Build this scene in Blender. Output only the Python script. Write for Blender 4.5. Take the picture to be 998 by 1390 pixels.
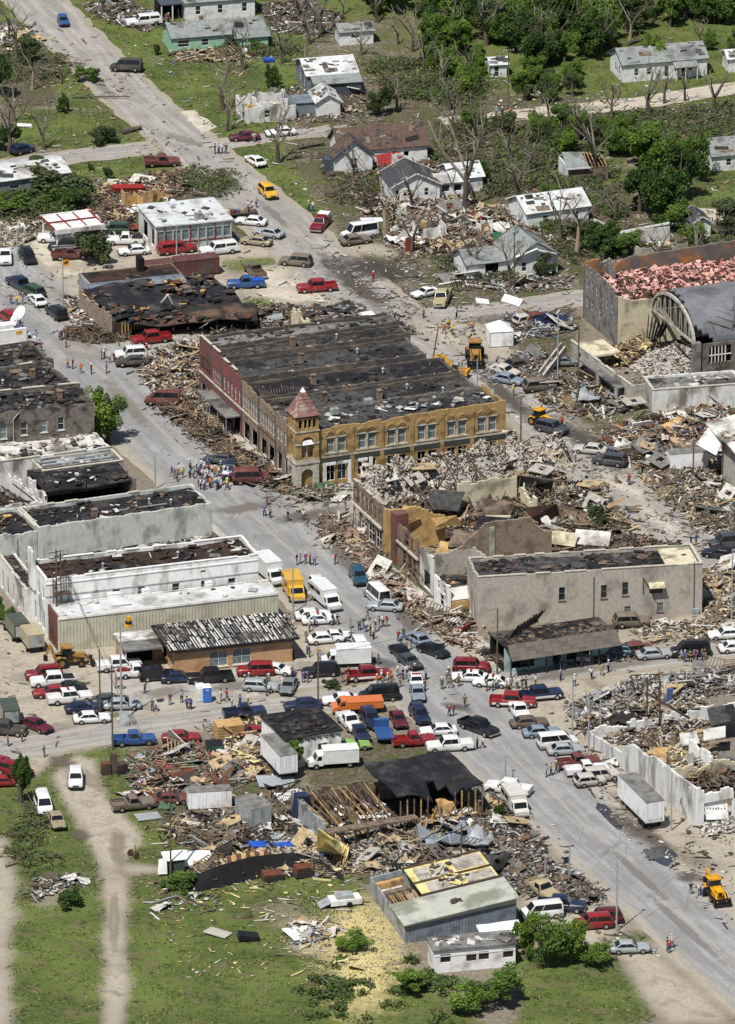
import bpy,bmesh,math,random
import numpy as np
from mathutils import Vector,Matrix,Quaternion
R = math.radians
SC = bpy.context.scene
for o in list(bpy.data.objects): bpy.data.objects.remove(o)
COL = SC.collection
# ---------------------------------------------------------------- camera, sky, sun, exposure
PITCH = R(21.0);FPX = 10590.0;CAMH = 397.3
CAM = Vector((0,-CAMH/math.tan(PITCH),CAMH))
cd = bpy.data.cameras.new('camera');co = bpy.data.objects.new('camera',cd);COL.objects.link(co)
co.location = CAM;co.rotation_euler = (math.pi/2-PITCH,0,0)
cd.sensor_fit = 'AUTO';cd.sensor_width = 36;cd.lens = FPX/1390*36
cd.clip_start = 5;cd.clip_end = 30000
SC.camera = co
W = bpy.data.worlds.new('World');SC.world = W;W.use_nodes = True
SUN_EL,SUN_AZ = R(60),R(-119)  # azimuth of the direction the sun stands in (from +x, counter-clockwise)
nt = W.node_tree;bg = nt.nodes['Background']
sky = nt.nodes.new('ShaderNodeTexSky');sky.sky_type = 'NISHITA';sky.sun_disc = False
sky.sun_elevation = SUN_EL;sky.sun_rotation = math.pi/2-SUN_AZ
nt.links.new(sky.outputs[0],bg.inputs[0]);bg.inputs[1].default_value = 0.07
sd = bpy.data.lights.new('sun','SUN');so = bpy.data.objects.new('sun',sd);COL.objects.link(so)
sd.energy = 5.0;sd.angle = R(0.53);sd.color = (1,.965,.9)
SDIR = Vector((math.cos(SUN_EL)*math.cos(SUN_AZ),math.cos(SUN_EL)*math.sin(SUN_AZ),math.sin(SUN_EL)))
so.rotation_euler = SDIR.to_track_quat('Z','Y').to_euler();so.location = (0,0,300)
SC.view_settings.view_transform = 'Standard';SC.view_settings.look = 'None'
SC.view_settings.exposure = 0.12;SC.view_settings.gamma = 1;SC.view_settings.use_curve_mapping = False
SC.render.engine = 'CYCLES';SC.cycles.max_bounces = 5;SC.cycles.diffuse_bounces = 3
# ---------------------------------------------------------------- helpers
FW = Vector((0,math.cos(PITCH),-math.sin(PITCH)));UPV = Vector((0,math.sin(PITCH),math.cos(PITCH)))
def G(px,py,z=0.0):
    """where the line of sight through a point of the photograph meets height z"""
    d = FW + Vector(((px-499)/FPX,0,0)) + UPV*((695-py)/FPX)
    return CAM + d*((z-CAM.z)/d.z)
def pxm(py): return .00235*(py+3370)
def srgb(c): return tuple(((v/255)/12.92 if v/255 <= .04045 else ((v/255+.055)/1.055)**2.4) for v in c)
rnd = random.Random(7)
def setp(o,label=None,cat=None,group=None,kind=None):
    if label: o['label'] = label
    if cat: o['category'] = cat
    if group: o['group'] = group
    if kind: o['kind'] = kind
    return o
def thing(name,label,cat,loc=(0,0,0),rz=0.0,group=None):
    o = bpy.data.objects.new(name,None);COL.objects.link(o)
    o.location = loc;o.rotation_euler = (0,0,rz);o.empty_display_size = .3
    return setp(o,label,cat,group)
def link(name,me,parent=None,loc=None,rot=None,scale=None,mat=None):
    o = bpy.data.objects.new(name,me);COL.objects.link(o)
    if parent: o.parent = parent
    if loc is not None: o.location = loc
    if rot is not None: o.rotation_euler = rot
    if scale is not None: o.scale = scale
    if mat is not None:
        for s in o.material_slots[:1]: s.link = 'OBJECT';s.material = mat
    return o
class MB:
    def __init__(s): s.v = [];s.f = [];s.m = [];s.mi = 0
    def pts(s,ps):
        n = len(s.v);s.v += [tuple(p) for p in ps];return n
    def face(s,ps):
        n = s.pts(ps);s.f.append(tuple(range(n,n+len(ps))));s.m.append(s.mi)
    def box(s,c,d,rz=0.0,M=None):
        """box centred on c with sizes d"""
        hx,hy,hz = d[0]/2,d[1]/2,d[2]/2
        cs = [Vector((x,y,z)) for z in (-hz,hz) for y in (-hy,hy) for x in (-hx,hx)]
        if M is None: M = Matrix.Rotation(rz,3,'Z')
        c = Vector(c);n = s.pts([c+M @ p for p in cs])
        for q in ((0,2,3,1),(4,5,7,6),(0,1,5,4),(2,6,7,3),(0,4,6,2),(1,3,7,5)):
            s.f.append(tuple(n+i for i in q));s.m.append(s.mi)
    def b2(s,x0,y0,z0,x1,y1,z1):
        s.box(((x0+x1)/2,(y0+y1)/2,(z0+z1)/2),(abs(x1-x0),abs(y1-y0),abs(z1-z0)))
    def tube(s,a,b,r0,r1=None,n=6,cap=True):
        a,b = Vector(a),Vector(b);r1 = r0 if r1 is None else r1
        d = (b-a)
        if d.length < 1e-6: return
        q = d.to_track_quat('Z','Y');k = len(s.v)
        for p,r in ((a,r0),(b,r1)):
            for i in range(n):
                t = 2*math.pi*i/n;s.v.append(tuple(p+q @ Vector((math.cos(t)*r,math.sin(t)*r,0))))
        for i in range(n):
            j = (i+1) % n;s.f.append((k+i,k+j,k+n+j,k+n+i));s.m.append(s.mi)
        if cap:
            s.f.append(tuple(k+n-1-i for i in range(n)));s.m.append(s.mi)
            s.f.append(tuple(k+n+i for i in range(n)));s.m.append(s.mi)
    def loft(s,rings,closed=True,cap=True):
        n = len(rings[0]);k = len(s.v)
        for r in rings: s.v += [tuple(p) for p in r]
        for a in range(len(rings)-1):
            for i in range(n if closed else n-1):
                j = (i+1) % n
                s.f.append((k+a*n+i,k+a*n+j,k+(a+1)*n+j,k+(a+1)*n+i));s.m.append(s.mi)
        if cap:
            s.f.append(tuple(k+n-1-i for i in range(n)));s.m.append(s.mi)
            e = k+(len(rings)-1)*n;s.f.append(tuple(e+i for i in range(n)));s.m.append(s.mi)
    def prism(s,poly,z0,z1):
        s.loft([[(x,y,z0) for x,y in poly],[(x,y,z1) for x,y in poly]])
    def slab(s,quad,t):
        """thin solid under a quad (given anticlockwise from above)"""
        q = [Vector(p) for p in quad];nrm = (q[1]-q[0]).cross(q[2]-q[0]).normalized()
        s.loft([[p-nrm*t for p in q],q])
    def mesh(s,name,mats,smooth=None):
        me = bpy.data.meshes.new(name);me.from_pydata(s.v,[],s.f);
        for m in (mats if isinstance(mats,(list,tuple)) else [mats]): me.materials.append(m)
        if max(s.m,default=0) > 0: me.polygons.foreach_set('material_index',s.m)
        if smooth is not None:
            me.polygons.foreach_set('use_smooth',[True]*len(s.f));me.set_sharp_from_angle(angle=R(smooth))
        me.update();return me
    def build(s,name,mats,parent=None,smooth=None,**k):
        o = link(name,s.mesh(name,mats,smooth),parent);return setp(o,**k)
# ---------------------------------------------------------------- materials
MATS = {}
def mat(name,rgb,rgb2=None,sc=1.0,rough=.8,bump=0.0,rgb3=None,sc3=.25,amt3=.5,spec=.3,metal=0.0,stretch=None,coat=0.0,coord='Object',det=5):
    """two tones mixed by noise, a third tone as blotches of dirt or wear"""
    if name in MATS: return MATS[name]
    m = bpy.data.materials.new(name);m.use_nodes = True;t = m.node_tree;b = t.nodes['Principled BSDF']
    b.inputs['Roughness'].default_value = rough;b.inputs['Metallic'].default_value = metal
    b.inputs['Specular IOR Level'].default_value = spec;b.inputs['Coat Weight'].default_value = coat
    rgb2 = rgb2 or tuple(v*.82 for v in rgb)
    tc = t.nodes.new('ShaderNodeTexCoord');src = tc.outputs[coord]
    if coord == 'World':
        pass
    if stretch:
        mp = t.nodes.new('ShaderNodeMapping');mp.inputs['Scale'].default_value = stretch
        t.links.new(src,mp.inputs[0]);src = mp.outputs[0]
    def noise(scale,lo,hi,d=det):
        n = t.nodes.new('ShaderNodeTexNoise');n.inputs['Scale'].default_value = scale;n.inputs['Detail'].default_value = d;n.inputs['Roughness'].default_value = .62
        t.links.new(src,n.inputs['Vector'])
        r = t.nodes.new('ShaderNodeMapRange');r.inputs[1].default_value = lo;r.inputs[2].default_value = hi
        t.links.new(n.outputs[0],r.inputs[0]);return r.outputs[0]
    def mix(f,a,c):
        x = t.nodes.new('ShaderNodeMix');x.data_type = 'RGBA';t.links.new(f,x.inputs[0])
        for i,q in ((6,a),(7,c)):
            if isinstance(q,tuple): x.inputs[i].default_value = (*srgb(q),1)
            else: t.links.new(q,x.inputs[i])
        return x.outputs[2]
    f = noise(sc,.36,.64);colr = mix(f,rgb,rgb2)
    if rgb3:
        g = noise(sc3,.5-.0*amt3,.72-.2*amt3);colr = mix(g,colr,rgb3)
    t.links.new(colr,b.inputs['Base Color'])
    if bump:
        bn = t.nodes.new('ShaderNodeBump');bn.inputs['Strength'].default_value = 1;bn.inputs['Distance'].default_value = bump
        t.links.new(f,bn.inputs['Height']);t.links.new(bn.outputs[0],b.inputs['Normal'])
    MATS[name] = m;return m
def flat(name,rgb,rough=.5,spec=.5,metal=0.0,coat=0.0):
    return mat(name,rgb,tuple(v*.9 for v in rgb),3,rough,0,spec=spec,metal=metal,coat=coat)
asphalt_roof = mat('charred_roof',(44,43,45),(24,23,25),.9,.95,.03,(84,80,76),.22,.6)
tar_roof = mat('tar_roof',(78,77,76),(48,47,47),1.1,.9,.03,(34,33,33),.2,.7)
black_roof = mat('black_roof',(34,34,40),(22,22,24),.7,.8,.02,(66,62,60),.3,.4)
grey_roof = mat('grey_roof',(128,126,122),(100,99,96),.8,.9,.02,(70,68,66),.18,.5)
white_roof = mat('white_roof',(206,204,198),(178,174,166),.6,.8,.02,(110,104,96),.2,.5)
burnt_brown = mat('burnt_brown',(70,50,38),(40,32,28),.7,.95,.03,(26,24,24),.3,.7)
rust = mat('rust',(112,66,44),(76,50,42),1.2,.8,.01,(60,56,54),.4,.6)
white_wall = mat('white_wall',(232,232,229),(216,216,213),1.5,.8,.01,(150,146,138),.5,.2,stretch=(1,1,.35))
dirty_white = mat('dirty_white_wall',(216,216,212),(190,188,183),1.2,.85,.01,(118,112,102),.35,.4,stretch=(1,1,.4))
green_wall = mat('pale_green_wall',(198,201,192),(180,184,175),1.5,.85,.01,(136,138,130),.4,.4,stretch=(1,1,.6))
cream_wall = mat('cream_wall',(206,198,172),(188,178,150),1.2,.85,.01,(140,130,108),.4,.4)
grey_brick = mat('grey_brick',(178,170,158),(158,150,140),2.2,.9,.01,(128,122,114),.35,.3,stretch=(1,1,.7))
dark_brick = mat('dark_grey_brick',(122,116,108),(96,90,84),1.8,.9,.01,(66,60,56),.4,.6)
red_brick = mat('red_brick',(118,78,70),(96,64,58),1.8,.9,.01,(78,66,60),.45,.4)
brown_brick = mat('brown_brick',(134,114,98),(112,94,82),1.8,.9,.01,(80,66,58),.45,.5)
tan_brick = mat('tan_brick',(186,150,114),(168,132,98),3,.9,.01,(150,112,80),.5,.3)
yellow_brick = mat('yellow_brick',(172,144,98),(150,123,80),2.6,.9,.01,(114,94,62),.5,.5)
limestone = mat('limestone',(190,184,170),(168,162,148),2,.9,.01,(126,120,110),.6,.3)
grey_stone = mat('grey_stone',(134,130,126),(104,100,97),1.6,.95,.04,(82,79,77),.7,.4)
concrete = mat('concrete',(176,172,162),(156,150,142),1.2,.9,.01,(124,118,108),.3,.4)
beige_metal = mat('beige_metal',(192,190,170),(180,178,158),1,.6,0,(160,156,138),.4,.2)
blue_metal = mat('blue_grey_metal',(122,130,140),(106,114,124),1,.5,0,(92,96,100),.5,.3)
grey_metal = mat('grey_metal',(168,172,174),(144,148,150),1,.5,0,(112,110,106),.5,.3,metal=.2)
white_metal = mat('white_metal',(234,234,234),(220,220,220),1.5,.45,0,(176,172,166),.4,.2)
roof_metal = mat('pale_metal_roof',(204,206,206),(182,184,184),.7,.5,0,(140,136,130),.25,.3)
insul_yellow = mat('yellow_insulation',(224,208,148),(204,186,124),1.6,.95,.05,(170,150,90),.5,.3)
insul_pink = mat('pink_insulation',(200,160,150),(166,122,112),1.3,.95,.06,(150,92,86),.7,.4)
wood_new = mat('fresh_timber',(196,162,110),(166,130,84),2,.85,.0,(120,94,66),.6,.4)
wood_old = mat('weathered_timber',(128,112,96),(96,82,70),2,.9,.0,(70,60,54),.6,.5)
wood_dark = mat('dark_timber',(80,66,56),(56,46,40),2,.9,0,(40,36,34),.6,.5)
dark_in = mat('dark_interior',(30,27,25),(20,18,17),1,.95,0)  # near-black tone, mostly painting the shade inside rooms and openings
glass = mat('window_glass',(44,52,58),(30,36,42),1,.12,0,spec=.5)
glass_pale = mat('pale_window_glass',(120,132,134),(84,96,100),2,.2,0,spec=.5)
shingle_brown = mat('brown_shingles',(98,80,70),(80,64,58),2,.95,.02,(64,54,50),.5,.4)
shingle_grey = mat('grey_shingles',(140,144,142),(116,120,118),2,.95,.02,(92,92,90),.4,.4)
shingle_dark = mat('dark_shingles',(72,72,76),(54,54,58),2,.95,.02)
siding = mat('white_siding',(222,224,223),(202,204,203),2,.7,0,(170,166,158),.5,.2)
green_siding = mat('mint_siding',(150,188,164),(132,170,148),2,.7,0)
trim_dark = flat('dark_trim',(70,78,88),.6)
trim_white = flat('white_trim',(216,216,212),.6)
steel = mat('rusty_steel',(96,80,70),(70,60,54),3,.7,0)
pole_wood = mat('pole_wood',(104,94,82),(80,72,64),2,.9,0,stretch=(3,3,.3))
galv = mat('galvanised_steel',(176,180,180),(156,160,160),2,.45,0,metal=.3)
blue_tarp = mat('blue_tarp',(44,88,178),(34,70,150),1.5,.5,.03)
yellow_paint = mat('machine_yellow',(226,164,26),(206,146,22),2,.5,0,(130,100,40),1.2,.3)
rust_yellow = mat('worn_orange',(160,122,62),(134,100,54),2,.7,0,(110,80,50),1,.5)
rubber = mat('tyre_rubber',(30,30,31),(24,24,25),4,.85,0)
black_plastic = flat('black_trim',(28,28,30),.5)
chrome = flat('bright_metal',(190,190,190),.3,metal=.7)
bark = mat('bark',(98,88,78),(72,64,57),3,.95,.02,stretch=(2,2,.4))
bark_pale = mat('stripped_bark',(158,140,116),(118,102,84),2,.95,.02,stretch=(2,2,.4))
bark_grey = mat('grey_twigs',(122,114,104),(92,85,77),3,.95,0)
red_metal = mat('red_metal',(150,44,38),(120,36,32),2,.6,0,(90,50,44),.8,.3)
maroon_metal = mat('burnt_maroon_metal',(104,64,62),(78,52,50),1.5,.7,0,(84,78,74),.4,.4)
# ---------------------------------------------------------------- ground
def inside(X,Y,poly):
    c = np.zeros(X.shape,bool);n = len(poly)
    for i in range(n):
        x0,y0 = poly[i];x1,y1 = poly[(i+1) % n]
        if y0 == y1: continue
        c ^= ((y0 > Y) != (y1 > Y)) & (X < (x1-x0)*(Y-y0)/(y1-y0)+x0)
    return c
def wp(pp,z=0.0): return [G(x,y,z).to_2d() for x,y in pp]
def strip_pts(pp,wpx):
    """a pixel polyline widened to a polygon; width in metres across"""
    c = wp(pp);L,Rr = [],[]
    for i,p in enumerate(c):
        a = c[max(i-1,0)];b = c[min(i+1,len(c)-1)];d = (b-a).normalized();n = Vector((-d.y,d.x))
        w = wpx[i] if isinstance(wpx,(list,tuple)) else wpx
        L.append(p+n*w/2);Rr.append(p-n*w/2)
    return L+Rr[::-1]
MAIN = [(-160,230),(60,435),(135,505),(400,752),(560,901),(700,1032),(850,1172),(1010,1321),(1200,1498)]
MAINW = [18,18,18,17,16,14.5,12.6,12.2,12.2]
STR2 = [(-40,-80),(78,30),(184,135),(300,235),(430,350),(520,420),(640,500),(720,560),(800,635),(880,690),(998,770),(1100,840)]
# what covers the earth: polygons of the photograph laid on the ground (kind, amount, points)
COVER = [
 ('g',1,[(-200,-200),(1200,-200),(1200,330),(760,350),(560,300),(0,330),(-200,330)]),
 ('b',.75,[(420,100),(1010,150),(1010,420),(760,420),(560,420),(470,330),(380,215)]),
 ('b',.6,[(330,10),(560,20),(620,110),(520,150),(440,120),(420,60)]),
 ('g',.8,[(690,165),(860,180),(860,250),(720,250),(650,190)]),
 ('g',1,[(860,215),(1010,215),(1010,290),(930,290),(870,270)]),
 ('b',.9,[(0,60),(60,55),(90,150),(60,210),(0,200)]),
 ('g',.9,[(20,145),(190,150),(210,190),(100,205),(20,200)]),
 ('b',.9,[(90,250),(320,230),(360,330),(200,340),(0,340),(0,260)]),
 ('d',.8,[(-60,335),(150,320),(520,330),(640,420),(560,470),(90,480),(-60,440)]),
 ('d',1,[(330,355),(440,365),(460,410),(340,415),(320,385)]),
 ('g',.9,[(298,352),(375,348),(382,356),(310,372)]),('g',.9,[(45,383),(80,375),(95,395),(60,402)]),
 ('g',.8,[(330,402),(372,402),(372,428),(335,432)]),
 ('b',.8,[(90,430),(260,440),(300,470),(420,660),(360,660),(220,540),(120,470)]),
 ('b',.7,[(480,340),(780,380),(800,560),(720,560),(600,460),(520,430)]),
 ('d',.8,[(560,430),(690,440),(700,480),(800,600),(900,660),(1010,740),(1010,780),(860,720),(740,620),(600,500)]),
 ('d',1,[(800,655),(860,650),(960,720),(990,780),(870,745),(800,690)]),
 ('b',.9,[(740,500),(1010,540),(1010,720),(880,640),(800,580)]),
 ('g',.6,[(800,560),(890,550),(900,580),(840,585)]),
 ('k',.6,[(440,340),(500,350),(560,380),(570,420),(510,390),(460,365)]),
 ('k',.5,[(770,570),(830,600),(850,640),(800,640)]),
 ('b',.8,[(440,690),(560,760),(640,880),(560,850),(440,740)]),
 ('d',.7,[(600,860),(700,880),(1010,820),(1010,900),(700,960),(640,930)]),
 ('d',.9,[(-60,830),(240,840),(480,850),(420,980),(300,990),(140,1010),(90,1060),(-60,1040)]),
 ('g',.9,[(125,970),(175,965),(180,985),(140,990)]),('g',.8,[(330,944),(455,930),(460,940),(340,955)]),('g',.7,[(250,975),(330,966),(330,976),(260,984)]),
 ('d',.8,[(620,930),(760,900),(1010,1060),(1300,1200),(1300,1500),(900,1350),(700,1150)]),
 ('d',.8,[(640,1060),(760,1170),(1000,1390),(880,1390),(720,1250),(640,1140)]),
 ('g',1,[(90,1020),(150,1015),(350,995),(420,1100),(480,1150),(520,1300),(700,1420),(-100,1420),(-100,1090),(40,1060)]),
 ('b',.85,[(165,1020),(340,990),(420,1060),(480,1160),(300,1170),(200,1110)]),
 ('b',.8,[(400,1000),(660,1000),(740,1150),(720,1220),(480,1200),(420,1090)]),
 ('d',.6,[(480,1240),(560,1290),(520,1320),(380,1290),(400,1250)]),
 ('d',1,[(98,1025),(128,1030),(140,1080),(184,1125),(194,1140),(172,1160),(171,1230),(168,1420),(141,1420),(145,1220),(134,1165),(104,1115),(72,1055)]),
 ('d',.8,[(160,1170),(230,1175),(232,1186),(165,1188)]),
 ('d',.75,[(-60,1120),(8,1130),(24,1190),(16,1300),(22,1420),(-60,1420)]),
 ('d',.5,[(40,1190),(95,1190),(90,1230),(40,1240)]),('d',.4,[(320,1230),(400,1215),(440,1250),(390,1270)]),
 ('g',.9,[(820,1268),(880,1262),(890,1278),(830,1282)]),('g',.9,[(700,1290),(830,1285),(900,1390),(700,1400)]),
 ('k',.5,[(790,1060),(850,1080),(900,1140),(1000,1180),(940,1180),(840,1120)]),
]
GX0,GX1,GY0,GY1,GS = -78.0,82.0,-205.0,262.0,.6
gx = np.arange(GX0,GX1+.01,GS);gy = np.arange(GY0,GY1+.01,GS)
XX,YY = np.meshgrid(gx,gy)
msk = {k: np.zeros(XX.shape) for k in 'gdbk'}
def blur(a,n):
    for _ in range(n):
        a = (np.roll(a,1,0)+np.roll(a,-1,0)+a)/3;a = (np.roll(a,1,1)+np.roll(a,-1,1)+a)/3
    return a
for k,amt,pp in COVER:
    i = blur(inside(XX,YY,wp(pp)).astype(float),6)
    for q in msk: msk[q] = msk[q]*(1-i*amt) if q != k else np.maximum(msk[q]*(1-i),i*amt)
def gmesh():
    ny,nx = XX.shape;rs = np.random.RandomState(3)
    Z = blur(rs.rand(ny,nx),4);Z = (Z-Z.mean())*.25
    V = np.stack([XX,YY,np.minimum(Z,.06)*0-.02],-1).reshape(-1,3)
    V = V.tolist();idx = np.arange(nx*ny).reshape(ny,nx)
    F = np.stack([idx[:-1,:-1],idx[:-1,1:],idx[1:,1:],idx[1:,:-1]],-1).reshape(-1,4).tolist()
    b = len(V);E = 9000.0
    V += [(-E,-E,-.02),(E,-E,-.02),(E,E,-.02),(-E,E,-.02)]
    c = [int(idx[0,0]),int(idx[0,-1]),int(idx[-1,-1]),int(idx[-1,0])]
    bot = idx[0,:].tolist();rgt = idx[:,-1].tolist();top = idx[-1,::-1].tolist();lft = idx[::-1,0].tolist()
    for side,p,q in ((bot,b,b+1),(rgt,b+1,b+2),(top,b+2,b+3),(lft,b+3,b)): F.append([p,q]+side[::-1])
    me = bpy.data.meshes.new('ground');me.from_pydata(V,[],F)
    at = me.color_attributes.new('cover','FLOAT_COLOR','POINT')
    A = np.stack([msk['g'],msk['d'],msk['b'],msk['k']],-1).reshape(-1,4)
    A = np.concatenate([A,np.tile([1.,0,.2,0],(4,1))]);at.data.foreach_set('color',A.astype(np.float32).ravel())
    return me
def nn(t,ty,**k):
    n = t.nodes.new(ty)
    for a,v in k.items(): setattr(n,a,v)
    return n
def ground_mat():
    m = bpy.data.materials.new('earth_and_grass');m.use_nodes = True;t = m.node_tree;b = t.nodes['Principled BSDF']
    b.inputs['Roughness'].default_value = .95;b.inputs['Specular IOR Level'].default_value = .15
    geo = nn(t,'ShaderNodeNewGeometry');at = nn(t,'ShaderNodeAttribute',attribute_name='cover')
    sep = nn(t,'ShaderNodeSeparateColor');t.links.new(at.outputs['Color'],sep.inputs[0])
    def noise(s,d=6,r=.65):
        n = nn(t,'ShaderNodeTexNoise');n.inputs['Scale'].default_value = s;n.inputs['Detail'].default_value = d;n.inputs['Roughness'].default_value = r
        t.links.new(geo.outputs['Position'],n.inputs['Vector']);return n.outputs[0]
    def rng(x,a,c):
        r = nn(t,'ShaderNodeMapRange');t.links.new(x,r.inputs[0]);r.inputs[1].default_value = a;r.inputs[2].default_value = c;return r.outputs[0]
    def add(x,y,op='ADD'):
        r = nn(t,'ShaderNodeMath',operation=op)
        for i,q in enumerate((x,y)):
            if isinstance(q,(int,float)): r.inputs[i].default_value = q
            else: t.links.new(q,r.inputs[i])
        return r.outputs[0]
    def mix(f,a,c):
        x = nn(t,'ShaderNodeMix',data_type='RGBA');t.links.new(f,x.inputs[0])
        for i,q in ((6,a),(7,c)):
            if isinstance(q,tuple): x.inputs[i].default_value = (*srgb(q),1)
            else: t.links.new(q,x.inputs[i])
        return x.outputs[2]
    n1 = noise(.35);n2 = noise(1.6);n3 = noise(.09);n4 = noise(5,3)
    base = mix(rng(n2,.35,.65),(134,124,110),(106,97,86))
    brown = mix(rng(n2,.4,.62),(104,94,80),(66,59,49));brown = mix(rng(n1,.46,.62),brown,(70,80,44))
    grs = mix(rng(n2,.36,.64),(84,96,48),(57,70,36));grs = mix(rng(n3,.42,.6),grs,(95,107,54));grs = mix(rng(n1,.5,.68),grs,(102,94,68));grs = mix(rng(n4,.58,.74),grs,(112,112,76));grs = mix(rng(noise(.8,8),.54,.66),grs,(54,58,36))  # darkest random patches paint small shadows into the grass colour
    drt = mix(rng(n2,.35,.66),(174,165,149),(148,139,125));drt = mix(rng(n1,.48,.7),drt,(132,123,109))
    blk = mix(rng(n2,.35,.65),(84,78,70),(58,53,48))
    def fac(ch): return rng(add(ch,add(add(add(n1,n2),n3),-1.5)),.25,.7)
    c = mix(fac(sep.outputs[2]),base,brown);c = mix(fac(sep.outputs[0]),c,grs);c = mix(fac(sep.outputs[1]),c,drt);c = mix(fac(at.outputs['Alpha']),c,blk)
    t.links.new(c,b.inputs['Base Color'])
    bn = nn(t,'ShaderNodeBump');bn.inputs['Distance'].default_value = .08;bn.inputs['Strength'].default_value = .8
    t.links.new(add(n2,n4),bn.inputs['Height']);t.links.new(bn.outputs[0],b.inputs['Normal'])
    return m
gm = gmesh();gm.materials.append(ground_mat());setp(link('ground',gm),kind='structure')
# ---------------------------------------------------------------- streets
def road_mat(name,c1,c2,cdust,line=None,crack=(96,94,92)):
    m = bpy.data.materials.new(name);m.use_nodes = True;t = m.node_tree;b = t.nodes['Principled BSDF']
    b.inputs['Roughness'].default_value = .9;b.inputs['Specular IOR Level'].default_value = .25
    uv = nn(t,'ShaderNodeUVMap',uv_map='UVMap');sp = nn(t,'ShaderNodeSeparateXYZ');t.links.new(uv.outputs[0],sp.inputs[0])
    geo = nn(t,'ShaderNodeNewGeometry')
    def noise(s,vec=None,d=6):
        n = nn(t,'ShaderNodeTexNoise');n.inputs['Scale'].default_value = s;n.inputs['Detail'].default_value = d;n.inputs['Roughness'].default_value = .65
        t.links.new(vec or geo.outputs['Position'],n.inputs['Vector']);return n.outputs[0]
    def rng(x,a,c,lo=0.0,hi=1.0):
        r = nn(t,'ShaderNodeMapRange');t.links.new(x,r.inputs[0])
        for i,v in enumerate((a,c,lo,hi)): r.inputs[i+1].default_value = v
        return r.outputs[0]
    def math_(op,x,y):
        r = nn(t,'ShaderNodeMath',operation=op)
        for i,q in enumerate((x,y)):
            if isinstance(q,(int,float)): r.inputs[i].default_value = q
            else: t.links.new(q,r.inputs[i])
        return r.outputs[0]
    def mix(f,a,c):
        x = nn(t,'ShaderNodeMix',data_type='RGBA');t.links.new(f,x.inputs[0])
        for i,q in ((6,a),(7,c)):
            if isinstance(q,tuple): x.inputs[i].default_value = (*srgb(q),1)
            else: t.links.new(q,x.inputs[i])
        return x.outputs[2]
    mp = nn(t,'ShaderNodeMapping');mp.inputs['Scale'].default_value = (9,.06,1);t.links.new(uv.outputs[0],mp.inputs[0])
    streak = noise(1.0,mp.outputs[0]);n1 = noise(.25);n2 = noise(1.5)
    c = mix(rng(n1,.35,.65),c1,c2);c = mix(rng(streak,.42,.7,0,.8),c,tuple(v*.82 for v in c1));c = mix(rng(streak,.52,.3,0,.7),c,tuple(min(v*1.1,255) for v in c1))
    c = mix(rng(n2,.55,.75,0,.5),c,tuple(v*.85 for v in c2))
    vo = nn(t,'ShaderNodeTexVoronoi',feature='DISTANCE_TO_EDGE');vo.inputs['Scale'].default_value = .22;t.links.new(geo.outputs['Position'],vo.inputs['Vector'])
    c = mix(rng(vo.outputs[0],.0,.012,.55,0),c,crack)
    edge = math_('MULTIPLY',math_('ABSOLUTE',math_('SUBTRACT',sp.outputs[0],.5),0),2.0)
    e = rng(math_('ADD',edge,math_('MULTIPLY',math_('SUBTRACT',math_('ADD',n1,n2),1.0),.7)),.72,1.0)
    c = mix(e,c,cdust)
    if line:
        l = rng(math_('ABSOLUTE',math_('SUBTRACT',sp.outputs[0],.5),0),.010,.013,1,0)
        c = mix(math_('MULTIPLY',l,rng(n2,.42,.5)),c,line)
    t.links.new(c,b.inputs['Base Color']);return m
asph = road_mat('worn_asphalt',(146,145,144),(128,127,126),(158,149,135),(152,148,138))
asph2 = road_mat('patched_asphalt',(156,152,146),(136,131,125),(150,139,122))
gravel = road_mat('pale_gravel_road',(186,176,160),(164,154,138),(160,149,132))
ROADS = []
def road(name,pp,w,m,z,jit=.35,seed=1,step=2.0):
    ROADS.append(strip_pts(pp,[v+.8 for v in w] if isinstance(w,(list,tuple)) else w+.8))
    rr = random.Random(seed);c = wp(pp);wl = w if isinstance(w,(list,tuple)) else [w]*len(pp)
    pts,ws = [],[]
    for i in range(len(c)-1):
        n = max(1,int((c[i+1]-c[i]).length/step))
        for k in range(n): pts.append(c[i].lerp(c[i+1],k/n));ws.append(wl[i]+(wl[i+1]-wl[i])*k/n)
    pts.append(c[-1]);ws.append(wl[-1])
    V,F,UV = [],[],[];s = 0.0
    for i,p in enumerate(pts):
        a = pts[max(i-3,0)];b = pts[min(i+3,len(pts)-1)];d = (b-a).normalized();n = Vector((-d.y,d.x))
        if i: s += (p-pts[i-1]).length
        for j in range(7):
            t = j/6;off = (t-.5)*ws[i]
            if j in (0,6): off += rr.uniform(-jit,jit)
            q = p+n*off;V.append((q.x,q.y,z));UV.append((t,s))
    for i in range(len(pts)-1):
        for j in range(6): F.append((i*7+j+1,i*7+j,i*7+7+j,i*7+7+j+1))
    me = bpy.data.meshes.new(name);me.from_pydata(V,[],F);me.materials.append(m);u = me.uv_layers.new(name='UVMap')
    li = np.zeros(len(me.loops),int);me.loops.foreach_get('vertex_index',li);u.data.foreach_set('uv',np.array(UV,np.float32)[li].ravel())
    return setp(link(name,me),kind='structure')
road('cross_street',[(-160,1050),(0,1018),(150,993),(330,965),(480,948),(640,925),(780,905),(998,878),(1150,858)],[8,8,8,8,9,9,8.5,8,8],asph2,.004,seed=2)
road('cross_street',[(230,705),(400,685),(560,655),(760,625)],14,asph2,.004,seed=3)
road('cross_street',[(-160,520),(60,492),(180,478),(330,462)],12,asph2,.004,seed=4)
road('cross_street',[(420,436),(560,432),(680,421),(790,404),(1100,365)],[9,8,7,7,7],asph2,.004,seed=5)
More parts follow.
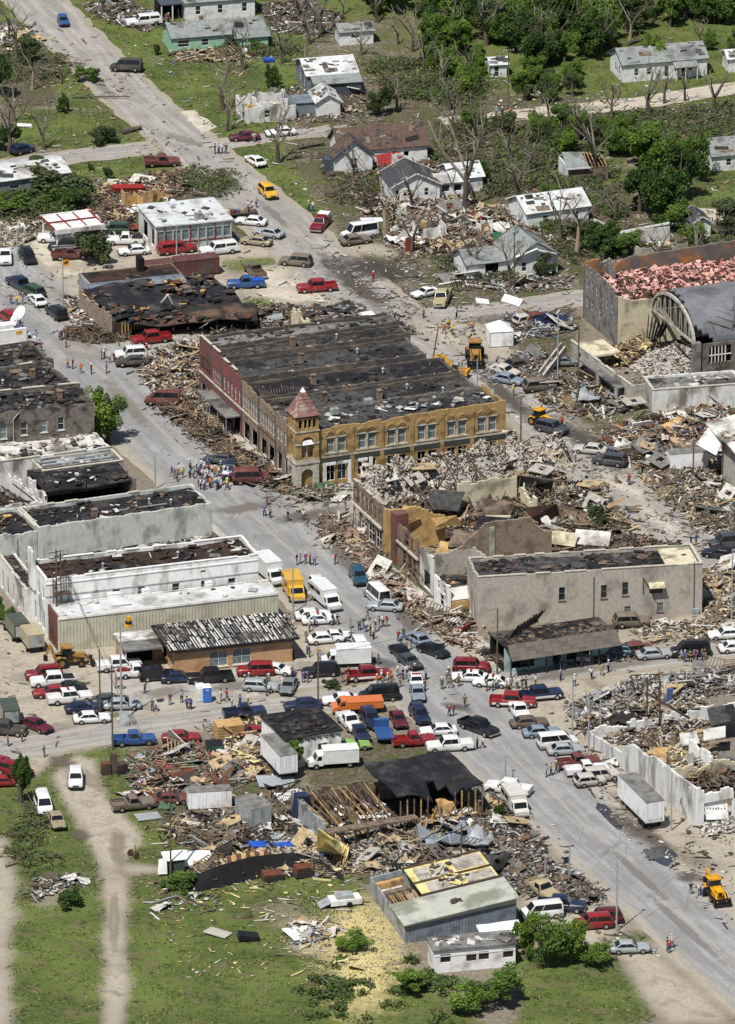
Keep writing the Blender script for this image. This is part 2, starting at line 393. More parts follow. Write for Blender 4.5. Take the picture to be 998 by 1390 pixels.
road('cross_street',[(-160,240),(0,226),(100,212),(215,200),(300,195),(390,183),(480,175)],[7,7,7,7,6,5,5],asph2,.008,seed=6)
road('cross_street',[(600,164),(680,158),(760,150),(870,139),(998,119),(1200,90)],[4,5,6,6,6,6],gravel,.004,seed=7)
road('side_street',STR2,[11,11,11,12,13,12,11,9,9,10,10,10],asph2,.012,seed=8)
road('main_street',MAIN,MAINW,asph,.016,seed=9)
def sheet(name,pp,m,z,jit=.3,seed=1,kind='structure'):
    rr = random.Random(seed);c = wp(pp);out = []
    for i,p in enumerate(c):
        q = c[(i+1) % len(c)];n = max(1,int((q-p).length/1.5))
        for k in range(n):
            a = p.lerp(q,k/n);out.append((a.x+rr.uniform(-jit,jit),a.y+rr.uniform(-jit,jit),z))
    mb = MB();mb.face(out if sum((out[i][0]*out[(i+1) % len(out)][1]-out[(i+1) % len(out)][0]*out[i][1]) for i in range(len(out))) > 0 else out[::-1])
    return mb.build(name,m,kind=kind)
lot_mat = mat('pale_lot_surface',(190,182,166),(170,161,146),.5,.95,.02,(150,140,124),.12,.5,coord='Object')
sheet('parking_lot',[(-40,318),(60,312),(120,330),(110,372),(70,380),(40,410),(-40,420)],lot_mat,.0,seed=3)
sheet('parking_lot',[(335,372),(392,362),(455,372),(480,410),(400,408),(345,400)],lot_mat,.0,seed=4)
sheet('driveway',[(245,152),(262,150),(295,172),(275,182)],lot_mat,.02,seed=5)
sheet('driveway',[(948,282),(998,284),(1030,300),(960,300)],lot_mat,.0,seed=7)
garage_lot = mat('garage_lot_paving',(168,163,154),(148,143,135),.5,.95,.02,(132,126,116),.15,.5)
sheet('parking_lot',[(135,905),(240,912),(405,898),(470,900),(440,930),(335,950),(250,968),(170,970),(140,945)],garage_lot,.0,.3,8)
water = mat('puddle_water',(62,66,74),(54,56,60),.4,.04,0,spec=.6)
def blob(x,y,rx,ry,sl,seed):
    r = random.Random(seed);k = [r.uniform(0,6.28) for _ in range(3)]
    return [(x+rx*math.cos(t)*f,y+sl*rx*math.cos(t)*f+ry*math.sin(t)*f) for t,f in ((a*.2094,1+.22*math.sin(2*a*.2094+k[0])+.14*math.sin(3*a*.2094+k[1])+.08*math.sin(7*a*.2094+k[2])) for a in range(30))][::-1]
sheet('puddle',blob(826,1107,17,9,.75,2),water,.021,.05);sheet('puddle',blob(897,1161,23,11,.3,5),water,.021,.05)
wet = mat('wet_dirt',(104,96,86),(92,86,78),.8,.6,0)
# raised pavements with kerbs in front of the stores
def pavement(pp,w,seed):
    mb = MB();c = wp(pp);d = (c[1]-c[0]);L = d.length;d.normalize();a = math.atan2(d.y,d.x);rr = random.Random(seed);n = int(L/3)
    root = setp(bpy.data.objects.new('pavement',None),kind='structure');COL.objects.link(root);root.location = (c[0].x,c[0].y,0);root.rotation_euler = (0,0,a)
    k = MB();k.b2(0,-.18,-.1,L,0,.135);k.build('kerb',limestone,root)
    sl = MB();sl.b2(.01,.02,-.1,L/n-.03,w,.12);me = sl.mesh('paving_slab',concrete)
    for i in range(n): link('paving_slab',me,root,(i*L/n,0,rr.uniform(-.03,.01)),(rr.uniform(-.004,.004),0,0))
pavement([(440,720),(668,905)],3.0,1)
pavement([(352,770),(238,668)],2.6,2)
pavement([(262,556),(398,672)],2.6,3)

def stain(name,pts,rgb,seed,z,amount=.8):
    """a blotch with a torn soft edge lying on the paving (its own dirt, thinning out towards the rim)"""
    key = 'stain_%d_%d_%d' % rgb;m = bpy.data.materials.get(key)
    if not m:
        m = bpy.data.materials.new(key);m.use_nodes = True;t = m.node_tree;b = t.nodes['Principled BSDF'];b.inputs['Base Color'].default_value = (*srgb(rgb),1);b.inputs['Roughness'].default_value = .9
        tc = nn(t,'ShaderNodeTexCoord');uv = nn(t,'ShaderNodeVectorMath',operation='MULTIPLY_ADD');uv.inputs[1].default_value = (2,2,0);uv.inputs[2].default_value = (-1,-1,0);t.links.new(tc.outputs['UV'],uv.inputs[0])
        ln = nn(t,'ShaderNodeVectorMath',operation='LENGTH');t.links.new(uv.outputs[0],ln.inputs[0]);geo = nn(t,'ShaderNodeNewGeometry');no = nn(t,'ShaderNodeTexNoise');no.inputs['Scale'].default_value = .55;no.inputs['Detail'].default_value = 7;no.inputs['Roughness'].default_value = .7;t.links.new(geo.outputs['Position'],no.inputs['Vector'])
        a = nn(t,'ShaderNodeMath',operation='MULTIPLY_ADD');a.inputs[1].default_value = 1.6;t.links.new(no.outputs[0],a.inputs[0]);t.links.new(ln.outputs['Value'],a.inputs[2]);r = nn(t,'ShaderNodeMapRange');t.links.new(a.outputs[0],r.inputs[0]);r.inputs[1].default_value = 1.02;r.inputs[2].default_value = 1.75;r.inputs[3].default_value = .85;r.inputs[4].default_value = 0
        t.links.new(r.outputs[0],b.inputs['Alpha'])
    c = wp(pts);me = bpy.data.meshes.new(name);me.from_pydata([(p.x,p.y,z) for p in c],[],[(0,1,2,3)]);u = me.uv_layers.new(name='UVMap');u.data.foreach_set('uv',[0,0,1,0,1,1,0,1]);me.materials.append(m)
    return setp(link(name,me),kind='structure')
def ell(x,y,rx,ry,sl): return [(x-rx,y+ry-sl*rx),(x+rx,y+ry+sl*rx),(x+rx,y-ry+sl*rx),(x-rx,y-ry-sl*rx)]
for i,(x,y,rx,ry,sl,c,nm) in enumerate(((505,365,75,18,.15,(62,57,52),'mud'),(480,385,60,20,.7,(74,68,62),'mud'),(800,605,60,22,.7,(66,61,56),'mud'),(690,540,50,18,.8,(78,72,66),'mud'),(845,660,60,18,.5,(190,180,166),'dust'),(900,710,60,18,.6,(190,180,166),'dust'),(600,455,70,18,.5,(176,166,150),'dust'),(110,475,50,14,.2,(150,142,132),'dust'),
    (420,700,60,10,-.15,(96,90,84),'mud'),(330,690,50,8,-.15,(112,105,98),'mud'),(170,545,40,16,.9,(128,120,110),'dust'),(470,760,30,18,.9,(104,96,88),'mud'),(560,850,34,18,.9,(100,92,84),'mud'),(620,960,26,6,.2,(84,82,80),'mud'),(520,900,30,8,.2,(92,90,87),'mud'),(590,1000,24,6,.1,(84,82,79),'mud'),(400,800,22,7,.4,(98,95,92),'mud'),(868,1128,60,18,.6,(84,77,69),'mud'),(936,1190,22,10,.1,(84,78,70),'mud'),(85,1035,22,12,.2,(96,86,74),'mud'),(110,1134,18,10,.1,(92,83,72),'mud'),(870,1190,50,8,.9,(118,114,110),'mud'),(930,1260,60,8,.9,(124,120,116),'mud'),(60,920,60,12,0,(150,142,130),'dust'),(110,870,50,10,-.1,(198,190,176),'dust'),(60,990,60,8,-.15,(140,132,122),'mud'),(330,930,60,8,-.1,(118,113,106),'mud'),(220,940,40,8,-.1,(124,118,110),'mud'),(300,1000,60,6,-.1,(126,120,112),'mud'),(850,900,80,8,-.15,(124,118,110),'mud'),(760,915,50,8,-.15,(110,104,98),'mud'),(930,885,60,6,-.12,(176,167,152),'dust'),(60,395,50,12,.3,(150,143,133),'dust'),(390,385,40,10,0,(198,190,176),'dust'),(300,320,50,10,.2,(124,118,112),'mud'),(370,290,26,8,.8,(120,116,112),'mud'),(250,190,30,6,.3,(128,123,116),'mud'),(130,110,30,8,.8,(130,125,118),'mud'),(680,430,60,6,-.1,(112,106,98),'mud'),(780,150,60,4,-.1,(150,140,126),'mud'),(160,1150,14,30,0,(132,121,105),'mud'),(155,1250,8,50,0,(140,129,112),'mud'),(125,1060,20,14,.6,(142,131,114),'mud'))): stain(nm,ell(x,y,rx,ry,sl),c,i,.02+.0013*i)
# ---------------------------------------------------------------- buildings: tools
def wall(mb,p0,p1,z0,z1,t=.3,holes=(),top=None,step=.6):
    """a wall from p0 to p1 (outside on the right hand), holes = (u0, z0, u1, z1), top(u) gives a broken top edge"""
    p0 = Vector(p0);p1 = Vector(p1);d = p1-p0;L = d.length;d.normalize();inn = Vector((-d.y,d.x))*t
    us = {0.0,L}
    for h in holes: us |= {max(0,h[0]),min(L,h[2])}
    if top:
        n = max(2,int(L/step));us |= {L*i/n for i in range(n+1)}
    us = sorted(us);us = [u for i,u in enumerate(us) if i == 0 or u-us[i-1] > 1e-3]
    vs = sorted({z0,z1} | {min(max(h[1],z0),z1) for h in holes} | {min(max(h[3],z0),z1) for h in holes})
    tp = top or (lambda u: z1)
    def P(u,z,k): return (p0.x+d.x*u+inn.x*k,p0.y+d.y*u+inn.y*k,z)
    def inh(u,z): return any(h[0] < u < h[2] and h[1] < z < h[3] for h in holes)
    for i in range(len(us)-1):
        a,b = us[i],us[i+1];ta,tb = (tp(a),tp(b)) if not top else (tp((a+b)/2),)*2
        tm = max(ta,tb)
        for j in range(len(vs)-1):
            v0,v1 = vs[j],vs[j+1]
            if j == len(vs)-2: v1 = max(v1,tm) if top else v1
            if v0 >= tm: continue
            if inh((a+b)/2,(vs[j]+vs[j+1])/2): continue
            q = min(v1,tm)
            mb.face([P(a,v0,0),P(b,v0,0),P(b,q,0),P(a,q,0)]);mb.face([P(b,v0,1),P(a,v0,1),P(a,q,1),P(b,q,1)])
        mb.face([P(a,tm,0),P(b,tm,0),P(b,tm,1),P(a,tm,1)])
        if top and i+1 < len(us)-1:
            t2 = tp((us[i+1]+us[i+2])/2);mb.face([P(b,tm,0),P(b,t2,0),P(b,t2,1),P(b,tm,1)] if t2 < tm else [P(b,t2,0),P(b,tm,0),P(b,tm,1),P(b,t2,1)])
    for u,s in ((0,1),(L,-1)):
        zt = tp(.01 if u == 0 else L-.01);q = [P(u,z0,1),P(u,z0,0),P(u,zt,0),P(u,zt,1)];mb.face(q if s > 0 else q[::-1])
    for h in holes:
        a,b,c,e = h[0],h[2],h[1],min(h[3],z1)
        mb.face([P(a,c,0),P(a,c,1),P(a,e,1),P(a,e,0)]);mb.face([P(b,c,1),P(b,c,0),P(b,e,0),P(b,e,1)])
        mb.face([P(a,c,0),P(b,c,0),P(b,c,1),P(a,c,1)]);mb.face([P(a,e,1),P(b,e,1),P(b,e,0),P(a,e,0)])
def jag(base,amp,seed,pts=None):
    """broken top edge: straight pieces through pts (u, z) with brick-sized steps"""
    r = random.Random(seed);ph = [r.uniform(0,6.28) for _ in range(4)]
    def f(u):
        if pts:
            z = pts[-1][1] if u >= pts[-1][0] else pts[0][1]
            for (a,za),(b,zb) in zip(pts,pts[1:]):
                if a <= u <= b: z = za+(zb-za)*(u-a)/max(b-a,1e-6)
        else: z = base
        n = math.sin(u*1.3+ph[0])*.5+math.sin(u*3.1+ph[1])*.3+math.sin(u*7.7+ph[2])*.3
        return max(.15,z+amp*(round(n*4)/4))
    return f
UB = {}
def ubox(m):
    if m.name not in UB: q = MB();q.box((0,0,0),(1,1,1));UB[m.name] = q.mesh('block',m)
    return UB[m.name]
class B:
    """a building whose near wall runs from A to B (photo points at height h); local x along that wall, y away from the camera"""
    def __init__(s,name,label,A,Bp,h,C=None,D=None,L=None,cat='building',group=None,rz=None,zbase=0):
        a = G(*A,h).to_2d();b = G(*Bp,h).to_2d();d = b-a
        s.rz = math.atan2(d.y,d.x) if rz is None else rz
        s.X = Vector((math.cos(s.rz),math.sin(s.rz)));s.Y = Vector((-s.X.y,s.X.x));s.o = a
        s.W = d.dot(s.X);s.h = h
        s.L = L if L else ((G(*C,h).to_2d()-b).dot(s.Y) if C else (G(*D,h).to_2d()-a).dot(s.Y))
        s.root = thing(name,label,cat,(a.x,a.y,zbase),s.rz,group);s.holes = {'n': [],'l': [],'r': [],'b': []}
    def loc(s,px,py,z=0):
        p = G(px,py,z).to_2d()-s.o;return Vector((p.dot(s.X),p.dot(s.Y),z))
    def hit(s,face,px,py):
        n = s.Y if face in 'nb' else s.X;off = {'n': 0,'b': s.L,'l': 0,'r': s.W}[face]
        d = FW+Vector(((px-499)/FPX,0,0))+UPV*((695-py)/FPX)
        c = CAM.to_2d()-s.o;t = (off-c.dot(n))/d.to_2d().dot(n);q = CAM+d*t;p = q.to_2d()-s.o
        return (p.dot(s.X) if face in 'nb' else p.dot(s.Y)),q.z
    def ends(s,face):
        return {'n': ((0,0),(s.W,0)),'l': ((0,s.L),(0,0)),'r': ((s.W,0),(s.W,s.L)),'b': ((s.W,s.L),(0,s.L))}[face]
    def along(s,face,u): return u if face in 'nr' else (s.L-u if face == 'l' else s.W-u)
    def win(s,face,px,py,w=1.0,h=1.6,frame=None,pane=None,depth=.14,bars=1,sill=None,name='window',open_=False,label=None):
        q,z = s.hit(face,px,py);return s.winat(face,s.along(face,q),z,w,h,frame,pane,depth,bars,sill,name,open_,label)
    def winat(s,face,u,z,w,h,frame=None,pane=None,depth=.14,bars=1,sill=None,name='window',open_=False,label=None):
        L = (s.W if face in 'nb' else s.L)
        u = min(max(u,w/2+.05),L-w/2-.05);z = max(z,h/2+.02)
        s.holes[face].append((u-w/2,z-h/2,u+w/2,z+h/2))
        p0,p1 = s.ends(face);p0 = Vector((*p0,0));d = (Vector((*p1,0))-p0).normalized();inn = Vector((-d.y,d.x,0))
        a = math.atan2(d.y,d.x);c = p0+d*u+inn*depth+Vector((0,0,z))
        key = ('w',round(w,2),round(h,2),bars,(frame or trim_white).name,bool(sill));
        if key not in WM:
            m = MB();f = .07
            m.b2(-w/2,-.03,-h/2,-w/2+f,.04,h/2);m.b2(w/2-f,-.03,-h/2,w/2,.04,h/2);m.b2(-w/2+f,-.03,h/2-f,w/2-f,.04,h/2);m.b2(-w/2+f,-.03,-h/2,w/2-f,.04,-h/2+f)
            if bars: m.b2(-w/2+f,-.025,-.03,w/2-f,.035,.03)
            if bars > 1:
                for i in range(1,bars): x = -w/2+w*i/bars;m.b2(x-.03,-.02,-h/2+f,x+.03,.03,h/2-f)
            if sill: m.b2(-w/2-.1,-depth-.12,-h/2-.14,w/2+.1,-.035,-h/2-.005)
            g = MB();g.b2(-w/2+f,.0,-h/2+f,w/2-f,.02,h/2-f)
            WM[key] = (m.mesh('window',frame or trim_white),g.mesh('pane',glass))
        o = link(name,WM[key][0],s.root,c,(0,0,a))
        if not open_: link('pane',WM[key][1],o,(0,0,0),mat=pane or glass)
        if label: o['label'] = label
        return o
    def hole(s,face,px,py,w,h):
        q,z = s.hit(face,px,py);u = s.along(face,q);s.holes[face].append((u-w/2,max(z-h/2,0),u+w/2,z+h/2))
    def wall(s,face,m,h=None,top=None,t=.3,z0=-.3,name='wall',step=.6,label=None):
        mb = MB();p0,p1 = s.ends(face);p0,p1 = Vector(p0),Vector(p1)
        if face in 'lr':  # side walls butt against the inside of the near and back ones
            d = (p1-p0).normalized();
            g = .3;p0 = p0+d*g;p1 = p1-d*g
            hs = [(a-g,b,c-g,e) for a,b,c,e in s.holes[face]]
            if top: f0 = top;top = lambda u: f0(u+g)
        else: hs = s.holes[face]
        wall(mb,p0,p1,z0,h or s.h,t,hs,top,step);o = mb.build(name,m,s.root)
        if label: o['label'] = label
        return o
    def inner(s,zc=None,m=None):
        """floor inside, near-black by default to paint the shade of rooms behind openings"""
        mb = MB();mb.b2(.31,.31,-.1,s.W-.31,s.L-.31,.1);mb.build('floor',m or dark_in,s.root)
    def roof(s,m,z=None,sag=.12,seed=1,x0=.3,y0=.3,x1=None,y1=None,cell=1.4,t=.18,holes=0.0,name='roof',tilt=(0,0)):
        r = random.Random(seed);z = (s.h-.45) if z is None else z;x1 = s.W-.3 if x1 is None else x1;y1 = s.L-.3 if y1 is None else y1
        nx = max(2,int((x1-x0)/cell));ny = max(2,int((y1-y0)/cell));ph = [r.uniform(0,6) for _ in range(6)];mb = MB();H = {}
        for i in range(nx+1):
            for j in range(ny+1):
                x = x0+(x1-x0)*i/nx;y = y0+(y1-y0)*j/ny
                w = (math.sin(x*.5+ph[0])+math.sin(y*.7+ph[1])+math.sin((x+y)*.9+ph[2])*.6+r.uniform(-.6,.6))/2.6
                H[i,j] = (x,y,z+w*sag+tilt[0]*(x-x0)/(x1-x0)+tilt[1]*(y-y0)/(y1-y0))
        for i in range(nx):
            for j in range(ny):
                if holes and r.random() < holes: continue
                q = [H[i,j],H[i+1,j],H[i+1,j+1],H[i,j+1]];mb.face(q);mb.face([(p[0],p[1],p[2]-t) for p in q[::-1]])
        for i in range(nx):
            for j,fl in ((0,1),(ny,0)):
                a,b = H[i,j],H[i+1,j];q = [(a[0],a[1],a[2]-t),(b[0],b[1],b[2]-t),b,a];mb.face(q if fl else q[::-1])
        for j in range(ny):
            for i,fl in ((0,0),(nx,1)):
                a,b = H[i,j],H[i,j+1];q = [(a[0],a[1],a[2]-t),(b[0],b[1],b[2]-t),b,a];mb.face(q if fl else q[::-1])
        return mb.build(name,m,s.root)
    def coping(s,face,m,z=None,w=.42,over=.06,hgt=.12,name='coping',gaps=0,seed=1):
        z = s.h if z is None else z;p0,p1 = s.ends(face);p0,p1 = Vector((*p0,0)),Vector((*p1,0));d = (p1-p0);L = d.length;d.normalize();inn = Vector((-d.y,d.x,0))
        if face in 'lr': p0 = p0+d*.36;L -= .72
        r = random.Random(seed);a = math.atan2(d.y,d.x);u = 0
        while u < L-.05:
            l = min(r.uniform(1.2,2.2),L-u)
            if r.random() >= gaps: link('coping_stone',ubox(m),s.root,p0+d*(u+l/2)+inn*(w/2-over)+Vector((0,0,z+hgt/2+.003)),(0,0,a),(l-.02,w,hgt))
            u += l
    def part(s,name,mb,m,smooth=None,parent=None,label=None):
        o = mb.build(name,m,parent or s.root,smooth)
        if label: o['label'] = label
        return o
    def band(s,face,z,hgt,out,m,u0=0,u1=None,name='cornice'):
        p0,p1 = s.ends(face);p0,p1 = Vector((*p0,0)),Vector((*p1,0));d = (p1-p0).normalized();o = Vector((d.y,-d.x,0));L = (p1-p0).length;u1 = L if u1 is None else u1
        mb = MB();mb.box(p0+d*(u0+u1)/2+o*(out/2-.003)+Vector((0,0,z)),(u1-u0,out,hgt),math.atan2(d.y,d.x));return mb.build(name,m,s.root)
WM = {}
def gable(s,x0,y0,x1,y1,h,rise,axis,wm,rm,over=.35,hole_rate=0,wholes=(),base=-.3,seed=1,ends=True,sagr=0):
    """walls and a ridged roof on a rectangle of building s (hip = no); returns the roof"""
    r = random.Random(seed)
    mb = MB();hs = {'n': [],'l': [],'r': [],'b': []}
    for f,a,b,c,e in wholes: hs[f].append((a,b,c,e))
    gt = .2
    for f,p0,p1 in (('n',(x0,y0),(x1,y0)),('r',(x1,y0+gt),(x1,y1-gt)),('b',(x1,y1),(x0,y1)),('l',(x0,y1-gt),(x0,y0+gt))):
        isg = (axis == 'x') == (f in 'lr');Lf = (Vector(p1)-Vector(p0)).length;top = None
        if isg and ends: top = (lambda LL: (lambda u: h+rise*(1-abs(u/LL-.5)*2)-.06))(Lf)
        wall(mb,p0,p1,base,h,gt,hs[f],top,.25)
    wo = mb.build('wall',wm,s.root)
    mb = MB();t = .14
    if axis == 'x':
        m_ = (y0+y1)/2;k = rise/((y1-y0)/2);zo = h-over*k
        A = [(x0-over,y0-over,zo),(x1+over,y0-over,zo),(x1+over,m_,h+rise+.02),(x0-over,m_,h+rise+.02)]
        C = [(x1+over,y1+over,zo),(x0-over,y1+over,zo),(x0-over,m_,h+rise+.02),(x1+over,m_,h+rise+.02)]
    else:
        m_ = (x0+x1)/2;k = rise/((x1-x0)/2);zo = h-over*k
        A = [(x0-over,y1+over,zo),(x0-over,y0-over,zo),(m_,y0-over,h+rise+.02),(m_,y1+over,h+rise+.02)]
        C = [(x1+over,y0-over,zo),(x1+over,y1+over,zo),(m_,y1+over,h+rise+.02),(m_,y0-over,h+rise+.02)]
    mb.slab([Vector(p)+Vector((0,0,.15)) for p in A],t);mb.slab([Vector(p)+Vector((0,0,.15)) for p in C],t)
    ro = mb.build('roof',rm,s.root)
    gap = .03  # barge boards
    for q in (A,C):
        a,b,c,d = [Vector(p)+Vector((0,0,.04)) for p in q]
        n_ = (b-a).normalized()
        for e0,e1,o_ in ((d,a,-n_),(b,c,n_)):
            fb = MB();fb.slab([e0+o_*gap,e1+o_*gap,e1+o_*(gap+.05),e0+o_*(gap+.05)],.2)
            fb.build('fascia',trim_dark if rm in (shingle_grey,shingle_brown) else trim_white,ro)
    return ro
def bar(mb,a,b,w,h=None,roll=0):
    """square-section bar between two points"""
    a,b = Vector(a),Vector(b);d = b-a
    if d.length < 1e-5: return
    q = d.to_track_quat('X','Z').to_matrix();mb.box((a+b)/2,(d.length,w,h or w),M=q)
# ---------------------------------------------------------------- left side of the main street
def simple_store(name,label,A,Bp,h,C,wm,rm,seed=1,copm=limestone,gaps=.3,drop=.5,sag=.15,left=True,right=True,parw=True,group=None,rz=None,holes=0,Ln=None,front=None):
    b = B(name,label,A,Bp,h,C=C,rz=rz,L=Ln,group=group);b.seed = seed;b.par = (wm,rm,copm,gaps,drop,sag,front or wm,holes);return b
def finish(b,topn=None,topl=None,topr=None,topb=None,cop='nlrb'):
    wm,rm,copm,gaps,drop,sag,front,holes = b.par
    tops = {'n': topn,'l': topl,'r': topr,'b': topb}
    for f in 'nlrb':
        b.wall(f,front if f == 'r' and False else wm,top=tops[f])
        if f in cop and not tops[f]: b.coping(f,copm,gaps=gaps,seed=b.seed+ord(f))
    b.inner();b.roof(rm,b.h-drop,sag,b.seed,holes=holes)
def clutter(b,n,seed,mats_,z=None,x0=.6,y0=.6,x1=None,y1=None,sz=(.2,1.6),name='roof_litter'):
    """torn roofing and scraps lying on a roof: one mass"""
    r = random.Random(seed);z = b.h-.3 if z is None else z;mb = MB();x1 = x1 or b.W-.6;y1 = y1 or b.L-.6
    for _ in range(n):
        mb.mi = r.randrange(len(mats_));a = r.uniform(*sz);k = r.random()
        d = (a,a*r.uniform(.3,.9),r.uniform(.03,.12)) if k < .55 else ((a*1.8,.12,.07) if k < .8 else (a*.5,a*.4,r.uniform(.15,.4)))
        M = Matrix.Rotation(r.uniform(0,3.14),3,'Z') @ Matrix.Rotation(r.uniform(-.12,.12),3,'X')
        mb.box((r.uniform(x0,x1),r.uniform(y0,y1),z+r.uniform(0,.12)),d,M=M)
    o = mb.build(name,mats_,b.root);o['kind'] = 'stuff';return o
def roof_bits(b,spots,z=None):
    """vents and chimneys (kind, x, y)"""
    z = b.h-.45 if z is None else z
    for k,x,y in spots:
        m = MB()
        if k == 'c': m.b2(x-.35,y-.35,z-.2,x+.35,y+.35,z+1.1);m.b2(x-.42,y-.42,z+1.1,x+.42,y+.42,z+1.25);b.part('chimney',m,brown_brick)
        elif k == 'v': m.tube((x,y,z-.1),(x,y,z+.6),.16,n=10);m.tube((x,y,z+.6),(x,y,z+.8),.26,.05,n=10);b.part('roof_vent',m,grey_metal,40)
        elif k == 'a': m.b2(x-.6,y-.5,z+.05,x+.6,y+.5,z+.85);m.b2(x-.5,y-.4,z+.85,x+.5,y+.4,z+.9);b.part('air_conditioner',m,grey_metal)
        elif k == 'h': m.b2(x-.5,y-.5,z-.1,x+.5,y+.5,z+.35);b.part('roof_hatch',m,tar_roof)
CHAR = [asphalt_roof,black_roof,wood_dark,tar_roof]
# three charred stores
for i,(A,Bp,C,hh,lb,rm,sd) in enumerate((
    ((-60,509),(73,489),(38,462),8.3,'farthest of the three charred flat-roofed stores on the left, beside the satellite truck',asphalt_roof,3),
    ((-60,540),(98,519),(74,490),8.6,'middle of the three charred flat-roofed stores on the left',black_roof,5),
    ((-60,566),(128,547),(99,520),8.8,'grey brick charred store with small upper windows facing the white flat roof',asphalt_roof,8))):
    b = simple_store('brick_store',lb,A,Bp,hh,C,dark_brick,rm,sd,gaps=.5,drop=.55,sag=.28,rz=R(24) if i < 2 else None)
    if i == 2:
        for x,y in ((5,587),(33,582),(60,578),(83,575)): b.win('n',x,y,.95,1.9,sill=True,frame=trim_white,pane=glass_pale if x in (5,60) else glass)
        m = MB();u,_ = b.hit('n',18,575);m.tube((u,-.15,3),(u,-.15,7.6),.08,n=6);m.tube((u,-.15,7.6),(u+.9,-.15,8.6),.08,n=6);b.part('downpipe',m,galv)
    finish(b,topr=jag(hh,.35,sd),topn=jag(hh-.1,.25,sd+1));clutter(b,130,sd,CHAR+[wood_old,grey_roof]);roof_bits(b,[('c',b.W-4,b.L*.5),('v',b.W-9,b.L*.4),('h',b.W-13,b.L*.6)])
b = simple_store('brick_store','low store with a littered white flat roof below the grey charred brick wall',(-60,635),(150,607),4.4,(128,579),dirty_white,white_roof,11,gaps=.2)
finish(b,topr=jag(4.4,.2,3));clutter(b,120,4,[white_roof,wood_old,tar_roof,concrete]);roof_bits(b,[('v',b.W-6,3),('v',b.W-11,4)])
b = simple_store('brick_store','low store with grey torn roof panels next to the white flat roof',(58,640),(167,624),4.0,(151,608),concrete,grey_roof,12,gaps=.3,rz=b.rz)
finish(b);clutter(b,50,6,[grey_metal,white_roof,concrete,tar_roof])
m = MB()
for i in range(3): m.b2(.8,1.0+i*1.3,3.75,b.W-1.2,1.6+i*1.3,3.95)
b.part('roof_panel',m,grey_metal)
b = B('collapsed_store','store with a sagging black roof over a dark open side, left of main street',(62,668),(186,652),3.9,C=(166,624))
b.wall('b',dark_brick,4.2);b.wall('r',dark_brick,3.8,top=jag(3.6,.5,4));b.wall('l',dirty_white,top=jag(3.0,.9,6));b.roof(black_roof,3.4,.3,3,y0=1.6,tilt=(0,.4));b.inner()
b.wall('n',dirty_white,1.1,top=jag(1.0,.5,9));clutter(b,70,4,CHAR+[white_roof],z=3.7,y0=2.2);clutter(b,60,14,[white_wall,grey_metal,wood_old,blue_metal],z=.4,y0=-.4,y1=1.6)
b = B('collapsed_store','roofless store ruin with burnt rafters and broken white walls, far left',(-60,690),(58,672),3.6,C=(36,622))
b.wall('n',dirty_white,2.8,top=jag(2.6,.6,9));b.wall('r',dirty_white,2.6,top=jag(2.4,.8,7));b.wall('b',dirty_white,3.4,top=jag(3.2,.5,8));b.inner(m=burnt_brown)
for i in range(14): m = MB();x = b.W-1-i*.62;bar(m,(x,.4,2.7),(x-.4,b.L*.55,.6 if i % 3 else 2.7),.07,.2);b.part('rafter',m,wood_dark)
clutter(b,120,3,[white_wall,wood_old,wood_dark,grey_roof],z=.4)
# pale green party wall
b = simple_store('brick_store','long two-storey store with a bare pale green side wall and black roof',(52,716),(288,683),8.0,(264,656),green_wall,black_roof,21,gaps=.6,sag=.2)
b4 = b;m = MB()
m.b2(b.W*.35,b.L*.35,7.6,b.W*.78,b.L*.37,7.75);b.part('fallen_pipe',m,galv)
finish(b,topn=jag(8,.12,3),topr=jag(7.8,.3,5));clutter(b,160,22,CHAR+[white_roof,wood_old],sz=(.2,1.3));roof_bits(b,[('c',9,2),('v',b.W-5,3),('h',15,3),('v',18,4.5)])
b = simple_store('brick_store','rear half of the pale green store, its black roof edge broken, far left',(-60,731),(51,716),8.0,None,green_wall,black_roof,25,gaps=.6,Ln=b4.L,rz=b4.rz)
finish(b,topn=jag(7.4,.3,6));clutter(b,60,26,CHAR+[wood_old,wood_new])
m = MB();m.tube((b.W-3,-.12,.2),(b.W-3,-.12,6.8),.07,n=6);b.part('downpipe',m,galv)
b = B('collapsed_store','narrow roofless store filled with debris between pale green wall and white building',(46,767),(305,733),4.2,C=(286,714))
b.wall('r',dark_brick,3.4,top=jag(3.2,.8,3));b.wall('l',dirty_white,3.6,top=jag(3.4,.5,9));b.roof(tar_roof,2.9,.45,4,holes=.12);clutter(b,260,5,CHAR+[grey_roof,white_roof,wood_old,concrete],z=3.2,sz=(.3,1.8))
# white building
wb = b = simple_store('white_building','long white two-storey building with a burnt brown roof and small side windows',(62,787),(351,753),8.4,None,white_wall,burnt_brown,31,Ln=7.6,gaps=.15,copm=white_wall,sag=.18)
for x,y in ((158,805),(192,801),(239,798),(278,794),(315,791)): b.win('n',x,y,1.05,1.35,pane=glass if x > 200 else glass_pale)
for x,y in ((276,776),(130,803)): b.win('n',x,y,.7,.4,bars=0)
for v in (1.3,3.3,5.5): b.winat('l',b.L-v,2.0,1.1,2.7,open_=True,bars=0)
for v in (1.4,3.6,5.8): b.winat('l',b.L-v,6.0,.95,1.9)
finish(b);b.band('n',5.9,.12,.08,grey_metal,name='ledge');b.band('n',7.7,.14,.1,white_metal,name='ledge');clutter(b,110,32,CHAR+[burnt_brown,white_roof]);roof_bits(b,[('v',9,3),('v',20,4),('c',27,5)])
m = MB();wall(m,(-.35,7.6),(-.35,4.9),5.0,11.0,.3,(),jag(10.6,.4,5));b.part('parapet_gable',m,white_wall)
m = MB()  # steel landing and stair on the near wall
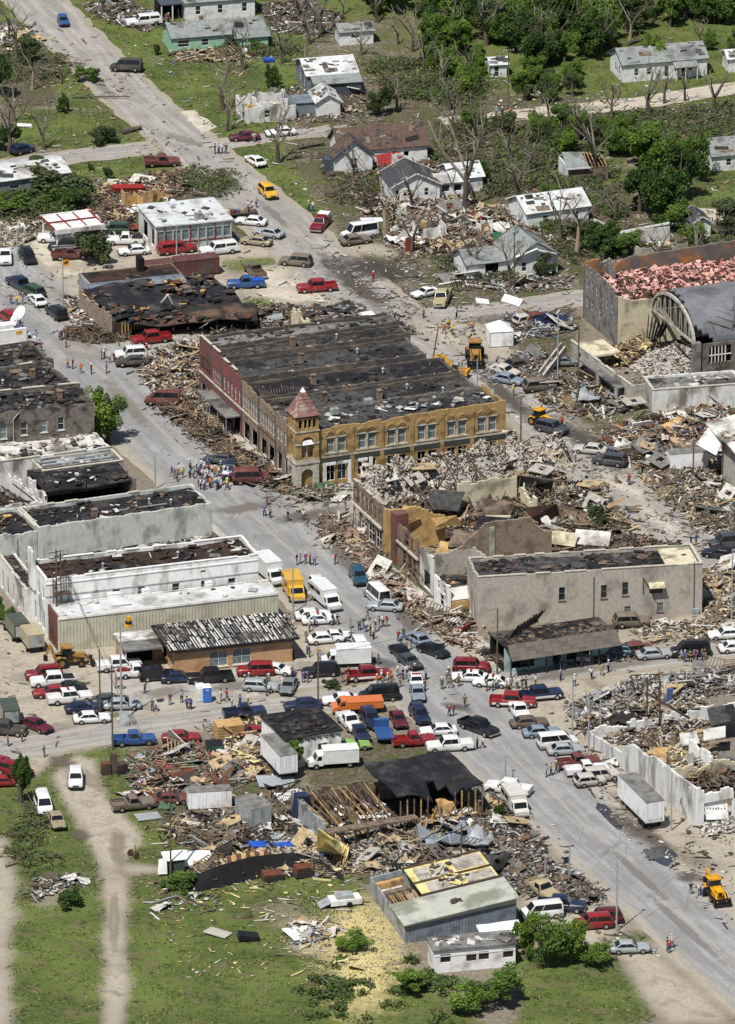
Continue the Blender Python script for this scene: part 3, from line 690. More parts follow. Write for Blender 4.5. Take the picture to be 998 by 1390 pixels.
for x in (1.0,3.2):
    for y in (-.15,-1.4): m.tube((x,y,4.3),(x,y,8.6),.05,n=5)
for z in (6.6,7.6,8.5):
    m.tube((1,-1.4,z),(3.2,-1.4,z),.04,n=5);m.tube((1,-.15,z),(1,-1.4,z),.04,n=5);m.tube((3.2,-.15,z),(3.2,-1.4,z),.04,n=5)
m.b2(.9,-1.5,6.5,3.3,-.1,6.56);b.part('fire_escape',m,steel)
for u,w_ in ((5.0,1.2),(8.6,2.0),(13.5,1.0),(22.5,1.0)):
    m = MB();m.b2(u,-1.0,4.75,u+w_,-.1,5.5);m.b2(u+.1,-1.05,5.5,u+w_-.1,-.15,5.56);b.part('air_conditioner',m,white_metal)
b = B('white_building','rear wing of weathered white brick with tall openings, far left',(34,799),(56,796),4.6,D=(-16,752),rz=wb.rz)
for v in (1.2,3.6,6.2,9,11.6): b.winat('l',b.L-v,1.7,1.0,2.6,open_=v < 8,bars=0)
b.wall('n',dirty_white);b.wall('r',dirty_white);b.wall('b',dirty_white);b.wall('l',dirty_white);b.roof(asphalt_roof,4.1,.3,4);b.inner();clutter(b,70,9,CHAR+[wood_old]);b.coping('l',limestone,gaps=.2)
# beige metal annex
b = B('metal_annex','low annex with a white roof and ribbed beige metal wall',(79,839),(378,804),5.0,L=5.2)
mb = MB();n = int(b.W/.46)
for i in range(n): x = i*b.W/n;mb.b2(x+.14,-.05,.15,x+.26,.001,4.7)
b.wall('n',beige_metal);o = b.part('wall_rib',mb,beige_metal);o['kind'] = 'stuff'
m = MB();wall(m,(0,b.L),(0,.3),-.3,5.0,.3,[(1.2,.1,2.2,2.3)]);b.part('brick_wall',m,red_brick);b.wall('r',beige_metal);b.wall('b',dirty_white);b.roof(roof_metal,4.85,.04,4);b.inner();b.band('n',4.86,.3,.12,white_metal,name='gutter');clutter(b,14,5,[white_roof,grey_metal,tar_roof],z=4.95)
# brick garage with streaked roof
b = gb = B('brick_garage','tan brick garage office with black and white streaked roof',(237,884),(397,867),3.3,C=(366,836))
mid = b.loc(300,895).x
for x0,x1,y in ((285,309,889),(316,341,886)):
    ua,_ = b.hit('n',x0,y);ub,_ = b.hit('n',x1,y);b.winat('n',(ua+ub)/2,1.55,ub-ua,2.2,bars=2,frame=trim_white,pane=glass_pale,sill=True)
b.winat('l',b.L-2.0,1.4,1.0,2.1);b.winat('l',b.L-7,1.35,4.5,2.6,open_=True,bars=0,name='garage_opening');b.wall('n',tan_brick);b.wall('r',tan_brick);b.wall('b',tan_brick);b.wall('l',tan_brick);b.inner()
b.roof(black_roof,3.55,.03,7,x0=-.9,y0=-.6,x1=b.W+.9,y1=b.L+.5,t=.22);m = MB();r_ = random.Random(9);n = 44
for i in range(n):  # pale felt left in ragged strips down the slope
    x = -.7+(b.W+1.4)*i/n;y = -.5
    while y < b.L+.2:
        l = r_.uniform(.7,4.2);m.mi = r_.choice((0,0,1));e = min(y+l,b.L+.4);w_ = r_.uniform(.16,.36)*(1 if i % 2 else .55);dx = r_.uniform(-.06,.06);m.slab([(x+dx,y,3.66),(x+dx+w_,y,3.66),(x-dx+w_,e,3.66),(x-dx,e,3.66)],.03+r_.uniform(0,.01));y = e+r_.uniform(.15,1.1)
o = m.build('felt_strip',[white_roof,grey_roof],b.root);o['kind'] = 'stuff';b.band('n',3.18,.26,.3,flat('dark_fascia',(96,78,62),.7),name='fascia')
m = MB();x0 = -6.2;m.b2(x0,b.L*.30,2.75,-.95,b.L*.62,3.0);b.part('canopy',m,grey_roof)
for y in (b.L*.33,b.L*.59):
    m = MB();m.tube((x0+.2,y,0),(x0+.2,y,2.75),.07,n=8);b.part('canopy_post',m,white_metal)
m = MB();m.b2(-6.0,b.L*.66,-.1,-.05,b.L-.2,3.0);b.part('side_bay',m,tan_brick);m = MB();m.b2(-6.3,b.L*.64,3.0,0,b.L,3.2);b.part('side_bay_roof',m,white_roof)
m = MB();m.b2(-5.2,b.L*.66-.02,0,-1.6,b.L*.66-.06+.1,2.5);b.part('dark_doorway',m,dark_in)  # near-black panel on the bay paints the shade of the garage opening
# small white building with checkered frieze
b = B('white_workshop','small white workshop with black roof and black checker frieze',(388,1003),(463,991),4.3,D=(354,972))
b.win('n',438,1013,1.3,.9,frame=black_plastic);b.winat('l',b.L*.5,1.5,1.2,2.2,open_=True,bars=0);b.winat('l',b.L*.8,2.4,.9,.9)
for f in 'nlrb': b.wall(f,white_wall)
b.inner();b.roof(black_roof,4.42,.12,5,x0=-.25,y0=-.25,x1=b.W+.25,y1=b.L+.2);clutter(b,60,8,[black_roof,tar_roof,burnt_brown],z=4.5)
for i in range(9):
    u = .4+i*(b.W-.8)/8;m = MB()
    for du,dz in ((0,0),(.22,.2),(.22,-.2),(-.24,.2)): m.b2(u+du-.12,-.03,3.7+dz-.1,u+du+.12,.002,3.7+dz+.1)
    b.part('checker_tile',m,black_plastic)
# long timber ruin: joisted half and black-roofed half
b = B('timber_ruin','long ruined timber building, half bare joists, half sagging black roof',(441,1104),(655,1069),4.8,L=11.5)
LR = b
b.wall('l',grey_metal,3.4,top=jag(3.2,.3,4));b.wall('b',wood_old,3.2,top=jag(3.0,.6,5));b.wall('r',wood_old,3.6,top=jag(2.6,.8,6));b.inner(m=wood_dark)
m = MB();n = 26
for i in range(n):
    x = .5+i*.36;
    if i in (7,8,15,19): continue
    m = MB();z = 3.1+.15*math.sin(i*1.7);e_ = math.sin(i*5.3);bar(m,(x+.3*math.sin(i*3.1),.2+(1.4 if i % 4 == 1 else 0),z-(1.3 if i % 5 == 2 else .25*(i % 3))),(x+.7*e_,b.L*(.93-.3*(i % 6 == 3)),z+.1*e_),.08,.22);b.part('joist',m,wood_old if i % 4 else wood_new)
for i in range(9): m = MB();bar(m,(1.2+i*1.15,b.L*.62,.2),(1.25+i*1.15,b.L*.62,2.95),.14,.14);b.part('stud',m,wood_old)
m = MB();m.b2(0,-1.3,2.35,12.5,.1,2.6);b.part('porch_deck',m,wood_old)
for i in range(8): m = MB();m.b2(.3+i*1.7,-1.2,-.1,.5+i*1.7,-1.0,2.35);b.part('porch_post',m,wood_dark)
for i in (0,1,3,6,7,10):
    m = MB();x = 1+i*.95;m.b2(x,b.L*.9,.1,x+.8,b.L*.93,2.6+.5*(i % 3));b.part('wall_stub',m,wood_old)
m = MB();r_ = random.Random(5);X0,X1 = 10.2,b.W+.3;nx,ny = 10,9;H = {}
for i in range(nx+1):
    for j in range(ny+1):
        x = X0+(X1-X0)*i/nx;y = .2+(b.L+.2)*j/ny;c = math.exp(-((i-5.5)/2.4)**2-((j-1.5)/2.4)**2);H[i,j] = (x,y,5.3-2.9*c+r_.uniform(-.1,.1)+.1*math.sin(i*.9+j*.7))
for i in range(nx):
    for j in range(ny):
        if (i,j) in ((5,0),(6,0),(5,1),(4,0),(6,1),(5,2),(4,1),(6,2),(7,0),(3,0),(5,3)): continue
        q = [H[i,j],H[i+1,j],H[i+1,j+1],H[i,j+1]];m.face(q);m.face([(p[0],p[1],p[2]-.15) for p in q[::-1]])
b.part('roof',m,black_roof);
for i in range(13):
    x = X0+.4+i*.95;m = MB();m.b2(x,.35,-.1,x+.14,.5,4.6 if i not in (5,6,7) else 1.5);b.part('stud',m,wood_new if i % 2 else wood_old)
for i in range(10):
    m = MB();a = r_.uniform(-.5,.5);x = X0+3.8+r_.uniform(0,3);bar(m,(x,.3,.5+r_.random()),(x+a*2,-.6+r_.uniform(-.6,.6),2.6+r_.random()),.1,.25);b.part('broken_beam',m,wood_new)
clutter(b,140,5,[wood_new,wood_old,wood_dark,white_wall],z=.3,x0=.5,x1=12,sz=(.3,1.6));clutter(b,60,6,[wood_new,wood_old,grey_roof,concrete],z=1.4,x0=14,x1=b.W-1,y0=-.6,y1=1.8)
# metal shop with torn roof, bottom of the picture
b = B('metal_shop','blue-grey metal shop with yellow insulation showing in its torn roof',(550,1236),(701,1218),4.4,D=(491,1172))
zr = lambda x: 2.5+1.9*x/b.W
nn_ = int(b.W/.4);mb = MB()
for i in range(nn_): x = .1+i*(b.W-.2)/nn_;mb.b2(x+.1,-.05,.1,x+.2,.001,zr(x)-.75)
b.wall('n',blue_metal,4.4,top=lambda u: zr(u)-.12,t=.2,step=.35);o = b.part('wall_rib',mb,blue_metal);o['kind'] = 'stuff'
b.wall('l',grey_metal,2.5,top=jag(2.4,.15,4),t=.2);b.wall('r',grey_metal,4.2);b.wall('b',grey_metal,4.4,top=lambda u: zr(b.W-u)-.1);b.inner(m=concrete)
def rq(name,x0,x1,y0,y1,dz,m_,t=.08): q = MB();q.slab([(b.W*x,b.L*y,zr(b.W*x)+dz) for x,y in ((x0,y0),(x1,y0),(x1,y1),(x0,y1))],t);return b.part(name,q,m_)
rq('metal_roof',-.02,1.02,-.03,.40,.12,mat('worn_metal_roof',(178,178,160),(156,160,158),.4,.5,0,(128,128,112),.2,.5),.1)
m = MB();m.slab([(0,-.08,zr(0)-.3),(b.W,-.08,zr(b.W)-.75),(b.W,-.08,zr(b.W)),(0,-.08,zr(0)-.02)],.06);b.part('fascia',m,beige_metal)
rq('insulation',.3,.99,.42,.97,.02,insul_yellow,.15)
for x0,x1,y0,y1 in ((.36,.64,.70,.92),(.70,.96,.72,.94),(.38,.66,.45,.63),(.72,.97,.46,.62)): rq('roof_board',x0,x1,y0,y1,.12,concrete)
for y in (.42,.66,.97): m = MB();bar(m,(b.W*.28,b.L*y,zr(b.W*.28)+.15),(b.W,b.L*y,zr(b.W)+.15),.16,.3);b.part('purlin',m,steel)
for i in range(11): m = MB();x = b.W*(.03+.024*i);bar(m,(x,b.L*.43,zr(x)-.3),(x+.1,b.L*.64,zr(x)-.35-.1*(i % 3)),.09,.2);b.part('ceiling_joist',m,wood_new if i % 3 else wood_old)
rq('partition',.02,.27,.68,.74,-.5,wood_old,.7);rq('partition',.02,.26,.86,.9,-.3,wood_new,.9);rq('ceiling_tile',.05,.24,.75,.85,-1.1,white_roof)
clutter(b,40,4,[insul_yellow,wood_old,tar_roof],z=3.9,x0=b.W*.45,y0=b.L*.45,x1=b.W*.8);clutter(b,26,14,[tar_roof,wood_dark],z=zr(b.W*.5)+.15,x0=b.W*.47,x1=b.W*.56,y0=b.L*.15,y1=b.L*.22,sz=(.2,.8))
b = B('mobile_home','white mobile home with a grey roof and maroon shutters in front of metal shop',(590,1291),(700,1281),3.0,L=3.8)
for x,y in ((605,1298),(640,1296),(657,1294),(690,1291)): b.win('n',x,y+3,1.3,1.1,bars=2,frame=flat('maroon_shutter',(96,44,48),.6))
for f in 'nlrb': b.wall(f,white_metal,t=.15)
b.roof(grey_roof,3.15,.04,2,x0=-.2,y0=-.2,x1=b.W+.2,y1=b.L+.2);b.inner();b.band('n',2.2,.12,.05,trim_white,name='trim');clutter(b,25,4,[grey_roof,white_roof],z=3.2)
b = B('fallen_awning','bright white metal awning sheet lying against metal shop',(655,1273),(712,1266),2.6,L=2.6,cat='awning')
b.roof(white_metal,2.6,.08,2,x0=0,y0=0,x1=b.W,y1=b.L,tilt=(0,.6),name='sheet')
for x in (.2,b.W-.2): m = MB();m.tube((x,.2,0),(x,.2,2.5),.05,n=6);b.part('post',m,galv)
# ---------------------------------------------------------------- right side: the brick row with its corner tower
def arch(mb,u,zs,r,y0,y1,n=8,x_=None,top=None):
    """masonry filling the corners above a round-arched opening of radius r springing at zs (in the x-z plane)"""
    top = top or zs+r+.02
    for k in range(n):
        a,c = math.pi*k/n,math.pi*(k+1)/n
        p,q = (u+r*math.cos(a),zs+r*math.sin(a)),(u+r*math.cos(c),zs+r*math.sin(c))
        mb.loft([[(p[0],y,p[1]),(q[0],y,q[1]),(q[0],y,top),(p[0],y,top)] for y in (y1,y0)])
def ring(mb,u,zs,r0,r1,y0,y1,n=10):
    for k in range(n):
        a,c = math.pi*k/n,math.pi*(k+1)/n
        f = lambda r,t: (u+r*math.cos(t),zs+r*math.sin(t))
        P = [f(r0,a),f(r1,a),f(r1,c),f(r0,c)]
        mb.loft([[(p[0],y,p[1]) for p in P] for y in (y1,y0)])
bank = B('corner_bank_building','yellow brick corner building with arched window pairs and a red pointed tower',(404,586),(687,547.5),8.8,D=(375,558.5))
RZ = bank.rz
WX = [(449,602),(464.5,600),(492,599),(505,598),(532,595),(546,594),(572.6,591),(587,590),(613,587.6),(628,586),(654,583.7),(669,582)]
us = [bank.hit('n',*p)[0] for p in WX]
for u in us: bank.winat('n',u,6.0,1.15,2.15,bars=1,pane=glass_pale,frame=trim_white,depth=.2)
for i,u in enumerate(us):
    if i == 0: ug = u
    bank.winat('n',u,1.9,1.3,2.6,open_=i % 3 == 0,bars=2,frame=trim_white,depth=.2)
for v in (.42,.55,.74,.88): v *= bank.L;bank.winat('l',bank.L-v,6.0,.95,2.1,depth=.2,pane=glass_pale)
for v,w_ in ((.5,.2),(.82,.22)): v *= bank.L;w_ *= bank.L;bank.winat('l',bank.L-v,1.7,w_,2.8,open_=True,bars=0)
bank.wall('n',yellow_brick,top=jag(8.7,.12,5,[(0,8.6),(5.2,8.6),(5.6,8.9),(10,8.7),(12.6,9.0),(13.2,8.3),(14.5,8.9),(22,9.1),(28,9.1),(31,9.2)]),step=.4)
bank.wall('l',mat('greyed_brown_brick',(146,128,110),(122,106,92),1.8,.9,.01,(98,86,76),.45,.4),top=jag(8.8,.3,4));bank.wall('r',yellow_brick,top=jag(8.8,.3,6));bank.wall('b',dark_brick,8.4,top=jag(8.4,.25,9))
bank.inner();bank.roof(tar_roof,8.1,.2,3);clutter(bank,150,5,[tar_roof,asphalt_roof,black_roof,tar_roof,wood_old,asphalt_roof,concrete],z=8.2,sz=(.2,1.3));clutter(bank,26,6,[white_metal,grey_metal,white_roof,concrete],z=8.3,sz=(.5,1.7),y0=4,y1=6.5,x0=5)
roof_bits(bank,[('h',12.5,3),('a',8,6),('a',14,8),('v',20,4),('h',22,3.2),('c',16.5,10),('v',26,9)])
for i in range(0,12,2):
    m = MB();c = [us[i],us[i+1]]
    for u in c: ring(m,u,7.35,.62,.95,-.14,-.002,10);ring(m,u,7.35,.28,.46,-.08,-.002,8)
    o = bank.part('arched_hood',m,yellow_brick)
    m = MB();a = (c[0]+c[1])/2
    m.b2(a-1.75,-.1,7.16,a+1.75,-.002,7.32);bank.part('lintel',m,limestone)
    m = MB();m.b2(a-1.75,-.12,4.70,a+1.75,-.003,4.88);bank.part('sill_course',m,limestone)
    m = MB();m.b2(a-.14,-.06,4.9,a+.14,-.002,7.14);bank.part('mullion',m,limestone)
bank.band('n',4.35,.22,.12,limestone,3.6,name='belt_course');bank.band('n',3.8,.5,.08,flat('dark_sign_band',(60,66,62),.7),3.6,name='sign_band')
for i in range(1,12,2):
    if i < 11: m = MB();x = (us[i]+us[i+1])/2;m.b2(x-.3,-.1,0,x+.3,-.002,8.5);bank.part('pilaster',m,yellow_brick)
for x in (4.1,7.9,11.2): m = MB();m.b2(x-.28,-.16,0,x+.28,-.103,3.5);bank.part('white_post',m,white_wall)
# tower, standing proud of the corner
TW = 3.5;TX = -.45;TY = -.55
m = MB();hs = [(.85,.0,2.65,2.2+.9)];x0,x1,y0,y1 = TX,TX+TW,TY,TY+TW
wall(m,(x0,y0),(x1,y0),-.2,3.9,.4,[(.85,0,2.65,3.12)]);wall(m,(x1,y0+.4),(x1,y1),-.2,3.9,.4);wall(m,(x0,y1),(x0,y0+.4),-.2,3.9,.4,[(.5,.4,1.7,3.0)])
arch(m,x0+1.75,2.2,.9,y0+.002,y0+.39,8,top=3.14);tb = bank.part('tower_base',m,limestone)
for k in range(5):  # rusticated courses of the base
    for q in range(2):
        xa = x0 if q == 0 else x0+2.7;m = MB();m.b2(xa+.02,y0-.05,.1+k*.74,xa+.8,y0-.001,.76+k*.74);bank.part('stone_block',m,limestone,parent=tb)
m = MB();m.b2(x0-.12,y0-.12,3.9,x1+.12,y1,4.15);m.b2(x0-.05,y0-.05,4.15,x1+.05,y1,4.6);bank.part('tower_belt',m,limestone)
m = MB();wall(m,(x0,y0),(x1,y0),4.6,11.2,.4,[(.85,4.75,2.65,8.0),(.45,9.3,.95,10.6),(1.25,9.3,1.7,10.6),(1.9,9.3,2.35,10.6),(2.6,9.3,3.05,10.6)])
wall(m,(x1,y0+.4),(x1,y1),4.6,11.2,.4,[(.5,9.3,1.2,10.6),(1.6,9.3,2.3,10.6)]);wall(m,(x0,y1),(x0,y0+.4),4.6,11.2,.4,[(.9,4.75,2.1,8.0),(.5,9.3,1.2,10.6),(1.7,9.3,2.4,10.6)]);wall(m,(x1,y1),(x0,y1),4.6,11.2,.4)
arch(m,x0+1.75,7.08,.9,y0+.003,y0+.38,8,top=8.02);bank.part('tower_wall',m,yellow_brick)
m = MB();ring(m,x0+1.75,7.08,.95,1.3,y0-.1,y0-.002,12);bank.part('arched_hood',m,yellow_brick)
m = MB();m.b2(x0-.06,y0-.1,6.85,x0+.84,y0-.003,7.08);m.b2(x0+2.66,y0-.1,6.85,x1+.06,y0-.003,7.08);bank.part('impost',m,limestone)
m = MB();m.b2(x0-.1,y0-.1,8.75,x1+.1,y1,8.95);bank.part('tower_ledge',m,limestone)
m = MB();m.b2(x0+.9,y0+.2,6.95,x0+2.6,y0+.3,7.1);m.b2(x0+1.7,y0+.2,4.8,x0+1.8,y0+.3,6.95);bank.part('tower_window_frame',m,trim_white)
m = MB();m.slab([(x0+.9,y0-.28,6.9),(x0+2.6,y0-.28,6.9),(x0+2.4,y0+.1,7.5),(x0+1.1,y0+.1,7.5)],.05);bank.part('torn_blind',m,white_metal)
m = MB();m.b2(x0+.42,y0+.42,.05,x1-.02,y1-.1,.15);m.b2(x0+.42,y0+.9,.15,x1-.02,y0+1.0,11);bank.part('tower_interior',m,dark_in)  # near-black panel paints the shade behind the tower openings
red_sh = mat('red_tower_shingles',(132,100,92),(110,82,76),2,.9,.02,(156,136,126),.7,.55)
m = MB();cx,cy = (x0+x1)/2,(y0+y1)/2
for za,ra,zb,rb in ((11.2,2.0,11.75,1.5),(11.75,1.55,14.3,.3)):
    A_ = [(cx+sx*ra,cy+sy*ra,za) for sx,sy in ((-1,-1),(1,-1),(1,1),(-1,1))];C_ = [(cx+sx*rb,cy+sy*rb,zb) for sx,sy in ((-1,-1),(1,-1),(1,1),(-1,1))]
    m.loft([A_,C_])
tr = bank.part('tower_roof',m,red_sh)
for k in range(5):  # shingle courses
    z = 12.0+k*.48;rr = 1.55-(z-11.75)/2.75*1.27+.03;q = MB();
    q.loft([[(cx+sx*rr,cy+sy*rr,z) for sx,sy in ((-1,-1),(1,-1),(1,1),(-1,1))],[(cx+sx*(rr-.07),cy+sy*(rr-.07),z+.1) for sx,sy in ((-1,-1),(1,-1),(1,1),(-1,1))]]);bank.part('shingle_course',q,red_sh,parent=tr)
m = MB();m.loft([[(cx+sx*.34,cy+sy*.34,14.3) for sx,sy in ((-1,-1),(1,-1),(1,1),(-1,1))],[(cx+sx*.03,cy+sy*.03,15.0) for sx,sy in ((-1,-1),(1,-1),(1,1),(-1,1))]]);bank.part('finial_cap',m,white_metal)
m = MB();m.b2(x0-.08,y0-.08,10.95,x1+.08,y1+.08,11.2);bank.part('tower_eave',m,wood_dark)
for i,u in enumerate(us[:3]):
    m = MB();m.b2(u-.7,-.32,3.1,u+.7,-.17,3.5);bank.part('broken_transom',m,white_wall)
# stores stepping back up the street
red2 = mat('painted_red_brick',(136,82,80),(116,68,66),1.5,.9,.01,(96,74,70),.4,.4)
grey_store = MATS['greyed_brown_brick']
ST = [((378,561),(664,535),8.5,10.4,grey_store,tar_roof,'grey brown brick store with dark roof adjoining the yellow corner building',6),
      ((352,535),(630,508),8.7,9,grey_store,black_roof,'brown brick store with rafters laid bare at the front of its black roof',6),
      ((330,514),(590,488),9.3,8,red2,tar_roof,'painted red brick store with four tall white windows and a long canopy',5),
      ((300,487),(580,470),9.7,8.5,red2,tar_roof,'dull red brick store with grey tar roof, second from the far end of the row',4),
      ((283,472),(566,455),10.0,8,red_brick,grey_roof,'far end store of the brick row, facing the burnt collapsed roofs',4)]
prev = bank;yoff = bank.L
scorched = mat('scorched_brick',(84,80,76),(62,59,57),1.6,.95,.01,(112,100,88),.4,.4)
FL = (G(265,455,10).to_2d()-bank.o).dot(bank.Y)-bank.L
for k,(A_,B_,hh,LL,wm,rm,lb,nw) in enumerate(ST):
    LL = FL*(23,24,27,15,17)[k]/106
    b = B('brick_store',lb,A_,B_,hh,L=LL,rz=RZ)
    # butt the stores against each other along the row
    pos = bank.o+bank.Y*yoff+bank.X*0;b.o = pos;b.root.location = (pos.x,pos.y,0);b.W = {0: 32,1: 30.6,2: 29.6,3: 30.5,4: 31}[k];b.W = (G(*B_,hh).to_2d()-pos).dot(b.X)
    b.L = LL-.02;yoff += LL
    for i in range(nw):
        v = .9+i*(b.L-1.8)/max(nw-1,1);b.winat('l',b.L-v,6.0 if k else 5.9,.85,2.2,pane=glass_pale if k < 3 else glass,depth=.18,frame=trim_white if k < 4 else wood_old)
    for i in range(2): b.winat('l',b.L*(.28+.46*i),1.6,b.L*.36,2.7,open_=True,bars=0)
    b.wall('l',wm,top=jag(hh,.28,11+k,[(0,hh+.3),(b.L*.5,hh),(b.L,hh-.2)]) if k < 4 else None,step=.4)
    b.wall('r',dark_brick,hh-.3,top=jag(hh-.35,.2,31+k));b.wall('n',scorched,hh-.15,top=jag(hh-.15,.16,21+k));b.wall('b',scorched,hh-.3,top=jag(hh-.35,.12,41+k))
    b.inner();b.roof(rm,hh-.75,.22,50+k,holes=.0);clutter(b,80,60+k,CHAR+CHAR+[tar_roof,wood_old,grey_roof],z=hh-.68,sz=(.15,1.1));clutter(b,60,80+k,[wood_old,concrete,brown_brick,wood_new],z=hh-.6,sz=(.15,.8),y1=1.2)
    roof_bits(b,[('c',9+k,b.L*.55),('h',17+k*1.5,b.L*.3),('v',22-k,b.L*.6)])
    b.band('l',4.4,.3,.14,limestone if k else wood_old,name='belt_course');
    if k in (2,3,4): b.coping('l',limestone,hh+.32,gaps=.35,seed=k) if k != 4 else b.coping('l',limestone,hh,gaps=.1)
    if k == 1:
        for i in range(13): m = MB();bar(m,(.6+i*.42,.5,hh-.1),(2.4+i*.45,b.L-.5,hh-1.0-(i % 4)*.15),.09,.24);b.part('rafter',m,wood_old)
    if k in (2,3):
        m = MB();m.b2(-2.4,.1,3.15,-.16,b.L-.1,3.35);b.part('canopy',m,grey_roof)
        for i in range(3): m = MB();y = .5+i*(b.L-1)/2;m.tube((-2.2,y,0),(-2.2,y,3.15),.07,n=6);b.part('canopy_post',m,galv)
# ---------------------------------------------------------------- collapsed block south of the cross street
def ruin(name,label,A_,B_,h,rz=RZ,**k): return B(name,label,A_,B_,h,rz=rz,**k)
b = ruin('collapsed_store','collapsed corner store with a broken brick front and yellow inner wall',(519,688),(742,660),7.0,D=(481,651));RA = b
for i in range(7): b.winat('l',b.L*(.08+.14*i),5.2,b.L*.085,2.0,open_=True,depth=.2,frame=wood_old)
for i in range(4): b.winat('l',b.L*(.13+.25*i),1.7,b.L*.2,2.9,open_=True,bars=2,frame=trim_white)
b.wall('l',brown_brick,top=jag(7,.2,4),step=.35);b.band('l',3.7,.35,.3,limestone,name='cornice');b.coping('l',limestone,7.2,gaps=.5)
m = MB();wall(m,(.3,-.0),(9.5,0),-.2,6.2,.35,(),jag(6,.2,4,[(0,6.4),(5,6.2),(7,5.2),(9.2,4.2)]));b.part('inner_wall',m,mat('yellow_plaster',(192,160,108),(172,140,92),1.2,.9,0,(150,120,80),.5,.3))
m = MB();wall(m,(b.W,b.L*.2),(b.W,b.L),-.2,4.2,.35,(),jag(3.4,.9,8));b.part('wall',m,cream_wall)
m = MB();wall(m,(b.W*.6,b.L*.72),(b.W*.97,b.L*.72),-.2,5.6,.3,(),jag(5.4,.35,18));b.part('cream_wall',m,cream_wall)
b.inner(m=wood_dark)
tr = random.Random(4)
for i in range(3):  # fallen steel trusses
    p = [b.loc(*q) for q in (((600,620,5.5),(640,690,2.0)),((628,614,5.8),(668,676,2.2)),((560,660,5.2),(590,700,3.0)))[i]]
    m = MB();a,c = p;up = Vector((0,0,.9));sd_ = Vector((.25,.1,0));bar(m,a,c,.16,.16);bar(m,a+up,c+up,.16,.16)
    n = 9
    for j in range(n): bar(m,a.lerp(c,j/n)+(up if j % 2 else Vector()),a.lerp(c,(j+1)/n)+(Vector() if j % 2 else up),.09,.09)
    b.part('roof_truss',m,steel)
for q,m_ in ((((575,690,3.4),(622,694,2.6),(632,668,4.4),(588,664,5.0)),tar_roof),(((640,700,2.2),(690,704,1.4),(700,682,3.6),(655,676,4.2)),wood_old),(((690,668,1.0),(748,672,.6),(752,652,3.6),(700,646,3.8)),asphalt_roof),(((540,700,4.6),(566,702,4.2),(572,688,5),(548,686,5.2)),wood_new),(((705,712,1.5),(760,700,1.2),(756,684,3.2),(712,690,3.4)),burnt_brown),(((590,716,3.4),(628,712,2.8),(620,700,4.4),(586,704,4.6)),wood_new),(((655,716,2.2),(690,716,1.8),(694,700,3.6),(660,700,3.8)),cream_wall),(((745,700,.6),(790,712,.5),(800,696,2.2),(752,684,2.6)),wood_old),(((722,735,1.2),(780,742,.8),(786,724,2.4),(730,718,2.6)),cream_wall),(((778,738,1.0),(826,742,.6),(830,722,2.2),(782,718,2.4)),white_roof),(((545,716,3.8),(575,714,3.2),(570,704,4.6),(545,706,4.8)),wood_new)):
    m = MB();m.slab([b.loc(*p) for p in q],.16);b.part('collapsed_roof_piece',m,m_)
for i in range(16):
    a = b.loc(tr.uniform(560,740),tr.uniform(665,705),tr.uniform(.5,2.5));m = MB();bar(m,a,a+Vector((tr.uniform(-3,3),tr.uniform(-2,2),tr.uniform(1,3.4))),.14,.26);b.part('broken_beam',m,wood_old if i % 3 else wood_dark)
b2 = ruin('collapsed_store','gutted brick store with a square pier, behind the sloping broken party wall',(568,735),(748,708),6.3,D=(534,703));RBB = b2
b2.winat('l',b2.L*.55,4.9,b2.L*.16,1.9,open_=True,frame=wood_old);b2.winat('l',b2.L*.8,4.9,b2.L*.16,1.9,open_=True,frame=wood_old)
for i in range(3): b2.winat('l',b2.L*(.45+.2*i),1.7,b2.L*.14,2.9,open_=True,bars=2,frame=wood_old)
b2.wall('l',brown_brick,top=jag(6.2,.3,4));b2.band('l',3.6,.3,.25,limestone,name='cornice');b2.inner(m=wood_dark)
m = MB();m.b2(-.3,b2.L-1.8,0,1.7,b2.L-.1,7.4);b2.part('brick_pier',m,red_brick)
top = [(0,2.9),(3,4.2),(5.6,6.2),(7.8,8.0),(8.2,8.3),(15.2,8.2),(15.6,7.0),(17.5,5.8),(19.4,5.6)]
m = MB();p = b2.loc(602,778);wall(m,(2.2,0),(b2.W,0),-.2,6,.4,(),jag(5,.12,3,[(x*.97,z-.7) for x,z in top]),step=.35);b2.part('stepped_wall',m,mat('grey_brown_brick',(146,130,112),(124,110,96),1.8,.9,.01,(104,92,80),.5,.4))
m = MB();m.b2(b2.W*.55-.35,-.14,0,b2.W*.55+.35,-.002,6.9);b2.part('pilaster',m,concrete)
for q,m_ in ((((608,742,4.5),(650,744,4),(660,722,5.2),(616,718,5.6)),wood_old),(((640,728,3),(700,730,2.6),(706,704,5.2),(650,700,5.6)),black_roof),(((590,752,3.6),(615,756,3),(622,738,4.6),(598,734,5)),wood_new)):
    m = MB();m.slab([b2.loc(*p) for p in q],.16);b2.part('collapsed_roof_piece',m,m_)
m = MB();wall(m,(b2.W,.5),(b2.W,b2.L),-.2,4.6,.3,(),jag(4.2,.7,8));b2.part('wall',m,brown_brick)
b3 = ruin('collapsed_store','roofless white store with bare grey inner wall beside the long beige brick building',(589,762),(664,752),5.2,D=(570,744));
b3.winat('l',b3.L*.5,1.5,b3.L*.5,2.6,open_=True,bars=0);b3.wall('l',dirty_white,top=jag(5.4,.3,4));b3.wall('b',concrete,4.2,top=jag(4.1,.25,5));b3.inner(m=wood_dark);b3.wall('r',concrete,4.8,top=jag(4.4,.4,6))
b4_ = ruin('collapsed_store','low white storefront with torn black roof next to beige brick building',(611,800),(650,794),3.7,D=(590,779));
b4_.winat('l',b4_.L*.3,2.9,.9,1.5,open_=True);b4_.winat('l',b4_.L*.65,2.9,.9,1.5,open_=True);b4_.winat('l',b4_.L*.5,1.0,1.6,1.8,open_=True)
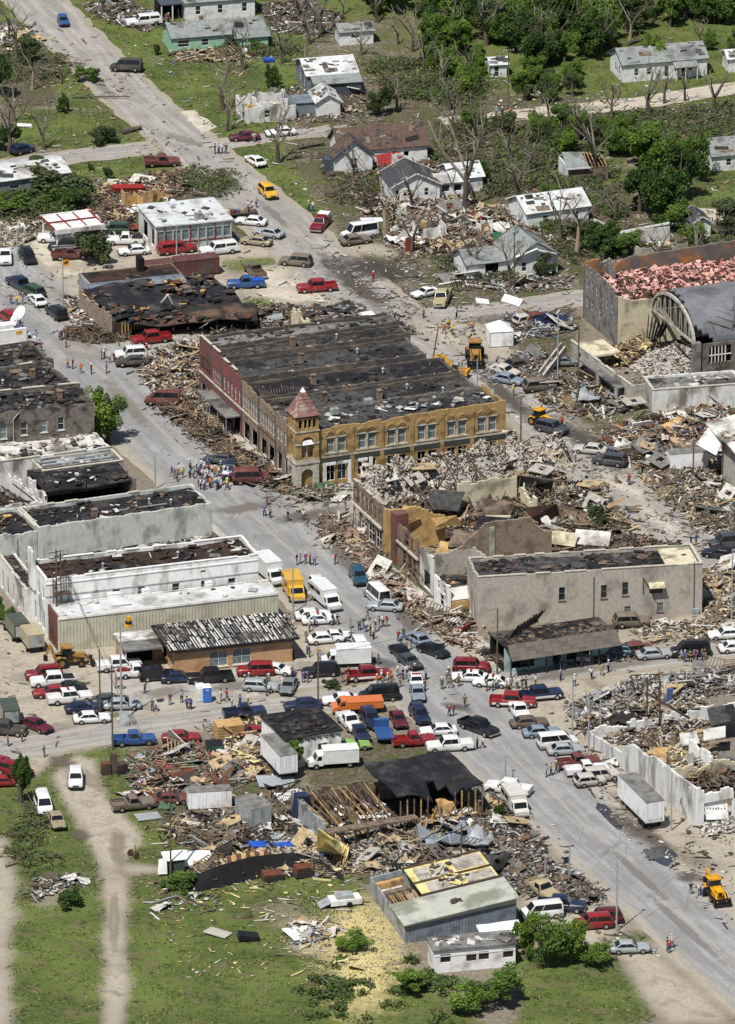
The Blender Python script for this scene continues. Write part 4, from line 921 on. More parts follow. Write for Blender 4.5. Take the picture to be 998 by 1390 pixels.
b4_.wall('l',white_wall,top=jag(3.7,.3,3));b4_.roof(asphalt_roof,3.3,.3,4,y0=b4_.L*.35);b4_.inner();m = MB();m.slab([(.4,.2,1.9),(b4_.W,.2,1.9),(b4_.W,b4_.L*.35,3.0),(.4,b4_.L*.35,3.0)],.15);b4_.part('ceiling_sheet',m,white_roof);m = MB();m.b2(.4,.1,0,b4_.W-.2,.3,1.7);b4_.part('inner_wall',m,MATS['yellow_plaster'])
clutter(b4_,40,5,CHAR+[wood_new],z=3.5,y0=b4_.L*.4)
# long beige brick building
b = lb = simple_store('beige_brick_building','long beige brick two-storey building with few small windows and black roof',(648,784),(954,765),7.3,(936,751),grey_brick,black_roof,71,gaps=.25,copm=concrete,sag=.2,Ln=7.5)
for x,y,p in ((763,806,0),(820,803,0),(849,799,0),(852,829,1),(896,824,1),(727,846,0)): b.win('n',x,y,.85,1.9 if y < 815 else 1.3,sill=True,frame=wood_old,pane=glass_pale if p else glass)
w = b.win('n',891,800,2.0,1.4,bars=0);q,z = b.hit('n',891,797);m = MB();m.slab([(q-1.1,-.9,z+.15),(q+1.1,-.9,z+.15),(q+1.1,-.02,z+.75),(q-1.1,-.02,z+.75)],.08);b.part('window_awning',m,cream_wall)
for i in range(3): b.winat('l',b.L*(.25+.25*i),5.6,.8,1.9,frame=wood_old)
for i in range(2): b.winat('l',b.L*(.3+.35*i),1.5,1.6,2.8,open_=True,bars=0)
b.wall('n',grey_brick);b.wall('l',grey_brick,top=jag(7.3,.3,6));b.wall('r',grey_brick);b.wall('b',grey_brick);b.inner();b.coping('n',limestone,gaps=.15);b.coping('r',limestone);b.coping('b',limestone,gaps=.4)
b.roof(tar_roof,6.8,.25,5);m = MB();m.b2(b.W-5,.5,7.05,b.W-.5,b.L-.5,7.12);b.part('plywood_patch',m,cream_wall);clutter(b,170,72,CHAR+[wood_old],z=6.95)
q = MB();x = b.hit('n',806,800)[0];q.tube((x,-.1,0),(x,-.1,6.4),.06,n=6);x = b.hit('n',942,800)[0];q.tube((x,-.1,0),(x,-.1,7.6),.06,n=6);b.part('downpipe',q,steel)
m = MB();x,z = b.hit('n',873,790);bar(m,(x,-.12,z+.7),(x+1.5,-.5,z-2),.12,.12);bar(m,(x,-.12,z+.7),(x,-.12,z-1.6),.08,.08);b.part('loose_gutter',m,steel)
m = MB();x,z = b.hit('n',944,833);m.b2(x-.5,-.5,z-1,x+.4,-.05,z+.9);b.part('meter_box',m,grey_metal)
# shingled awning front at the corner of the next cross street
old_shingle = mat('old_wood_shingle',(96,90,83),(82,77,71),2,.95)  # slightly darker tone of old shingle, mixed among the panels
b = B('shingled_storefront','collapsed storefront under a long awning of weathered wood shingles',(690,888),(838,866),3.2,L=8,rz=RZ)
m = MB()
for i in range(13):
    x0 = i*b.W/13;x1 = (i+1)*b.W/13-.03
    for j in range(4):
        z0 = 2.7+j*.42;y0 = -1.5+j*.42;q = MB();q.slab([(x0,y0,z0),(x1,y0,z0),(x1,y0+.5,z0+.46),(x0,y0+.5,z0+.46)],.06);link('shingle_panel',q.mesh('shingle_panel',wet if (i*7+j*3) % 4 else old_shingle),b.root)
m = MB();m.b2(0,.35,3.6,b.W,6.5,3.9);b.part('roof',m,asphalt_roof)
m = MB();wall(m,(0,1.2),(b.W,1.2),-.1,3.5,.25,[(1,.4,4.4,2.6),(7,.05,8.3,2.4),(9,.5,12.5,2.6)]);b.part('front_wall',m,mat('turquoise_plaster',(166,190,188),(146,170,170),1.3,.85,0,(120,130,128),.5,.3))
for i in range(7): m = MB();m.b2(i*b.W/6.2,-.9,0,i*b.W/6.2+.15,-.75,2.8);b.part('awning_post',m,wood_dark)
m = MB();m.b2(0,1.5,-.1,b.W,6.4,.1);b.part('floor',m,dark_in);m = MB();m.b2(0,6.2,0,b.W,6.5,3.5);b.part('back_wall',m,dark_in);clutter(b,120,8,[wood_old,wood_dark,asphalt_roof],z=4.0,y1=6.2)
m = MB();q = [b.loc(812,850,4),b.loc(840,848,4.8),b.loc(838,876,1.5),b.loc(812,880,2.2)];m.slab([q[3],q[2],q[1],q[0]],.2);b.part('torn_wing',m,wood_dark)
for i in range(10): m = MB();p = b.loc(690+i*4,868-i*2.5,4);bar(m,p,p+Vector((2.2,1.5,1.2)),.1,.3);b.part('broken_plank',m,wood_old if i % 2 else wood_dark)
# white ruin, lower right
b = wr = B('white_ruin','long roofless white-walled ruin filled with rubble beside the semi-trailer',(946,1072),(1010,1060),5.2,D=(778,960))
b.winat('n',3.2,1.7,4.2,2.8,open_=True,bars=0);b.W = 24
L_ = b.L
b.wall('l',mat('greyed_white_wall',(206,206,203),(184,184,182),.8,.85,.01,(140,138,134),.4,.5,stretch=(1,1,.3)),top=jag(4,.07,4,[(0,1.5),(L_*.32,2.2),(L_*.36,3.6),(L_*.42,4.6),(L_*.55,4.4),(L_*.62,5.2),(L_*.8,5.1),(L_,5.25)]),step=.4,t=.4)
b.wall('n',white_wall,4.6,top=jag(3,.3,7,[(0,5.2),(.9,5.0),(1.2,4.4),(5.2,4.4),(5.6,3),(9,2.2),(24,3)]),t=.4);b.wall('b',white_wall,2.4,top=jag(1.6,.6,6))
m = MB();wall(m,(.4,L_*.42),(24,L_*.42),-.2,3,.3,(),jag(2.2,.7,3));b.part('inner_wall',m,cream_wall)
m = MB();wall(m,(9,L_*.62),(9,L_*.42),-.2,4,.3,(),jag(3.2,.5,3));b.part('inner_wall',m,white_wall)
for i in range(4): m = MB();m.b2(-.12,L_*(.05+.12*i),0,-.002,L_*(.05+.12*i)+.4,4.9);b.part('pilaster',m,dirty_white)
for px_,py_ in ((878,985),(895,990)): m = MB();p = b.loc(px_,py_);m.tube(p,p+Vector((0,0,7)),.14,n=6);b.part('steel_column',m,steel)
m = MB();bar(m,b.loc(876,940,6.5),b.loc(936,975,2.2),.25,.3);b.part('fallen_beam',m,steel)
m = MB();bar(m,b.loc(792,996,.9),b.loc(838,968,2.8),.3,.3);b.part('charred_beam',m,wood_dark)
for q in (((955,1005),(985,1000),(985,985),(955,990)),((925,1012),(950,1008),(945,992),(922,996))):
    m = MB();m.slab([b.loc(*p,2.2+.25*i) for i,p in enumerate(q)],.15);b.part('roof_sheet',m,white_roof)
m = MB();m.slab([b.loc(965,985,2.6),b.loc(1005,976,2.9),b.loc(995,955,3.2),b.loc(960,962,2.9)],.2);b.part('roof_sheet',m,tar_roof)
m = MB()
for i in range(4): pass
sg = MB();sg.slab([(1.3,-.3,.9),(4.4,-.6,.5),(4.6,.3,2.6),(1.4,.4,3.1)],.1);so_ = b.part('fallen_sign',sg,white_metal)
r_ = random.Random(2)
for i in range(7):  # the worn lettering of the sign: dark broken strokes
    q = MB();f = (i+.6)/8;A0 = Vector((1.3,-.3,.9)).lerp(Vector((4.4,-.6,.5)),f);A1 = Vector((1.4,.4,3.1)).lerp(Vector((4.6,.3,2.6)),f)
    nrm = Vector((.05,-.93,.36))*.02;bar(q,A0.lerp(A1,.58)+nrm,A0.lerp(A1,.58+r_.uniform(.04,.13))+nrm+Vector((r_.uniform(-.1,.14),0,0)),.07,.02);bar(q,A0.lerp(A1,.6)+nrm,A0.lerp(A1,.6+r_.uniform(.0,.06))+nrm+Vector((r_.uniform(.1,.22),-.02,0)),.06,.02);b.part('worn_letter',q,black_plastic,parent=so_)
# ---------------------------------------------------------------- armory with barrel roof, upper right
b = ar = B('stone_armory','grey stone armory with castellated tower wall and pink insulation in its roofless hall',(838,400),(1060,372),8.2,D=(778,364))
for u,z in ((1.5,6.2),(3.4,6.2),(5.2,6.2),(1.5,3.2),(3.4,3.2),(6.5,3.0),(9,5.5),(11,5.5)): b.winat('l',u*b.L/13,z,.7,1.7,frame=trim_white)
b.wall('l',grey_stone,top=(lambda f: (lambda u: f(u)+(.55 if int(u/.7) % 2 else 0)))(jag(8.2,.1,4,[(0,8.4),(b.L*.7,8.2),(b.L,7.6)])),step=.35)
m = MB();wall(m,(.3,0),(b.W,0),-.2,7.4,.4,(),jag(7,.1,4,[(0,7.8),(2,7.0),(9,6.6),(60,6.6)]));b.part('wall',m,cream_wall)
m = MB();wall(m,(b.W,b.L),(0,b.L),-.2,9.0,.5,(),jag(8.6,.1,4,[(0,9.6),(b.W*.72,9.0),(b.W*.8,8.2),(b.W-3,8.2),(b.W-2.5,9.2),(b.W,9.2)]));b.part('parapet_wall',m,mat('stained_parapet',(112,104,98),(92,86,82),.8,.9,.01,(164,106,50),.35,.35))
m = MB();wall(m,(3.4,b.L-.5),(3.4,b.L-4),7,9,.3,(),lambda u: 9.0+(.5 if int(u/.7) % 2 else 0));b.part('battlement',m,grey_stone)
m = MB();r_ = random.Random(8);nx,ny = 46,12;H = {}
for i in range(nx+1):
    for j in range(ny+1): H[i,j] = (.6+(b.W-1)*i/nx,.6+(b.L-1.2)*j/ny,6.6+.35*math.sin(j*1.3+i*.2)+r_.uniform(-.3,.4))
for i in range(nx):
    for j in range(ny): m.face([H[i,j],H[i+1,j],H[i+1,j+1],H[i,j+1]])
b.part('insulation_bed',m,insul_pink)
m = MB();mats_ = [insul_pink,mat('pale_pink',(222,178,170),(204,150,142),1.5,.95,.03),rust,insul_pink,wood_dark]
for i in range(1150):
    m.mi = r_.choice((0,0,0,1,1,2,4,4,2));s_ = r_.uniform(.2,.8);M = Matrix.Rotation(r_.uniform(0,6),3,'Z') @ Matrix.Rotation(r_.uniform(-.9,.9),3,'X') @ Matrix.Rotation(r_.uniform(-.6,.6),3,'Y')
    m.box((r_.uniform(.8,b.W-1),r_.uniform(.8,b.L-.8),6.75+r_.uniform(0,.35)),(s_*1.7,s_,s_*.2),M=M)
o = b.part('torn_insulation',m,mats_);o['kind'] = 'stuff'
for i in range(14): m = MB();x = 3+i*2.1;bar(m,(x,.5,6.9+r_.random()*.5),(x+r_.uniform(-2,2),b.L*r_.uniform(.4,.95),7.2),.12,.2);b.part('bent_purlin',m,rust)
b.inner()
v = B('barrel_roofed_hall','hall with a grey barrel roof and an open arched truss end',(941,466),(1080,450),5.6,D=(876,420),rz=ar.rz)
Lv = v.L;rise = 4.9;n = 24;m = MB();t = .25
def ap(k,r=0): a = math.pi*k/n;return (Lv/2-(Lv/2+r)*math.cos(a),5.4+(rise+r)*math.sin(a))
for k in range(n):
    (y0,z0),(y1,z1) = ap(k),ap(k+1);x0 = (.5,.6,.5,.9,.6,1.2,.8,1.3,.9,1.4,1.0,1.5,1.2)[min(max(k-6,0),12)] if k > 3 else (3.2,2.6,1.6,1.0)[k]
    m.loft([[(x,y0,z0),(x,y1,z1),(x,y1,z1+t),(x,y0,z0+t)] for x in (70,x0)])
v.part('barrel_roof',m,mat('barrel_roof_felt',(116,118,122),(98,100,105),.5,.85,.01,(84,84,86),.15,.5))
m = MB()
for k in range(n): (y0,z0),(y1,z1) = ap(k,-.2),ap(k+1,-.2);bar(m,(.2,y0,z0),(.2,y1,z1),.42,.4)
bar(m,(.3,.2,5.4),(.3,Lv-.2,5.4),.25,.35);tr_ = v.part('arch_truss',m,concrete)
for k in range(3,n-2):
    y,z = ap(k,-.25);q = MB();bar(q,(.3,y,5.5),(.3,y+(.35 if k % 2 else -.35),z),.1,.1);v.part('truss_web',q,concrete,parent=tr_)
m = MB();wall(m,(70,Lv+.4),(0,Lv+.4),-.2,5.2,.3);v.part('far_wall',m,cream_wall);m = MB();wall(m,(1.5,-.3),(70,-.3),-.2,5.3,.35,[(1.0,2.2,4.6,4.8),(6,2.4,9,4.6)]);v.part('near_wall',m,dark_brick)
m = MB();m.b2(11,.4,0,11.3,Lv-.4,9);v.part('inner_partition',m,mat('dim_plaster',(150,138,118),(128,118,100),1,.9));m = MB();m.b2(.1,.2,-.1,60,Lv,.1);v.part('floor',m,dark_in)  # dimmed plaster and dark floor put the hall's inner shade into the colour
m = MB();m.b2(0,-.3,0,1.2,.6,5.6);v.part('corner_pier',m,grey_stone)
m = MB()
for i in range(5): m.b2(2.8+i*.55,-.5,2.3,2.9+i*.55,-.31,4.7)
m.b2(2.5,-.5,3.4,6.0,-.31,3.5);o = v.part('window_bars',m,trim_white)
for i in range(6): m = MB();bar(m,(-1+i*.5,Lv*.9-i*.2,5.2-.3*i),(-2.5+i*.4,Lv*.72,2.6),.1,.8);v.part('torn_roof_strip',m,asphalt_roof)
b = B('flat_annex','grey flat-roofed annex with a pale block wall below the armory',(886,530),(1010,521),3.6,D=(858,512))
for f in 'nlrb': b.wall(f,dirty_white if f != 'l' else concrete)
b.roof(grey_roof,3.3,.08,4);b.inner();
for f in 'nl': b.coping(f,limestone)
clutter(b,60,5,[grey_roof,white_roof,concrete,tar_roof])
b = B('entrance_wing','low grey concrete entrance wing running below the stone armory tower',(857,524),(884,520),3.2,D=(795,458))
for v_ in (2.5,4.2,9,11,13): b.winat('l',v_*b.L/15,1.7,.9,1.3,frame=trim_dark)
b.wall('l',concrete,top=jag(3.2,.15,5));b.wall('n',concrete);b.inner(m=concrete);b.coping('l',limestone,gaps=.2)
m = MB();m.b2(-1.4,b.L*.1,2.2,-.06,b.L*.75,2.4);b.part('ledge_roof',m,grey_roof);m = MB();m.b2(-1.4,b.L*.1,0,-1.15,b.L*.13,2.2);m.b2(-1.4,b.L*.4,0,-1.15,b.L*.43,2.2);b.part('ledge_wall',m,concrete)
m = MB();m.b2(.3,b.L*.72,2.2,5.5,b.L,2.5);b.part('terrace_floor',m,cream_wall)
m = MB()
for a_,c_ in (((-1.2,b.L+.3,2.4),(-7,b.L-4.5,.2)),((-1.2,b.L-1.2,2.4),(-7,b.L-6,.2))): bar(m,a_,c_,.3,.9)
m.slab([(-7,b.L-6,.1),(-1.2,b.L-1.2,1.9),(-1.2,b.L+.3,1.9),(-7,b.L-4.5,.1)],.2);b.part('ramp',m,concrete)
b = B('grey_warehouse','weathered grey warehouse with a torn white roof at right edge',(1020,625),(1080,618),6.5,D=(974,588))
b.winat('l',b.L*.75,1.4,1.2,2.2);b.wall('l',concrete);b.wall('n',concrete);b.wall('b',concrete);b.roof(white_roof,6.6,.25,3,x0=-1.2,y0=-.5,y1=b.L+4,tilt=(1.2,0));b.inner();clutter(b,50,6,[white_roof,wood_new,rust],z=6.9,x0=-.5)
m = MB();p = b.loc(958,603,4);m.slab([b.loc(945,603,4.6),b.loc(972,618,4),b.loc(985,588,6.8),b.loc(962,580,6.6)],.2);b.part('fallen_roof_sheet',m,white_metal)
# ---------------------------------------------------------------- houses and sheds beyond
def house(name,label,A,Bp,h,L,rise,axis,wm,rm,wins=(),rz=None,seed=1,cat='house',**k):
    """wins: (face, position along the wall 0-1, z, w, h) in the main block"""
    b = B(name,label,A,Bp,h,L=L,rz=rz,cat=cat);hs = []
    for f,u,z,w,hh in wins:
        Lf = b.W if f in 'nb' else b.L
        b.winat(f,u*Lf,z,w,hh,depth=.08,open_=(hh > 1.9),bars=1 if hh < 1.9 else 0,name='window' if hh < 1.9 else 'doorway')
    for f in 'nlrb':
        for q in b.holes[f]: hs.append((f,q[0]-(.2 if f in 'lr' else 0),q[1],q[2]-(.2 if f in 'lr' else 0),q[3]))
    b.ro = gable(b,0,0,b.W,b.L,h,rise,axis,wm,rm,wholes=hs,seed=seed,**k);b.inner()
    r_ = random.Random(int(A[0]*7+A[1]));m = MB();ks = [shingle_dark,wood_old,grey_roof,grey_roof,tar_roof]
    for i in range(r_.randint(12,26)):  # torn-off courses and bare boards on the roof slope
        t_ = r_.uniform(.03,.92);m.mi = r_.randrange(5);s_ = (r_.uniform(.3,1.3)*(1.9 if i < 4 else 1),r_.uniform(.12,.5)*(2.6 if i < 4 else 1),.03)
        if axis == 'x': al = math.atan2(rise,L/2);m.box((r_.uniform(0,b.W),t_*L/2,h+t_*rise+.185),s_,M=Matrix.Rotation(al,3,'X') @ Matrix.Rotation(r_.gauss(0,.15),3,'Z'))
        else:
            al = math.atan2(rise,b.W/2);sd = r_.choice((-1,1));m.box((b.W/2-sd*(1-t_)*b.W/2,r_.uniform(0,L),h+t_*rise+.185),s_[::1],M=Matrix.Rotation(-sd*al,3,'Y') @ Matrix.Rotation(r_.gauss(1.57,.15),3,'Z'))
    o = m.build('torn_roofing',ks,b.ro);o['kind'] = 'stuff';return b
def chim(b,x,y,z,m=None):
    q = MB();q.b2(x-.3,y-.3,z-1,x+.3,y+.3,z+.9);q.b2(x-.36,y-.36,z+.9,x+.36,y+.36,z+1.0);o = q.build('chimney',m or brown_brick,b.ro)
def wear(b,n,seed,mats_,z,**k): clutter(b,n,seed,mats_,z=z,**k)
b = house('low_building','long low building with pale metal roof and torn strips, upper left',(-70,256),(93,234),3.0,8.5,1.1,'x',blue_metal,roof_metal,[('n',.55,1.5,1.6,1.1),('n',.75,1.5,1.6,1.1),('n',.9,1.05,1.0,2.1)],cat='building');clutter(b,20,4,[tar_roof,wood_old],z=3.8,y0=2,y1=4,sz=(.3,1.0))
b = house('mint_house','mint green house with grey hipped roof behind a heap of planks',(234,52),(361,42),2.7,7,1.5,'x',green_siding,shingle_grey,[('n',.12,1.6,2.0,1.2),('n',.35,1.6,1.2,1.2),('n',.8,1.5,.8,1.2),('n',.86,1.5,.8,1.2),('n',.92,1.5,.8,1.2)])
gable(b,b.W*.66,-1.6,b.W,.0,2.6,.9,'x',green_siding,shingle_grey);chim(b,6,4.2,3.9)
b = house('white_house','white house with dark porch, topmost left',(252,4),(346,-3),3.2,8,1.8,'x',siding,shingle_grey,[('n',.18,1.7,.9,1.5),('n',.5,1.7,.9,1.5),('n',.85,1.7,.9,1.5)])
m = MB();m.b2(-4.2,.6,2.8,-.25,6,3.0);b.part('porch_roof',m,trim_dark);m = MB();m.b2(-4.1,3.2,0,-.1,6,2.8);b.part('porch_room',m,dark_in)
for x in (-4.1,-2.2): m = MB();m.b2(x,.7,0,x+.2,.9,2.8);b.part('porch_post',m,trim_white)
b = house('shed','small shed with grey roof right of the mint green house',(462,44),(507,41),2.3,4.2,.8,'x',siding,shingle_grey,[('n',.45,1.4,1.4,.6)],cat='shed')
b = house('metal_barn','pale barn with white metal roof and dark lean-to shed',(418,103),(484,98),3.0,8.5,1.6,'x',blue_metal,roof_metal,[('l',.4,1.5,1.0,1.2),('l',.75,1.1,.9,2.1)],cat='barn')
m = MB();m.slab([(.3,-3.0,2.3),(b.W+.4,-3.0,2.3),(b.W+.4,-.36,3.05),(.3,-.36,3.05)],.15);b.part('lean_to_roof',m,shingle_grey);m = MB();wall(m,(.5,-2.7),(b.W+.2,-2.7),-.2,2.2,.2);wall(m,(.5,-.3),(.5,-2.4),-.2,2.3,.2);b.part('lean_to_wall',m,trim_dark);chim(b,3.2,1.5,3.6)
b = B('roofless_house','roofless white house with yellowish debris inside and standing walls',(335,146),(402,140),2.8,L=7,cat='house')
b.winat('n',b.W*.42,1.4,1.0,1.3);b.wall('n',dirty_white,top=jag(2.5,.6,3),t=.2);b.wall('l',dirty_white,top=jag(2.6,.4,5),t=.2);b.wall('b',dirty_white,top=jag(2.7,.4,7),t=.2);b.wall('r',blue_metal,2.6,t=.2);b.inner(m=wood_old)
m = MB();wall(m,(2.8,.3),(2.8,6.6),0,2.6,.15,(),jag(2.4,.4,4));wall(m,(3,3.5),(b.W-.4,3.5),0,2.4,.15,(),jag(2.2,.5,4));b.part('inner_wall',m,siding);clutter(b,130,4,[wood_new,white_wall,wood_old,insul_yellow],z=1.2,sz=(.2,1.3))
b = house('garage','small white garage with a grey gabled roof beside the roofless white house',(430,139),(462,137),2.5,5.5,1.2,'y',siding,roof_metal,[],cat='garage')
m = MB();m.b2(.4,-.03,0,b.W-.4,.002,2.2);b.part('garage_door',m,trim_white);m = MB();m.b2(-3.4,1.0,-.1,-.02,5,2.2);m.b2(-3.5,.8,2.2,-.02,5.2,2.35);b.part('side_lean_to',m,blue_metal)
b = house('brown_roofed_house','L-shaped white house with brown shingle roof and two white gables',(462,205),(580,196),3.0,7.0,2.6,'x',siding,shingle_brown,[('r',.5,1.7,.9,1.6),('n',.62,1.6,1.0,1.4),('n',.76,1.05,.9,2.1)])
gable(b,-1.6,-3.0,4.6,.4,3.0,2.5,'y',siding,shingle_brown,wholes=[('n',2.7,1.0,3.6,2.6),('n',2.85,3.9,3.35,4.5)]);m = MB();m.b2(-1.6+2.7,-2.93,1.0,-1.6+3.6,-2.9,2.6);b.part('pane',m,glass);m = MB();m.b2(-2.9,-2.2,-.1,-1.65,.3,2.4);b.part('porch',m,trim_dark)
m = MB();wall(m,(8,-2.2),(11,-2.2),0,2.6,.2,[(1,.1,1.9,2.2)],jag(2.4,.4,3));b.part('porch_wall',m,siding);chim(b,7.5,3.6,5.6)
b = house('white_cottage','white cottage with dark gable trim, low wing and roof panel behind',(533,254),(597,249),2.7,7.5,1.9,'y',siding,shingle_dark,[('n',.32,1.5,1.5,1.0),('n',.72,1.5,.7,1.3),('n',.1,1.2,.7,1.8)])
gable(b,b.W+.02,1.0,b.W+4.6,5.2,2.4,.8,'x',siding,roof_metal,wholes=[('n',.6,.9,1.8,2.0),('n',2.6,.9,3.8,2.0)]);m = MB();m.b2(b.W+.2,1.35,.5,b.W+4.4,1.4,2.2);b.part('pane',m,glass)
b = house('shed','pale metal roofed shed half hidden by bare tree behind white cottage',(614,243),(655,239),2.4,6.5,1.4,'x',siding,roof_metal,[],cat='shed')
b = house('white_house','white house with pale grey roof and a bare tree in front',(716,290),(799,279),2.8,7.5,1.7,'x',siding,roof_metal,[('n',.3,1.5,.9,1.2),('n',.8,1.5,.9,1.2)]);chim(b,3,4,4.2)
b = house('white_house','white house with grey roof and torn gable beside tall utility pole',(699,352),(757,345),2.9,8.5,2.2,'y',siding,shingle_grey,[('n',.22,1.5,.8,1.5),('n',.7,1.5,.9,1.3),('l',.4,1.5,.9,1.2),('r',.4,1.5,.9,1.2)])
gable(b,-7.4,1.2,-.02,7.0,2.5,1.4,'x',siding,shingle_grey,wholes=[('n',3.0,.2,5.2,2.2)]);m = MB();bar(m,(0,-.4,3.4),(b.W*.5,-.5,4.4),.5,.1);bar(m,(b.W*.5,-.4,4.2),(b.W*.95,-.5,3.2),.5,.1);b.part('torn_fascia',m,trim_white);clutter(b,20,3,[siding,wood_old,trim_dark],z=.2,y0=-1.6,y1=-.4)
b = house('white_house','long white house with grey green roof and entrance porch, top right',(846,88),(960,78),3.1,7,1.7,'x',siding,shingle_grey,[('n',.16,1.6,.8,1.2),('n',.31,1.6,.8,1.2),('n',.52,1.3,.8,1.9),('n',.64,1.6,.8,1.0),('n',.73,1.1,.9,2.15),('n',.8,1.6,.7,1.0),('l',.4,1.6,.8,1.4),('l',.7,1.6,.8,1.4)]);chim(b,b.W*.66,4.5,4.5)
m = MB();m.slab([(b.W*.58,-2.0,2.4),(b.W*.86,-2.0,2.4),(b.W*.86,-.4,2.95),(b.W*.58,-.4,2.95)],.14);b.part('porch_roof',m,shingle_grey)
for u in (.59,.7,.84): m = MB();m.b2(b.W*u,-1.9,0,b.W*u+.14,-1.76,2.3);b.part('porch_post',m,trim_white)
b = B('wrecked_house','wrecked house with a half torn roof among leafy trees',(772,228),(826,224),2.6,L=6.5,cat='house');b.wall('n',wood_old,top=jag(2.2,.5,4),t=.2);b.wall('l',siding,2.4,t=.2);b.wall('r',wood_old,top=jag(2.2,.8,5),t=.2);b.wall('b',siding,2.4,t=.2);b.inner()
m = MB();m.slab([(-.3,-.3,2.6),(b.W*.5,-.3,2.6),(b.W*.45,3.4,4.0),(-.3,3.4,4.2)],.12);m.slab([(b.W*.45,3.4,4.0),(b.W,3.0,3.2),(b.W,6.5,2.2),(0,6.5,2.6)],.12);b.part('torn_roof',m,shingle_grey);m = MB();m.b2(-.5,-.45,2.4,b.W*.55,-.33,2.65);b.part('fascia',m,trim_white)
for i in range(6): m = MB();bar(m,(b.W*.5+i*.6,-.2,2.5),(b.W*.5+i*.5,3.3,3.9),.08,.18);b.part('rafter',m,wood_new)
b = house('white_house','white house with a grey roof at right edge beside the bright lawn',(968,212),(1040,206),2.6,7,1.8,'x',siding,shingle_grey,[('n',.3,1.4,.9,1.2)])
b = house('shed','small shed with dark roof at end of the gravel drive',(941,303),(965,301),2.3,5,.9,'y',siding,shingle_dark,[],cat='shed')
b = house('shed','white shed at right edge near the long white house',(990,80),(1030,77),2.4,4,.9,'x',siding,roof_metal,[('n',.3,1.3,.8,1.0)],cat='shed')
b = house('shed','small white shed in the trees beside a tall pole',(667,88),(688,87),2.2,3.4,.7,'x',siding,roof_metal,[('n',.35,1.0,.8,1.8)],cat='shed')
b = house('white_house','white house with grey roof at the top edge right of middle',(925,-2),(985,-6),2.6,7,1.6,'x',siding,roof_metal,[('n',.4,1.5,.9,1.2)])
b = B('roofless_block_house','broken grey block walls of a roofless house right of the green bushes',(868,336),(934,327),2.6,L=7,cat='house');b.winat('n',5.0,1.2,2.4,2.2,open_=True,bars=0);b.wall('n',concrete,top=jag(2.3,.3,4),t=.2);b.wall('l',concrete,top=jag(2.6,.2,5),t=.2);b.wall('b',dirty_white,2.8,t=.2);b.inner(m=wood_old);clutter(b,90,4,[wood_new,white_wall,wood_old,grey_roof],z=.8)
m = MB();bar(m,(-.2,b.L,2.9),(b.W,b.L,3.3),.2,.3);b.part('top_beam',m,white_wall)
# wrecked houses: standing wall fragments on their floors
WRK = [((565,318),(640,309),8,'wrecked house with a few standing white inner walls and red doors, beyond the side street',3),((640,320),(700,312),7,'wrecked house with torn timber walls and a green panel',5),((508,212),(560,206),6,'flattened house with red roof sheet in front of brown roofed house',9),((180,275),(250,262),6,'flattened house reduced to planks behind the metal roofed shop',12)]
for A_,B_,L_,lb,sd in WRK:
    b = B('wrecked_house',lb,A_,B_,2.2,L=L_,cat='house');r_ = random.Random(sd);b.inner(m=wood_old)
    for i in range(5):
        x = r_.uniform(0,b.W*.8);y = r_.uniform(.5,b.L-1);l = r_.uniform(1.5,3.5);m = MB()
        if r_.random() < .6: wall(m,(x,y),(min(x+l,b.W),y),0,2.4,.14,[(l*.3,.1,l*.3+.8,2.0)] if r_.random() < .5 else (),jag(2.2,.4,sd+i))
        else: wall(m,(x,min(y+l,b.L)),(x,y),0,2.4,.14,(),jag(2.0,.6,sd+i))
        b.part('standing_wall',m,(siding,siding,dirty_white,wood_new,siding)[i] if sd != 12 else wood_new)
    clutter(b,160,sd,[wood_new,wood_old,white_wall,wood_dark,grey_roof,siding],z=.3,x0=0,y0=0,x1=b.W,y1=b.L,sz=(.3,1.8))
    if sd in (3,9):
        m = MB();x = b.W*.1;m.slab([(x,-1,.6),(x+4.5,-1.2,.9),(x+4.2,1.2,2.2),(x,1.0,2.0)] if sd == 9 else [(-2.5,-2.2,.1),(-1,-2.4,.1),(-1.1,-2.1,2.6),(-2.5,-1.9,2.5)],.1);b.part('red_sheet',m,red_metal)
    if sd == 5: m = MB();m.slab([(b.W*.5,-.3,.4),(b.W*.5+1.4,-.4,.4),(b.W*.5+1.4,.1,2.2),(b.W*.5,.2,2.2)],.1);b.part('green_panel',m,mat('green_panel',(62,120,84),(52,104,72),2,.6))
# commercial strip, upper left
b = B('metal_shop','metal-roofed shop with a broken glass front and ribbed side wall, upper left',(213,309),(314,299),4.2,D=(182,281))
n = 9
for i in range(n): b.winat('n',b.W*(i+.5)/n,2.6,b.W/n-.35,1.6,bars=0,frame=blue_metal,pane=glass_pale)
b.wall('n',mat('pale_shopfront',(178,188,182),(150,160,156),1,.7,0,(120,116,106),.5,.4));b.winat('l',b.L*.35,1.8,3,2.8,open_=True,bars=0);b.winat('l',b.L*.75,1.8,2,2.8,open_=True,bars=0);b.wall('l',dirty_white);b.wall('r',trim_dark);b.wall('b',dirty_white);b.roof(roof_metal,4.45,.06,4,x0=-.3,y0=-.3,x1=b.W+.3,y1=b.L+.3);b.inner()
for i in range(n+1): m = MB();m.b2(b.W*i/n-.08,-.1,.2,b.W*i/n+.08,-.003,4.0);b.part('mullion',m,red_metal if i % 3 == 1 else galv)
b.band('n',1.5,.12,.09,red_metal,name='sill_bar');roof_bits(b,[('a',b.W*.6,1.6)],4.5);clutter(b,25,6,[grey_metal,tar_roof],z=4.5)
b = B('carport','open filling station canopy of white panels and red beams over parked trucks',(76,313),(141,305),3.6,D=(53,294),cat='canopy')
